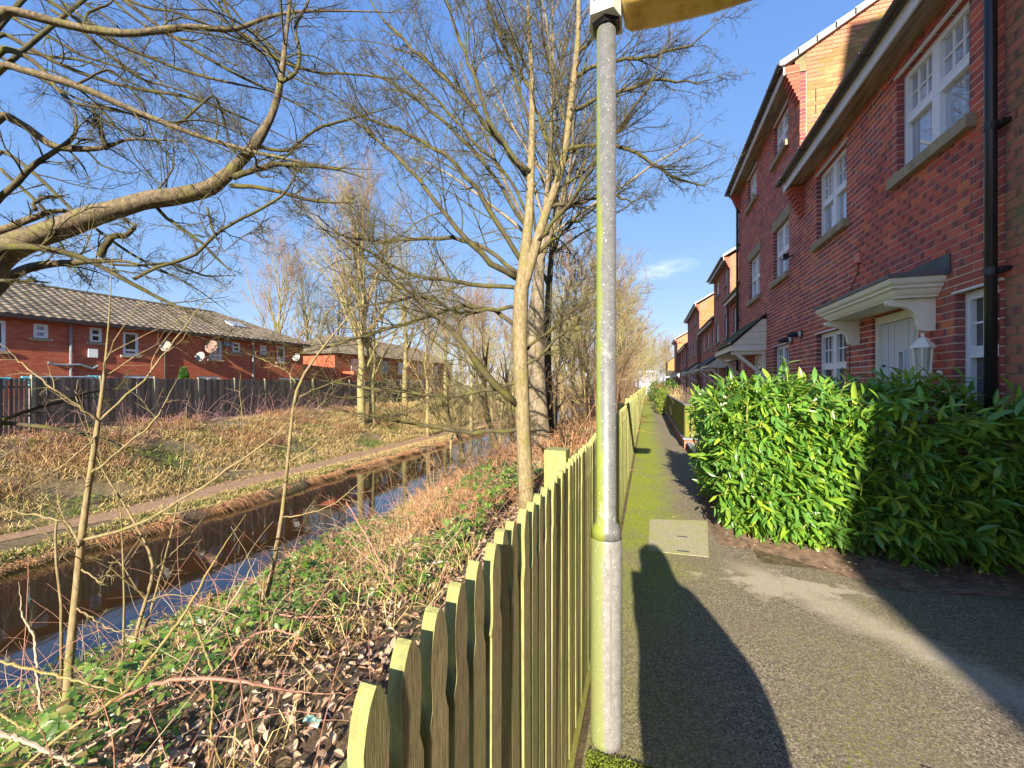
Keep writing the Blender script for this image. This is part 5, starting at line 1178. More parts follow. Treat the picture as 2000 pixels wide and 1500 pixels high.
# --- the big old tree leaning in from the left
g = np.random.default_rng(21)
BT = thing('old_tree', 'old gnarled bare tree leaning in from the left with thick mossy limbs across the sky', 'tree', (-8.2, 2.2, -2.2))
tb_ = np.array([-8.0, 1.4, -2.3]); MB().tube([tb_, tb_ + (.05, .05, 1.5), tb_ + (.15, .1, 3.0), tb_ + (.1, .2, 4.8), tb_ + (.3, .3, 7.0), tb_ + (.2, .3, 10)], [.42, .34, .30, .24, .16, .05], 14).obj('trunk', BK_OLD, BT, smooth=True)
def tp(z): return tb_ + np.array([.12, .15, z])
LIMBS = [
 ([(0,490,60,5.0),(60,465,54,5.0),(100,450,50,5.1),(200,415,44,5.2),(250,397,40,5.3),(350,382,36,5.5),(430,365,30,5.6),(458,345,27,5.6),(466,308,22,5.6),(490,285,22,5.7),(520,270,20,5.7),(535,225,15,5.7),(550,160,14,5.7),(555,100,11,5.8),(567,0,10,5.9),(572,-120,7,6)], 1.9),
 ([(0,15,24,5.2),(60,30,24,5.3),(120,48,22,5.4),(200,62,20,5.5),(240,70,20,5.5),(275,70,18,5.6),(310,58,18,5.7),(350,48,16,5.8),(400,52,15,5.9),(440,62,14,5.9),(475,65,12,6),(480,50,11,6.1),(500,38,10,6.2),(530,28,9,6.3),(600,20,8,6.4),(700,22,6,6.6),(820,25,4,6.8)], 3.6),
 ([(0,120,22,4.9),(40,140,20,4.9),(100,150,19,5),(150,165,19,5),(200,188,18,5.1),(260,215,16,5.2),(330,245,14,5.3),(400,270,13,5.4),(470,290,11,5.5),(530,305,10,5.5),(580,315,8,5.6),(640,328,7,5.7),(760,332,4,5.9)], 3.0),
 ([(0,220,20,5.4),(50,245,20,5.5),(90,280,20,5.6),(120,292,18,5.6),(180,290,14,5.7),(212,290,11,5.8),(240,270,8,5.8),(290,273,7,5.9),(350,275,5,6),(420,282,3,6.1)], 2.6),
 ([(0,560,26,5.4),(30,532,26,5.4),(80,517,22,5.6),(170,511,16,5.8),(210,508,12,5.9),(250,510,8,6),(290,522,6,6.1),(340,540,4,6.2)], 1.7),
 ([(0,482,20,4.0),(70,482,19,4.0),(140,495,16,4.1),(190,515,14,4.2),(230,540,13,4.2),(270,560,11,4.3),(310,583,10,4.4),(350,600,9,4.4),(400,625,8,4.5),(462,655,5,4.6)], 1.9),
 ([(0,452,20,6.0),(60,427,18,6),(100,412,14,6.2),(165,412,8,6.4),(230,425,4,6.6)], 2.0),
 ([(0,385,16,5.2),(25,368,16,5.2),(55,330,15,5.3),(100,300,13,5.4),(148,268,9,5.6),(150,225,6,5.8),(120,170,4,6)], 2.3),
 ([(0,95,16,5.4),(45,100,14,5.4),(90,140,12,5.4),(115,180,10,5.2),(140,205,8,5.2),(200,210,7,5.2),(260,222,6,5.3),(330,245,6,5.3),(362,272,6,5.3),(382,310,5,5.3),(410,340,5,5.4),(448,352,5,5.5)], 3.2),
 ([(60,-20,12,6),(130,22,11,6),(200,75,10,6.2),(280,107,9,6.3),(360,140,8,6.4),(450,162,7,6.5),(520,176,5,6.7),(610,195,3,6.9)], 4.2),
 ([(200,-30,10,6.5),(270,20,10,6.6),(340,75,9,6.7),(450,140,8,6.9),(560,192,6,7),(680,260,4,7.2)], 4.6),
 ([(0,290,10,6.2),(60,330,10,6.2),(150,420,9,6.4),(260,500,7,6.5),(380,560,5,6.7),(460,620,3,6.9)], 2.4),
 ([(0,825,12,5.2),(100,835,12,5.3),(200,855,11,5.5),(258,884,9,5.6),(322,901,7,5.8)], .6),
 ([(0,822,10,5.6),(60,800,9,5.6),(120,785,7,5.8),(180,765,5,6),(250,757,3,6.2)], .8),
 ([(0,548,9,3.6),(50,548,8,3.6),(104,552,5,3.7)], 1.7),
 ([(0,60,12,7),(120,130,11,7.2),(240,170,9,7.5),(380,190,8,7.7),(500,240,6,8),(620,300,4,8.2)], 4.0),
]
SUBS = [
 [(458,345,15,5.6),(505,330,14,5.5),(540,320,13,5.5),(580,320,11,5.5),(650,328,8,5.6),(720,350,4,5.8)],
 [(450,362,12,5.6),(500,365,10,5.6),(550,375,9,5.6),(590,388,8,5.7),(640,395,7,5.8),(700,396,5,5.9)],
 [(490,285,9,5.7),(540,293,8,5.8),(560,300,7,5.8),(610,255,7,5.9),(650,240,7,6),(700,228,5,6.2),(780,205,4,6.4)],
 [(475,65,8,6),(510,92,8,6),(560,127,7,6.1),(620,142,6,6.3),(720,147,5,6.5),(820,160,3,6.7)],
 [(205,290,11,5.7),(200,262,11,5.7),(186,228,9,5.7),(178,200,7,5.8)],
 [(195,502,16,5.9),(205,475,16,5.9),(222,460,15,5.9),(245,462,13,5.9),(268,443,8,6),(245,428,7,6),(230,410,4,6)],
 [(262,545,8,4.3),(290,527,8,4.3),(340,512,8,4.4),(385,500,8,4.5),(408,466,8,4.5),(440,445,7,4.6),(500,412,7,4.7),(550,385,7,4.8),(572,355,6,4.9),(592,305,3,5)],
 [(405,405,6,4.6),(415,450,6,4.5),(437,490,3,4.6)], [(437,492,2,4.6),(470,465,2.5,4.7),(510,440,2,4.8),(530,390,2,5)],
 [(550,160,9,5.7),(582,145,9,5.8),(586,95,8,5.9),(575,50,7,6),(600,10,6,6.2),(620,-50,4,6.4)],
 [(70,412,9,6),(64,396,8,6),(90,385,8,6),(136,380,5,6.1)],
 [(210,515,6,5.9),(260,520,6,6),(330,512,5,6.2),(400,540,5,6.4),(462,538,5,6.5)],
 [(300,400,9,5.5),(330,430,8,5.6),(390,470,7,5.8),(440,520,6,6),(462,540,3,6)],
 [(0,330,8,7),(80,400,7,7.2),(120,480,6,7.3),(180,560,4,7.5)], [(220,60,7,5.6),(165,45,6,5.8),(170,25,6,6),(220,5,5,6.2),(235,-30,4,6.3)],
 [(150,165,6,5),(215,130,5,5.3),(280,200,5,5.5),(300,270,4,5.7),(350,330,3,6)], [(340,250,6,5.4),(420,180,5,5.8),(440,240,5,6),(452,310,3,6)],
]
for i in range(13):
    x0_, y0_, d_ = -60 + i*36 + R.uniform(-15, 15), -40 + R.uniform(-10, 150)*(i < 7), R.uniform(5.8, 8.2); dx, dy = R.uniform(300, 470), R.uniform(170, 300); w_ = R.uniform(5, 9)
    SUBS.append([(x0_ + dx*t_ + R.gauss(0, 7), y0_ + dy*(t_**R.uniform(.85, 1.15)) + 22*math.sin(t_*5 + i), w_*(1.1 - t_*.85), d_ + .5*t_) for t_ in (0, .12, .25, .38, .5, .62, .75, .88, 1)])
tl = []
for lst, z0 in LIMBS:
    pts, rad = traced(lst, 20); rad = rad*(.82 if lst[0][2] > 28 else .66); s0 = tp(z0); k = 5; pre = np.stack([s0 + (pts[0]-s0)*(i/k) + np.array([0, 0, .15*math.sin(i/k*3.14)]) for i in range(k)]); w0 = rad[0]
    pts2 = np.concatenate([pre, pts]); rad2 = np.r_[np.linspace(w0*1.5, w0, k), rad]
    jit = G.normal(0, 1, pts2.shape)*rad2[:, None]*.12; jit[0] = 0
    bark_tube(pts2 + jit*.6, rad2).obj('limb', BK_OLD if w0 > .04 else BK_TW, BT, smooth=True); tl.append((pts, rad))
for lst in SUBS:
    pts, rad = traced(lst, 20); rad = rad*.8; MB().tube(pts + G.normal(0, 1, pts.shape)*rad[:, None]*.15, rad, 7).obj('branch', BK_TW, BT, smooth=True); tl.append((pts, rad))
tp_, tr_ = np.stack([a for a, b_ in tl]), np.stack([b_ for a, b_ in tl])
lv = crown(g, tp_, np.minimum(tr_, .035), [dict(cnt=10, n=9, wob=.17, lf=(.22, .5), lmax=1.9, rf=.42, k=4, ang=(.5, 1.2), rmin=.005, flat=.3), dict(cnt=8, n=5, wob=.18, lf=(.35, .65), rf=.55, k=3, rmin=.0028), dict(cnt=6, n=3, wob=.26, lf=(.4, .8), rf=.55, k=3, rmin=.0016)])
mb = MB(); crown_mesh(mb, lv[:2]); mb.obj('small_branches', BK_TW, BT, smooth=True, kind='stuff')
mb = MB(); crown_mesh(mb, lv[2:]); mb.obj('twigs', BK_TW, BT, kind='stuff')

# --- the slender pale tree behind the fence, with a second leader
g = np.random.default_rng(5); D1 = 5.9
T1 = thing('slender_tree', 'slender pale-barked bare tree rising just behind the picket fence, left of the lamp post', 'tree', tuple(P(1030, 985, D1)))
tr0 = traced([(1036,1100,34,D1),(1031,1040,31,D1),(1028,985,30,D1),(1025,900,30,D1),(1020,800,30,D1),(1016,700,30,D1),(1015,620,31,D1),(1018,560,30,D1),(1026,500,24,D1),(1035,400,19,D1),(1038,300,16,D1+.1),(1040,200,13,D1+.1),(1036,100,11,D1+.2),(1030,0,9,D1+.2),(1022,-200,5,D1+.3)], 34)
tr1 = traced([(1020,575,22,D1),(1045,485,24,D1-.05),(1065,412,21,D1-.1),(1086,368,19,D1-.1),(1104,300,16,D1-.1),(1115,200,16,D1-.2),(1125,120,14,D1-.2),(1131,50,12,D1-.3),(1128,-60,9,D1-.3),(1120,-220,5,D1-.3)], 22)
bark_tube(tr0[0], tr0[1]*np.interp(np.arange(34), [0, 14, 34], [1, .9, .75]), 18, .04).obj('trunk', BK_PALE, T1, smooth=True); MB().tube(tr1[0], tr1[1]*.8, 10).obj('second_leader', BK_PALE, T1, smooth=True)
BR = [
 [(1012,792,14,5.9),(985,775,15,5.8),(950,735,15,5.7),(925,700,14,5.6),(900,660,13,5.6),(880,648,11,5.6),(850,610,9,5.6),(790,565,8,5.7),(760,545,7,5.8),(700,500,6,6),(650,462,5,6.2),(590,415,3,6.4)],
 [(1012,545,12,5.9),(964,516,12,5.7),(924,480,11,5.6),(892,440,10,5.6),(856,408,9,5.6),(832,372,9,5.6),(800,328,8,5.7),(776,304,7,5.8),(740,276,6,5.9),(700,240,5,6),(640,190,3,6.2)],
 [(1010,532,9,6),(940,476,9,6.2),(892,464,8,6.4),(820,464,7,6.6),(740,472,6,6.9),(690,466,5,7),(600,440,3,7.2)],
 [(1014,562,9,6),(940,556,9,6.2),(860,548,8,6.4),(780,532,7,6.7),(724,492,6,6.9),(660,455,4,7),(560,380,3,7.2)],
 [(1022,516,10,5.9),(956,412,10,5.8),(924,360,10,5.8),(880,312,9,5.9),(840,280,8,6),(780,256,7,6.2),(724,236,6,6.4),(620,180,3,6.6)],
 [(1034,335,10,5.9),(996,304,10,5.9),(972,256,9,6),(948,224,9,6),(932,160,8,6.1),(908,104,7,6.2),(880,32,6,6.3),(860,-60,4,6.5)],
 [(1104,295,8,5.8),(1156,280,7,5.7),(1232,288,7,5.6),(1272,316,6,5.6),(1324,348,5,5.6),(1372,364,4,5.6),(1420,336,2,5.6)],
 [(1113,215,8,5.7),(1188,188,7,5.6),(1260,160,6,5.5),(1300,152,5,5.5),(1360,164,3.5,5.5),(1422,146,2,5.5)],
 [(1120,150,8,5.7),(1188,120,7,5.6),(1270,110,6,5.5),(1348,92,4,5.4),(1400,46,2.5,5.4),(1428,15,2,5.4)],
 [(1068,405,8,5.8),(1130,395,7,5.7),(1196,380,6,5.6),(1240,393,4,5.5),(1268,382,2,5.5)],
 [(1050,470,8,5.8),(1110,400,8,5.6),(1170,300,7,5.4),(1230,220,6,5.3),(1280,150,5,5.2),(1310,60,3,5.2)],
 [(1012,838,9,6),(940,846,10,6.2),(860,838,9,6.4),(800,824,7,6.6),(740,815,6,6.8),(640,800,3,7)],
 [(1014,745,9,6),(964,760,8,6.2),(880,776,8,6.4),(780,764,7,6.7),(676,752,6,7),(600,735,3,7.2)],
 [(1016,640,9,6),(960,600,9,6),(880,600,8,6.1),(800,630,8,6.2),(700,660,6,6.4),(600,690,4,6.6),(520,700,3,6.8)],
 [(1016,600,8,6),(950,605,8,5.9),(900,615,7,5.9),(820,575,6,6),(720,600,5,6.2),(640,585,3,6.3)],
 [(1036,360,9,6),(980,280,9,6.2),(900,180,8,6.4),(820,110,7,6.6),(740,30,6,6.8),(700,-40,4,7)],
 [(1026,440,8,6.1),(960,330,8,6.4),(860,230,7,6.8),(780,170,6,7),(680,120,4,7.3)],
 [(1038,250,7,6),(1000,130,7,6.1),(960,30,6,6.2),(930,-80,4,6.3)], [(1090,350,7,5.9),(1060,250,7,6),(1010,120,6,6.1),(985,0,5,6.2)],
 [(1020,520,8,6.2),(1100,450,7,6.8),(1170,400,6,7.2),(1240,360,4,7.5)], [(1018,690,6,6),(1080,640,6,6.2),(1130,600,5,6.4),(1180,540,3,6.6)],
 [(1016,720,7,5.9),(1050,700,7,5.8),(1090,655,6,5.8),(1120,640,5,5.8),(1150,570,3,5.8)],
 [(1030,420,6,6),(1000,350,6,6),(940,290,6,6),(850,190,5,6.1),(720,80,4,6.3)], [(1110,260,6,5.8),(1080,160,6,5.9),(1060,60,5,6),(1050,-40,4,6)],
 [(1125,110,6,5.7),(1170,60,6,5.5),(1200,20,5,5.4),(1230,-40,4,5.3)], [(1086,370,6,5.8),(1150,330,6,6.2),(1220,240,5,6.5),(1280,180,3,6.8)],
]
tl = [(tr0[0][14:34], tr0[1][14:34]), (tr1[0][2:22], tr1[1][2:22])]
for lst in BR:
    pts, rad = traced(lst, 20); pts = pts + np.r_[np.zeros((1, 3)), G.normal(0, .012, (19, 3))]
    MB().tube(pts, rad, 6).obj('branch', BK_TW, T1, smooth=True); tl.append((pts, rad))
tp_, tr_ = np.stack([a for a, b_ in tl]), np.stack([b_ for a, b_ in tl])
lv = crown(g, tp_, np.minimum(tr_, .03), [dict(cnt=19, n=8, wob=.12, up=.04, lf=(.22, .5), lmax=1.7, rf=.42, k=3, ang=(.4, 1.0), rmin=.005), dict(cnt=9, n=5, wob=.14, up=.05, lf=(.35, .65), rf=.55, k=3, rmin=.003), dict(cnt=5, n=2, wob=.16, up=.06, lf=(.35, .6), rf=.55, k=3, rmin=.002)])
mb = MB(); crown_mesh(mb, lv[:2]); mb.obj('small_branches', BK_TW, T1, smooth=True, kind='stuff')
mb = MB(); crown_mesh(mb, lv[2:]); mb.obj('twigs', BK_TW, T1, kind='stuff')

# --- generic bare trees for the wood beyond
def gen_tree(seed, h, r0, nl, asc, spread, dens, lean=(0, 0)):
    g = np.random.default_rng(seed); n = 18
    z = np.linspace(0, 1, n); tr = np.stack([np.cumsum(g.normal(0, .012*h, n))*z + lean[0]*z, np.cumsum(g.normal(0, .012*h, n))*z + lean[1]*z, z*h], 1)[None]; rr = (r0*(1-z*.93))[None]
    l1 = crown(g, tr, rr, [dict(cnt=nl, t0=.16, t1=.95, ang=asc, lf=spread, n=12, wob=.07, up=.09, rf=.5, k=5, rmin=.02, taper=.2)])
    l2 = crown(g, l1[0][0], l1[0][1], [dict(cnt=dens[0], n=7, wob=.1, up=.05, lf=(.3, .55), rf=.5, k=3, rmin=.013, ang=(.35, .8)), dict(cnt=dens[1], n=4, wob=.12, up=.05, lf=(.35, .6), rf=.5, k=3, rmin=.0085, ang=(.35, .9)), dict(cnt=dens[2], n=2, wob=.15, up=.05, lf=(.35, .6), rf=.55, k=3, rmin=.006)])
    tm = MB(); v, q = tube_arrays(tr, rr, 10); tm.add(v, q)
    lm_ = MB(); crown_mesh(lm_, l1); cm_ = MB(); crown_mesh(cm_, l2)
    return tm.mesh('trunk', BK_BG, True), lm_.mesh('limbs', BK_BG, True), cm_.mesh('crown', BK_RED if seed % 2 else BK_BG)
TYPES = [gen_tree(31, 15, .24, 26, (.3, .55), (.5, .8), (9, 6, 4)), gen_tree(32, 15, .30, 24, (.35, .7), (.5, .75), (9, 6, 4)),
         gen_tree(33, 10, .13, 24, (.3, .9), (.4, .7), (8, 6, 4)), gen_tree(34, 9, .11, 26, (.5, 1.1), (.35, .6), (8, 6, 4))]
def place_tree(typ, px, d, label, sc=1.0, rz=0, group='bare trees of the wood beyond', xy=None, name='bare_tree', mat=None):
    p_ = P(px, 750, d) if xy is None else Vector((*xy, 0)); z = tz(p_[0], p_[1]) - .05
    t_ = thing(name, label, 'tree', (p_[0], p_[1], z), rz, group); t_.scale = (sc, sc, sc); LOCAL.add(t_.name)
    for nme, me in zip(('trunk', 'limbs', 'crown'), TYPES[typ]):
        o = link(nme, me, t_)
        if nme == 'crown': o['kind'] = 'stuff'
    return t_
LOCAL = set()
BG = [
 (0, 548, 44, 'pale many-stemmed bare tree standing behind the right end of the terrace roof', 1.0), (1, 600, 47, 'bare tree just right of the many-stemmed one behind the terrace roof', .95),
 (1, 706, 27, 'pale double-trunked bare tree at the right end of the board fence', .92), (0, 727, 28, 'slimmer pale tree touching the double-trunked one', .95),
 (0, 655, 52, 'thin bare tree between the two brick houses beyond the canal', .9), (1, 790, 38, 'bare tree in front of the second brick house', .85),
 (2, 835, 30, 'small twiggy tree on the towpath bank left of the slender pale tree', 1.0), (3, 880, 26, 'bushy bare tree overhanging the far canal edge', .8),
 (2, 920, 33, 'bare tree on the far bank where the canal narrows', 1.1), (1, 870, 48, 'tall bare tree behind the canal bend', .85),
 (0, 960, 42, 'upright bare tree behind the canal bend, next to the slender tree trunk', .8), (3, 975, 24, 'low bushy tree at the water beside the grey trunk', .75),
 (2, 1000, 34, 'bare tree hidden mostly by the slender pale trunk', 1.05), (1, 1100, 30, 'tall bare tree directly left of the lamp post, in the wood', .62),
 (3, 1085, 18, 'dense twiggy thorn tree right of the grey trunk', .85), (2, 1120, 20, 'bare thicket tree between the grey trunk and the lamp post', .9),
 (3, 1145, 15.5, 'dark twiggy bush-like tree just left of the lamp post', .6), (2, 1150, 26, 'bare thicket tree seen right behind the lamp post', 1.0),
 (3, 1188, 23, 'twiggy brown tree just right of the lamp post', .95), (2, 1205, 29, 'taller brown bare tree right of the lamp post', 1.0),
 (3, 1219, 36, 'brown twiggy tree halfway along the fence', 1.05), (2, 1229, 44, 'bare tree leaning over the fence far along the path', 1.05),
 (3, 1238, 54, 'hazy brown tree towards the far end of the fence', 1.1), (2, 1246, 66, 'pale bare tree at the far end of the fence', 1.1),
 (1, 1275, 98, 'tall bare tree behind the cream end wall', .72), (0, 1305, 105, 'bare tree behind the orange end house, left one', .78), (1, 1335, 112, 'bare tree behind the orange end house, right one', .85), (3, 1258, 84, 'low brown tree beside the cream end wall', 1.1),
 (2, 1172, 38, 'bare tree deep in the wood behind the lamp post', 1.1), (0, 1060, 40, 'upright bare tree deep in the wood behind the grey trunk', .72),
]
BG += [(2, 1215, 72, 'brown tree in the second row of the wood far along the fence, left one', 1.0), (3, 1232, 78, 'brown tree in the second row of the wood far along the fence, right one', 1.1),
 (2, 1262, 120, 'distant brown tree above the cream wall, left one', 1.25), (3, 1282, 118, 'distant brown tree above the cream wall, middle one', 1.4), (2, 1296, 125, 'distant brown tree above the cream wall, right one', 1.35), (3, 1318, 122, 'distant brown tree behind the orange end house roof', 1.5),
 (3, 1270, 96, 'small brown tree just behind the cream wall', 1.0), (3, 1180, 60, 'low tree in the far depth of the wood, right of the lamp post', 1.2), (2, 1130, 50, 'thicket tree in the far depth of the wood, left of the lamp post', 1.2), (3, 1020, 60, 'distant low tree beyond the canal, left of the grey trunk', 1.3),
 (3, 940, 62, 'distant low tree at the far end of the towpath', 1.3), (2, 900, 70, 'distant tree above the second brick house, right end', 1.4), (3, 1095, 70, 'distant low tree right of the dark trunk', 1.4), (3, 860, 66, 'distant bushy tree right of the second brick house', 1.3)]
for i, (ty, px, d, lab, sc) in enumerate(BG): place_tree(ty, px, d, lab, sc, i*1.7, name='thicket_tree' if ty > 1 else 'bare_tree')

# grey trunk tree behind the slender one
T2 = thing('grey_tree', 'stout grey-barked tree leaning behind the slender pale trunk', 'tree', tuple(P(1053, 880, 12.5)))
a = traced([(1060,905,60,12.5),(1054,870,46,12.5),(1050,800,39,12.5),(1045,720,37,12.5),(1046,640,37,12.5),(1050,560,22,12.5),(1058,480,17,12.6),(1070,380,12,12.7),(1078,260,9,12.8),(1080,100,6,12.9),(1078,-80,4,13)], 26)
MB().tube(a[0], a[1], 14).obj('trunk', BK_GREY, T2, smooth=True)
g = np.random.default_rng(77); l1 = crown(g, a[0][None], a[1][None], [dict(cnt=26, t0=.3, t1=.97, ang=(.4, .8), lf=(.3, .5), n=11, wob=.08, up=.06, rf=.45, k=5, rmin=.02)])
l2 = crown(g, l1[0][0], l1[0][1], [dict(cnt=8, n=7, wob=.1, up=.05, lf=(.3, .55), rf=.5, k=3, rmin=.008), dict(cnt=7, n=3, wob=.12, up=.05, lf=(.35, .6), rf=.5, k=3, rmin=.005), dict(cnt=4, n=2, wob=.15, lf=(.35, .6), rf=.6, k=3, rmin=.003)])
mb = MB(); crown_mesh(mb, l1); mb.obj('limbs', BK_GREY, T2, smooth=True); mb = MB(); crown_mesh(mb, l2); mb.obj('crown', BK_TW, T2, kind='stuff')
T3 = thing('dark_tree', 'dark trunk close behind the stout grey tree', 'tree', tuple(P(1069, 880, 13.6)))
a = traced([(1074,890,26,13.6),(1070,800,22,13.6),(1067,700,17,13.6),(1072,560,12,13.6),(1085,400,8,13.7),(1110,200,5,13.8),(1120,60,3,13.9)], 22)
MB().tube(a[0], a[1], 10).obj('trunk', bark('dark_bark', (.05, .04, .03), (.12, .09, .06), (.07, .08, .02), .5), T3, smooth=True)
l1 = crown(g, a[0][None], a[1][None], [dict(cnt=20, t0=.35, ang=(.4, .9), lf=(.3, .5), n=9, wob=.08, up=.05, rf=.5, k=4, rmin=.015), dict(cnt=8, n=6, wob=.1, up=.05, lf=(.3, .55), rf=.5, k=3, rmin=.008), dict(cnt=6, n=3, wob=.12, lf=(.35, .6), rf=.5, k=3, rmin=.005)])
mb = MB(); crown_mesh(mb, l1); mb.obj('crown', BK_TW, T3, kind='stuff')
# leaning stems at the water by the bend
for i, (lst, lab) in enumerate([([(985,905,16,17),(965,860,13,17),(948,800,11,17),(945,740,9,17),(955,660,6,17)], 'thin stem leaning from the near bank over the narrow end of the canal'), ([(1000,880,12,19),(998,820,10,19),(992,760,8,19),(985,690,5,19)], 'thin upright stem at the water behind the leaning one'), ([(905,905,9,16),(900,860,9,16),(880,820,7,16),(860,780,5,16)], 'short crooked stem standing at the canal edge, leftmost of the waterside stems')]):
    s_ = thing('waterside_stem', lab, 'tree', tuple(P(lst[0][0], lst[0][1], lst[0][3])), group='thin stems at the narrow end of the canal'); a = traced(lst, 14); MB().tube(a[0], a[1], 7).obj('trunk', BK_TW, s_, smooth=True)
    l1 = crown(g, a[0][None], a[1][None], [dict(cnt=12, t0=.3, ang=(.5, 1), lf=(.3, .6), n=7, wob=.12, rf=.5, k=3, rmin=.01), dict(cnt=6, n=4, wob=.15, lf=(.4, .6), rf=.5, k=3, rmin=.006)]); mb = MB(); crown_mesh(mb, l1); mb.obj('crown', BK_TW, s_, kind='stuff')

# ------------------------------------------------------------------ saplings on the near bank
def sapling(label, stem, brs, dens=(5, 4), seed=0, name='sapling'):
    g = np.random.default_rng(seed); s_ = thing(name, label, 'sapling', tuple(P(stem[0][0], stem[0][1], stem[0][3])), group='saplings on the near bank')
    stem = [(x, y, w*.74, d) for x, y, w, d in stem]; brs = [[(x, y, w*.72, d) for x, y, w, d in b_] for b_ in brs]; a = traced(stem, 20); pts, rad = a
    zb = tz(pts[0][0], pts[0][1]); 
    if pts[0][2] > zb + .02: pts = np.r_[[[pts[0][0], pts[0][1], zb - .05]], pts]; rad = np.r_[rad[0]*1.1, rad]
    MB().tube(pts, rad, 9).obj('trunk', BK_SAP, s_, smooth=True); tl = [(a[0], a[1])]
    for b_ in brs: q = traced(b_, 20); MB().tube(q[0] + np.r_[np.zeros((1, 3)), g.normal(0, .006, (19, 3))], q[1], 5).obj('branch', BK_SAP, s_, smooth=True); tl.append(q)
    l1 = crown(g, np.stack([q[0] for q in tl]), np.minimum(np.stack([q[1] for q in tl]), .012), [dict(cnt=dens[0], n=7, wob=.12, up=.03, lf=(.2, .45), rf=.5, k=4, rmin=.0022, ang=(.5, 1.1), lmax=.9), dict(cnt=dens[1], n=4, wob=.14, lf=(.3, .6), rf=.6, k=3, rmin=.0013)])
    mb = MB(); crown_mesh(mb, l1); mb.obj('twigs', BK_SAP, s_, kind='stuff')
sapling('tallest foreground sapling, a tan stem rising through the left of the view', [(138,1480,21,3.1),(131,1400,21,3.1),(131,1330,20,3.15),(140,1250,19,3.2),(150,1150,17,3.2),(158,1060,17,3.2),(170,970,14,3.2),(185,870,13,3.2),(200,770,9,3.2),(208,690,7,3.2),(215,600,5,3.2),(220,480,2.5,3.2)],
 [[(160,1055,9,3.2),(230,1040,8,3.1),(300,1010,8,3),(360,975,7,2.9),(440,920,7,2.8),(500,880,6,2.8),(560,832,5,2.8),(590,768,3,2.8)], [(160,1065,7,3.2),(130,1018,6,3.3),(60,1003,5,3.4),(0,997,4,3.5)],
  [(195,822,7,3.2),(150,790,6,3.1),(100,755,5,3),(50,715,4,3),(0,672,3,3)], [(196,820,7,3.2),(250,770,6,3.3),(300,720,5,3.4),(340,670,4.5,3.5),(380,610,3,3.6),(445,538,2,3.7)],
  [(178,925,7,3.2),(230,882,6,3.1),(300,828,6,3),(335,755,4,3),(348,735,3,3)], [(148,1186,5,3.2),(192,1216,4,3.1),(224,1232,3.5,3),(290,1228,2.5,3)], [(160,1112,5,3.2),(200,1140,4,3.1),(220,1094,3,3.1)],
  [(190,850,5,3.2),(130,905,4,3),(60,950,3,2.9),(0,985,2,2.8)]], (7, 4), 1)
sapling('forked grey sapling right of the tallest one, bending left as it rises', [(248,1345,10,3.4),(260,1260,9,3.4),(280,1188,9,3.4),(300,1124,8,3.4),(304,1100,8,3.4),(280,1052,6,3.4),(248,992,5,3.4),(200,920,4,3.4),(150,800,3,3.4)],
 [[(300,1120,4,3.4),(318,1098,4,3.5),(360,1060,3,3.6),(400,1010,2.5,3.7)]], (6, 3), 2)
sapling('thin straight sapling right of the forked one', [(262,1300,7,3.7),(296,1188,6,3.7),(320,1100,5,3.7),(340,1020,4,3.7),(360,900,3,3.7),(366,760,2,3.7)], [], (6, 3), 3)
sapling('sapling in the middle of the near bank, in front of the canal, forking high up', [(512,1200,13,4.6),(520,1168,13,4.6),(536,1092,12,4.6),(552,1004,10,4.6),(562,900,9,4.6),(568,840,8,4.6),(574,780,8,4.6),(578,748,8,4.6),(602,717,6,4.6),(647,657,5,4.6),(693,605,4,4.6),(760,500,2,4.6)],
 [[(578,748,5,4.6),(560,724,4,4.6),(520,705,4,4.5),(483,689,2,4.4)], [(560,905,5,4.6),(600,880,4,4.5),(640,850,3,4.4),(700,790,2,4.4)], [(552,1010,4,4.6),(600,1005,4,4.4),(660,980,3,4.3),(735,915,2,4.2)]], (6, 4), 4)
sapling('thin twiggy stem leftmost on the near bank beside the water', [(120,1180,7,4.4),(110,1100,6,4.4),(108,1040,5,4.4),(120,960,3,4.4)], [[(110,1060,3,4.4),(60,1020,2.5,4.4),(20,990,2,4.4)]], (5, 3), 5)
sapling('straight thin stem growing from the brambles at the lower left', [(240,1270,5,4.0),(243,1180,5,4),(240,1080,4,4),(236,1000,3,4),(230,900,2,4)], [], (5, 3), 6)
sapling('short stump-like stem among the bramble leaves in the middle of the near bank', [(508,1300,14,3.6),(510,1240,13,3.6),(512,1190,9,3.6),(516,1120,4,3.6)], [], (3, 3), 8)

# ------------------------------------------------------------------ brambles, litter, dry growth
def zs_(x, y): return terrain_z(x, y)
BB = thing('bramble_bush', 'tangle of green bramble leaves and arching canes between the picket fence and the canal', 'bush', (-4, 4, -1))
g = np.random.default_rng(99)
K = 3000; bx, by = [], []
while len(bx) < K:
    y = g.uniform(.3, 17)**1.0; lim = -1.9 - .25*math.sin(y*1.3) + max(0, (y-4.5))*.10
    lim = min(lim, -.9); x = lim - (7.3 + lim)*g.random()**1.25; 
    if y > 8 and g.random() < .55: continue
    if math.sin(x*1.9 + y*.8) + math.sin(y*1.5 - x) < -.9 + .9*g.random() - (.3 if y < 4 else 0): continue
    bx.append(x); by.append(y)
bx, by = np.array(bx), np.array(by); bh = g.uniform(.05, .36, K)*np.clip((bx + 8.6)/3, .3, 1)*(1 + .5*np.sin(bx*2+by)); bz = zs_(bx, by) + np.abs(bh)
C5, D5, N5, L5 = [], [], [], []
up0 = norm(g.normal(0, .35, (K, 3)) + np.array([.1, -.35, 1.0])); a0 = g.uniform(0, 6.283, K)
ref = norm(np.cross(up0, np.array([1., 0, 0]))); ref2 = np.cross(up0, ref)
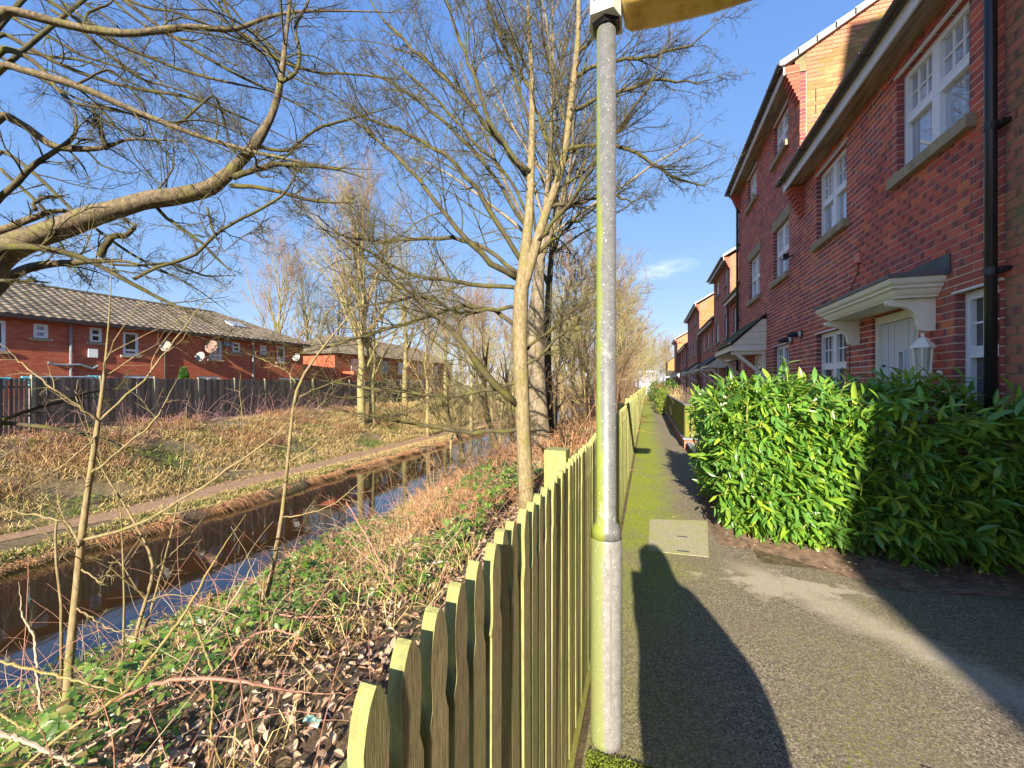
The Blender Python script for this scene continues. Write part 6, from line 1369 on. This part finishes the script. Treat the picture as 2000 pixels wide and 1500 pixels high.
for j, (aj, lj) in enumerate(((0, 1.0), (.95, .86), (-.95, .86), (1.9, .66), (-1.9, .66))):
    ca, sa = np.cos(a0+aj)[:, None], np.sin(a0+aj)[:, None]; D5.append(norm(ref*ca + ref2*sa + up0*-.12)); C5.append(np.c_[bx, by, bz] + D5[-1]*.012)
    N5.append(norm(up0 + g.normal(0, .2, (K, 3)))); L5.append(g.uniform(.055, .085, K)*lj)
C5, D5, N5, L5 = [np.concatenate(k_) for k_ in (C5, D5, N5, L5)]
M['bramble'] = leaf_mat('bramble_leaf', [(0.035, 0.085, 0.015), (0.075, 0.15, 0.02), (0.14, 0.25, 0.03), (0.05, 0.11, 0.02), (0.24, 0.32, 0.06), (0.20, 0.12, 0.05)], .36, .25, (.2, .4, .03), .5)
dist = np.linalg.norm(C5 - np.array([0, 0, HC]), axis=1) + np.where((C5[:, 1] < .9) | (C5[:, 0] < -5), 50, 0); od = np.argsort(dist); bg_, rs = od[:300], od[300:]
v, q = leaf_arrays(C5[rs], D5[rs], N5[rs], L5[rs], L5[rs]*.54, .12, .18)
MB().add(v, q, a=np.repeat(g.random(len(rs)), 8)).obj('foliage', M['bramble'], BB, smooth=True, kind='stuff')
lm = []
for i in range(5):
    v, q = leaf_arrays(np.zeros((1, 3)), np.array([[1., 0, 0]]), np.array([[0, 0, 1.]]), np.array([1.]), np.array([.54]), .12, .1+.04*i); lm.append(MB().add(v, q, a=.2*i).mesh('leaf', M['bramble'], True))
for j, i in enumerate(bg_): orient(link('leaf', lm[j % 5], BB), C5[i], D5[i], N5[i], L5[i])
cane_p = simple('pink_bramble_cane', (0.42, 0.20, 0.13), .6, .3, 20, .1); cane_g = simple('green_bramble_cane', (0.22, 0.22, 0.07), .55, .3, 20, .1, col2=(.4, .22, .07)); cane_w = simple('pale_dead_cane', (0.55, 0.42, 0.28), .8, .3, 20, .1)
def cane(lst, mat, thorns=True):
    a = traced(lst, 40); a = (a[0] + np.r_[np.zeros((1, 3)), G.normal(0, .0022, (39, 3))], a[1]*.72*(1 + .12*np.sin(np.arange(40)*2.1))); mb = MB().tube(a[0], a[1], 7); p_, r_ = a
    if thorns:
        L = np.linalg.norm(p_[-1]-p_[0])
        for i in range(int(L*26)):
            f = R.uniform(0, 38); k = int(f); c_ = p_[k]*(1-f+k) + p_[k+1]*(f-k); n = norm(G.normal(0, 1, 3)); tn = norm(p_[k+1]-p_[k]); n = norm(n - (n@tn)*tn); rr = r_[k]
            mb.add([c_ + tn*.004 + n*rr*.8, c_ - tn*.004 + n*rr*.8, c_ + n*(rr+.009) - tn*.004], None, [(0, 1, 2), (2, 1, 0)])
    mb.obj('cane', mat, BB, smooth=False)
cane([(170,1400,8,1.9),(240,1360,9,1.95),(280,1344,9,2),(332,1328,10,2),(400,1324,10,2),(480,1332,9,2),(560,1350,7,2.05),(688,1356,3,2.1)], cane_p)
cane([(40,1505,9,1.7),(100,1452,9,1.75),(160,1408,9,1.8),(240,1360,9,1.9),(288,1296,8,2),(360,1200,7,2.1),(420,1092,5,2.2),(480,1004,3,2.3)], cane_g)
cane([(-40,1280,6,2),(0,1292,7,2),(80,1312,7,1.95),(160,1332,6,1.9),(240,1356,5,1.9)], cane_g)
cane([(-60,1410,12,1.6),(0,1432,12,1.6),(48,1448,11,1.6),(120,1480,10,1.6),(190,1530,8,1.6)], cane_w)
cane([(120,1404,7,2.3),(84,1400,7,2.3),(72,1320,6,2.35),(68,1244,6,2.4),(44,1204,5,2.4),(36,1136,3,2.4)], cane_w, False)
cane([(368,1192,4,2.2),(392,1248,6,2.15),(412,1300,6,2.1),(416,1360,6,2.05),(412,1440,6,2),(440,1510,6,1.95)], cane_g)
cane([(436,1316,5,2.4),(472,1260,6,2.4),(500,1236,6,2.4),(540,1230,6,2.4),(580,1240,5,2.4),(608,1262,3,2.4)], cane_p)
cane([(676,980,3,3.4),(712,1040,5,3.3),(740,1092,6,3.2),(766,1140,6,3.1)], cane_p); cane([(504,1192,4,3.1),(580,1206,5,3.05),(680,1204,4,3)], cane_p)
cane([(676,1056,3,3.3),(730,1100,4,3.2),(800,1180,4,3.1)], cane_p); cane([(380,1270,5,2.2),(450,1180,5,2.5),(480,1130,4,2.6),(500,1090,3,2.7)], cane_w, False)
cane([(100,1500,5,1.9),(260,1410,5,2),(270,1395,4,2)], cane_w, False); cane([(-20,1380,7,2),(40,1420,6,1.95),(110,1440,5,1.9)], cane_g)
cb = MB(); K = 620; x = g.uniform(-7, -1.5, K); y = g.uniform(.8, 16, K); z = zs_(x, y); L = g.uniform(.4, 1.2, K)
pts, rad = grow(g, np.c_[x, y, z], norm(np.c_[g.normal(0, .8, (K, 2)), g.uniform(.4, 1.6, K)]), L, g.uniform(.0018, .0045, K), 8, .08, -.10, .4)
pts[..., 2] = np.maximum(pts[..., 2], terrain_z(pts[..., 0], pts[..., 1]) + .01)
v, q = tube_arrays(pts, rad, 4); cb.add(v, q); cb.obj('thin_canes', cane_w, BB, kind='stuff')
cb = MB(); K = 420; x = -1.3 - g.random(K)*5.2; y = .8 + g.random(K)**1.4*9; pts, rad = grow(g, np.c_[x, y, zs_(x, y)], norm(np.c_[g.normal(0, .7, (K, 2)), g.uniform(.5, 1.4, K)]), g.uniform(.5, 1.5, K), g.uniform(.002, .0045, K), 9, .06, -.08, .4)
v, q = tube_arrays(pts, rad, 4); cb.add(v, q); cb.obj('red_canes', cane_p, BB, kind='stuff')

# fallen leaves on the near bank
K = 10000; x = -.42 - g.random(K)**1.35*4.2; y = .15 + g.random(K)**1.5*9; z = zs_(x, y) + g.uniform(.004, .04, K); L = g.uniform(.035, .075, K)
LEAFV = leaf_arrays(np.c_[x, y, z], norm(np.c_[g.normal(0, 1, (K, 2)), g.normal(.05, .3, K)]), norm(np.c_[g.normal(0, .6, (K, 2)), np.ones(K)]), L, L*g.uniform(.45, .7, K), .35, .3)
LEAFA = np.repeat(g.random(K), 8)
K = 9000; x = -.42 - g.random(K)**1.1*6.0; y = 7 + g.random(K)**1.2*14; z = zs_(x, y) + g.uniform(.002, .035, K)
d_ = norm(np.c_[g.normal(0, 1, (K, 2)), g.normal(0, .25, K)]); n_ = norm(np.c_[g.normal(0, .45, (K, 2)), np.ones(K)]); L = g.uniform(.035, .085, K)*np.clip(y/3, 1, 1.6)
S_ = norm(np.cross(d_, n_)); n_ = np.cross(S_, d_); c_ = np.c_[x, y, z]; w = (L*g.uniform(.28, .42, K))[:, None]; Lx = L[:, None]; cu = (g.uniform(.1, .5, K)*L)[:, None]
v = np.stack([c_, c_ + d_*Lx*.5 - S_*w + n_*cu*.6, c_ + d_*Lx*.5 + n_*0, c_ + d_*Lx*.5 + S_*w + n_*cu*.6, c_ + d_*Lx + n_*cu*.5], 1).reshape(-1, 3)
i5 = np.arange(K)[:, None]*5; q = np.concatenate([i5 + np.array([[0, 1, 2, 2]]), ], 0)
t_ = np.concatenate([i5 + np.array([[0, 2, 1]]), i5 + np.array([[0, 3, 2]]), i5 + np.array([[1, 2, 4]]), i5 + np.array([[2, 3, 4]])], 0)
m, t, b = nt('fallen_leaf'); c = ramp(t, attr(t), [(0, (0.20, 0.11, 0.06)), (.25, (0.38, 0.25, 0.16)), (.5, (0.52, 0.37, 0.25)), (.7, (0.28, 0.15, 0.08)), (.88, (0.60, 0.46, 0.34)), (1, (.42, .20, .09))])
t.links.new(c, b.inputs['Base Color']); b.inputs['Roughness'].default_value = .75
MB().add(v, None, t_, a=np.tile(g.random(K), 4)).add(LEAFV[0], LEAFV[1], a=LEAFA).obj('fallen_leaves', m, kind='stuff')

# dry grass, bracken and reeds
def blades(name, x, y, L, wid, mat, lean=(0, 0), spread=.5, droop=.25, z0=None, up=1.0, label=None):
    K = len(x); z = terrain_z(x, y) if z0 is None else z0
    d_ = norm(np.c_[g.normal(lean[0], spread, K), g.normal(lean[1], spread, K), np.full(K, up)]); L = L[:, None]; S_ = norm(np.cross(d_, g.normal(0, 1, (K, 3))))*wid[:, None]
    c_ = np.c_[x, y, z]; dr = np.array([0, 0, -1.])*droop*L; hz = norm(d_*np.array([1, 1, 0]))
    v = np.stack([c_ - S_, c_ + S_, c_ + d_*L*.6 - S_*.7, c_ + d_*L*.6 + S_*.7, c_ + d_*L*.95 + hz*droop*L + dr], 1).reshape(-1, 3); i5 = np.arange(K)[:, None]*5
    r_ = g.random(K)
    return MB().add(v, i5 + np.array([[0, 1, 3, 2]]), i5 + np.array([[2, 3, 4]]), a=r_).obj(name, mat, kind='stuff')
def grass_mat(name, cols):
    m, t, b = nt(name); t.links.new(ramp(t, attr(t), [(i/(len(cols)-1), k) for i, k in enumerate(cols)]), b.inputs['Base Color']); b.inputs['Roughness'].default_value = .8; b.inputs['Specular IOR Level'].default_value = .2; return m
STRAW = grass_mat('straw_grass', [(0.34, 0.23, 0.09), (0.58, 0.43, 0.19), (0.68, 0.53, 0.26), (0.40, 0.26, 0.10), (0.22, 0.14, 0.06)])
GREEN = grass_mat('winter_green_grass', [(0.07, 0.13, 0.02), (0.14, 0.22, 0.03), (0.24, 0.28, 0.06), (0.05, .09, .02)])
RUST = grass_mat('dead_bracken', [(0.34, 0.16, 0.07), (0.48, 0.27, 0.13), (0.26, 0.12, 0.06), (0.56, 0.36, 0.2)])
def clump(K, xr, yr, thr, f=1.0, ph=0.0):
    X, Y = [], []; n = 0
    while n < K:
        x = g.uniform(*xr, K*3); y = g.uniform(*yr, K*3); s = np.sin(x*1.7*f + y*.9*f + ph) + np.sin(y*1.4*f - x*.8*f + ph*2) + .8*np.sin(x*3.1*f - y*2.3*f); k = s > thr + g.normal(0, .4, K*3)
        X.append(x[k]); Y.append(y[k]); n += k.sum()
    return np.concatenate(X)[:K], np.concatenate(Y)[:K]
x, y = clump(38000, (-20.3, -15.4), (2, 40), -.5); blades('dry_grass', x, y, g.uniform(.15, .5, len(x)), g.uniform(.004, .012, len(x)), STRAW, lean=(.5, -.1), spread=.45, droop=.45)
x, y = clump(20000, (-20.0, -15.3), (2, 40), .2, 1, 2.2); blades('green_grass', x, y, g.uniform(.1, .3, len(x)), g.uniform(.004, .012, len(x)), GREEN, lean=(.3, 0), droop=.3)
x, y = clump(9000, (-20.5, -17), (2, 30), .4, .9, 4); blades('brown_stalks', x, y, g.uniform(.3, .8, len(x)), g.uniform(.004, .010, len(x)), RUST, spread=.5, droop=.3)
x = g.uniform(-13.9, -13.05, 15000); y = g.uniform(2, 45, 15000); blades('edge_grass', x, y, g.uniform(.06, .22, 15000), g.uniform(.004, .010, 15000), STRAW, lean=(.5, 0), spread=.6, droop=.4)
x = g.uniform(-13.9, -13.2, 5000); y = g.uniform(5, 16, 5000); blades('verge_grass', x, y, g.uniform(.05, .14, 5000), g.uniform(.004, .010, 5000), GREEN, spread=.6)
x = g.uniform(-13.2, -12.9, 17000); y = 2 + g.random(17000)**1.2*42; amp_ = np.clip(.55 + .5*np.sin(y*1.9) + .4*np.sin(y*4.7+1) + .3*np.sin(y*.8), .12, 1.3); xx = x + .25*(np.sin(y*2.7) > .1)*g.random(17000)
blades('hanging_reeds', xx - .05, y, g.uniform(.1, .42, 17000)*amp_, g.uniform(.003, .008, 17000), RUST, lean=(1.2, 0), spread=.5, droop=.75, up=.35, z0=-2.40 + g.uniform(-.06, .06, 17000))
x, y = clump(13000, (-7.3, -1.0), (4.5, 22), .2, 1.1, 1); blades('dead_bracken', x, y, g.uniform(.15, .6, len(x)), g.uniform(.003, .008, len(x)), RUST, spread=.55, droop=.35)
x, y = clump(9000, (-7.2, -1.6), (.8, 12), .3, 1.3, 3); blades('dry_stalks', x, y, g.uniform(.12, .5, len(x)), g.uniform(.002, .004, len(x)), STRAW, spread=.6, droop=.3)
x = g.uniform(-.9, -.36, 2500); y = g.uniform(3, 30, 2500); blades('fence_foot_grass', x, y, g.uniform(.05, .3, 2500), g.uniform(.003, .006, 2500), RUST, spread=.5)
x = g.uniform(-6, -.7, 16000); y = g.uniform(9, 45, 16000); blades('wood_undergrowth', x, y, g.uniform(.3, 1.3, 16000), g.uniform(.005, .012, 16000), RUST, spread=.55, droop=.3)
x = g.uniform(-20, -16, 9000); y = g.uniform(25, 60, 9000); blades('far_bank_undergrowth', x, y, g.uniform(.3, 1.0, 9000), g.uniform(.008, .016, 9000), STRAW, spread=.55, droop=.3)
# purple bramble stems along the far fence
K = 650; s = g.uniform(-14, 16, K); base = fo + np.outer(s, fa) + np.outer(g.uniform(.3, 2.2, K), fnn); base[:, 2] = terrain_z(base[:, 0], base[:, 1])
pts, rad = grow(g, base, norm(np.c_[g.normal(.2, .6, K), g.normal(0, .7, K), g.uniform(.5, 1.4, K)]), g.uniform(.8, 2.0, K), g.uniform(.005, .009, K), 9, .07, -.09, .5); v, q = tube_arrays(pts, rad, 3)
MB().add(v, q).obj('bramble_stems', simple('purple_bramble_stem', (0.40, 0.23, 0.22), .6, .35, 6, 0, col2=(.22, .11, .12)), kind='stuff')
# twiggy understorey of the wood
K = 320; x = g.uniform(-6.8, -.9, K); y = 11 + g.random(K)*38; z = terrain_z(x, y)
pts, rad = grow(g, np.c_[x, y, z], norm(np.c_[g.normal(0, .3, (K, 2)), np.ones(K)]), g.uniform(1.5, 4.5, K), g.uniform(.01, .025, K), 9, .08, 0, .2)
l1 = crown(g, pts, rad, [dict(cnt=7, n=4, wob=.13, lf=(.3, .55), rf=.5, k=3, rmin=.006, ang=(.4, 1.0)), dict(cnt=5, n=2, wob=.15, lf=(.35, .6), rf=.5, k=3, rmin=.004)])
mb = MB(); v, q = tube_arrays(pts, rad, 4); mb.add(v, q); crown_mesh(mb, l1); mb.obj('understorey', BK_RED, kind='stuff')
K = 160; x = g.uniform(-12, -8.8, K)*0 - 8.4 + g.normal(0, .5, K); y = 16 + g.random(K)*30; z = terrain_z(x, y)
K = 150; x = g.uniform(-19.5, -13.4, K); y = 24 + g.random(K)*35; z = terrain_z(x, y)
pts, rad = grow(g, np.c_[x, y, z], norm(np.c_[g.normal(0, .35, (K, 2)), np.ones(K)]), g.uniform(2, 5, K), g.uniform(.012, .03, K), 9, .09, 0, .2)
l1 = crown(g, pts, rad, [dict(cnt=7, n=4, wob=.13, lf=(.3, .55), rf=.5, k=3, rmin=.008, ang=(.4, 1.0)), dict(cnt=5, n=2, wob=.15, lf=(.35, .6), rf=.5, k=3, rmin=.006)])
mb = MB(); v, q = tube_arrays(pts, rad, 4); mb.add(v, q); crown_mesh(mb, l1); mb.obj('far_understorey', BK_BG, kind='stuff')

x = np.r_[g.normal(-13.98, .09, 5000), g.normal(-15.35, .12, 6000)]; y = g.uniform(7.5, 45, 11000); blades('towpath_edge_grass', x, y, g.uniform(.05, .2, 11000), g.uniform(.004, .010, 11000), STRAW, spread=.7, droop=.4)
# litter
def on_ground(px, py):
    lo, hi = .5, 60
    for _ in range(40):
        d = (lo+hi)/2; p_ = P(px, py, d)
        if p_[2] > tz(p_[0], p_[1]): lo = d
        else: hi = d
    return np.array(P(px, py, lo))
p0, p1 = on_ground(818, 1112), on_ground(874, 1108)
tag(MB().tube([p0 + ZV*.05, p1 + ZV*.06], .008, 6).obj('white_stick', simple('white_plastic_stick', (.8, .8, .8), .5, .05, 4, 0)), 'short white plastic stick lying on the leaves behind the fence', 'litter')
def wrapper(label, px, py, col, s=.05):
    c_ = on_ground(px, py) + ZV*.03; mb = MB(); n = 4; v = [c_ + np.array([i*s/2 - s, j*s/3 - s/2, R.uniform(0, .03)]) for i in range(5) for j in range(4)]
    mb.add(v, [(i*4+j, (i+1)*4+j, (i+1)*4+j+1, i*4+j+1) for i in range(4) for j in range(3)]); tag(mb.obj('wrapper', simple('wrap' + str(px), col, .3, .2, 30, 0)), label, 'litter')
wrapper('crumpled pink wrapper on the bank near the slender tree', 917, 1078, (.75, .12, .25), .06); wrapper('crumpled pale green wrapper among the fallen leaves by the nearest pickets', 612, 1426, (.35, .62, .5), .045)
wrapper('white plastic bag scrap on the far bank below the board fence', 92, 845, (.75, .77, .8), .35)

# ------------------------------------------------------------------ the photographer, standing behind the camera
def person():
    bm = bmesh.new(); lay = bm.verts.layers.skin.verify()
    V = {}
    def v(n, co, r, p=None):
        x = bm.verts.new(co); x[lay].radius = (r, r) if not isinstance(r, tuple) else r; V[n] = x
        if p: bm.edges.new((V[p], x))
        return x
    x0, y0 = .33, -.50
    v('pelvis', (x0+.03, y0, .98), (.19, .14)); v('waist', (x0+.01, y0, 1.15), (.17, .13), 'pelvis'); v('chest', (x0-.01, y0, 1.36), (.20, .14), 'waist'); v('neck', (x0-.03, y0+.02, 1.53), .065, 'chest')
    v('jaw', (x0-.045, y0+.04, 1.62), .075, 'neck'); v('head', (x0-.05, y0+.03, 1.70), .095, 'jaw'); v('crown', (x0-.05, y0+.02, 1.775), .06, 'head'); v('nose', (x0-.055, y0+.135, 1.655), .014, 'jaw')
    for s in (-1, 1):
        v(f'hip{s}', (x0+.03+s*.10, y0, .90), .10, 'pelvis'); v(f'knee{s}', (x0+.03+s*.11, y0+.03, .50), .065, f'hip{s}'); v(f'ank{s}', (x0+.03+s*.12, y0-.02, .10), .045, f'knee{s}'); v(f'toe{s}', (x0+.03+s*.14, y0+.17, .045), .04, f'ank{s}')
    v('shl', (x0-.16, y0+.02, 1.45), .075, 'chest'); v('ell', (x0-.19, y0+.16, 1.20), .05, 'shl'); v('wrl', (x0-.18, y0+.34, 1.27), .032, 'ell'); v('hal', (x0-.19, y0+.39, 1.30), .028, 'wrl')
    v('shr', (x0+.15, y0, 1.44), .075, 'chest'); v('elr', (x0+.335, y0-.05, 1.16), .055, 'shr'); v('wrr', (x0+.33, y0+.08, .97), .036, 'elr'); v('har', (x0+.31, y0+.12, .93), .034, 'wrr')
    for k in range(4):
        v(f'fl{k}', (x0-.21, y0+.42, 1.27+.018*k), .009, 'hal'); v(f'fl{k}b', (x0-.235, y0+.435, 1.265+.019*k), .008, f'fl{k}')
        v(f'fr{k}', (x0+.27+.018*k, y0+.14, .88), .010, 'har'); v(f'fr{k}b', (x0+.27+.018*k, y0+.15, .85+.004*k), .009, f'fr{k}')
    v('thl', (x0-.17, y0+.42, 1.34), .010, 'hal'); v('thr', (x0+.275, y0+.15, .92), .011, 'har')
    me = bpy.data.meshes.new('body'); 
    for n in V: pass
    bm.verts.ensure_lookup_table(); V['pelvis'][lay].use_root = True; bm.to_mesh(me); bm.free()
    o = link('person', me); me.materials.append(simple('dark_coat_cloth', (.03, .035, .05), .9, .2, 10, .1))
    o.modifiers.new('skin', 'SKIN').use_smooth_shade = True; s = o.modifiers.new('sub', 'SUBSURF'); s.levels = s.render_levels = 2
    tag(o, 'person in a dark knee-length coat standing behind the camera holding up a phone', 'person')
    # knee-length coat, hood, phone, shoulder bag
    ct = MB(); rings = [(1.50, .13, .10, -.01), (1.44, .215, .13, 0), (1.30, .215, .15, 0), (1.15, .25, .15, .04), (1.0, .30, .16, .07), (.80, .245, .18, .03), (.62, .26, .19, .03)]; k = 20
    vv = [(x0 + dx + rx*math.cos(j*6.2832/k), y0 + ry*math.sin(j*6.2832/k), z) for z, rx, ry, dx in rings for j in range(k)]
    ct.add(vv, [(i*k+j, i*k+(j+1) % k, (i+1)*k+(j+1) % k, (i+1)*k+j) for i in range(len(rings)-1) for j in range(k)]); ct.obj('coat', bpy.data.materials['dark_coat_cloth'], o, smooth=True)
    hd_ = MB(); hrg = [(1.46, .17, .12), (1.53, .145, .12), (1.60, .125, .12), (1.68, .115, .115), (1.75, .09, .095), (1.80, .05, .06), (1.815, .01, .01)]
    vv = [(x0 - .03 + rx*math.cos(j*6.2832/k), y0 - .02 + ry*math.sin(j*6.2832/k), z) for z, rx, ry in hrg for j in range(k)]
    hd_.add(vv, [(i*k+j, i*k+(j+1) % k, (i+1)*k+(j+1) % k, (i+1)*k+j) for i in range(len(hrg)-1) for j in range(k)]); hd_.obj('hood', bpy.data.materials['dark_coat_cloth'], o, smooth=True)
    hr = MB().tube([(x0-.05, y0-.035, 1.60), (x0-.05, y0-.03, 1.68), (x0-.05, y0-.01, 1.75), (x0-.05, y0+.0, 1.80), (x0-.05, y0+.0, 1.81)], [.08, .108, .10, .05, .005], 16); hr.obj('hair', simple('brown_hair', (.06, .035, .02), .6, .3, 30, .1), o, smooth=True)
    return o
PR = person()
BGB = MB().prism([(-.10, -.13), (.10, -.13), (.12, .12), (-.12, .12)], (.66, -.56, .93), (0, 1, 0), (0, 0, 1), (-1, 0, 0), .06).obj('shoulder_bag', M['black']); tag(BGB, 'small black bag hanging at the right side of the person behind the camera', 'bag')
PH = MB().box(.075, .15, -.058, -.050, 1.24, 1.39).obj('phone', M['black']); tag(PH, 'black phone held up by the person behind the camera', 'phone')

# ------------------------------------------------------------------ parents: children above are built in world coordinates
for o in list(C.objects):
    if o.type == 'EMPTY' and o.parent is None and o.name not in LOCAL:
        # things whose children were laid out in world coordinates
        inv = Matrix.Translation(o.location).inverted()
        for ch in o.children: ch.matrix_parent_inverse = inv
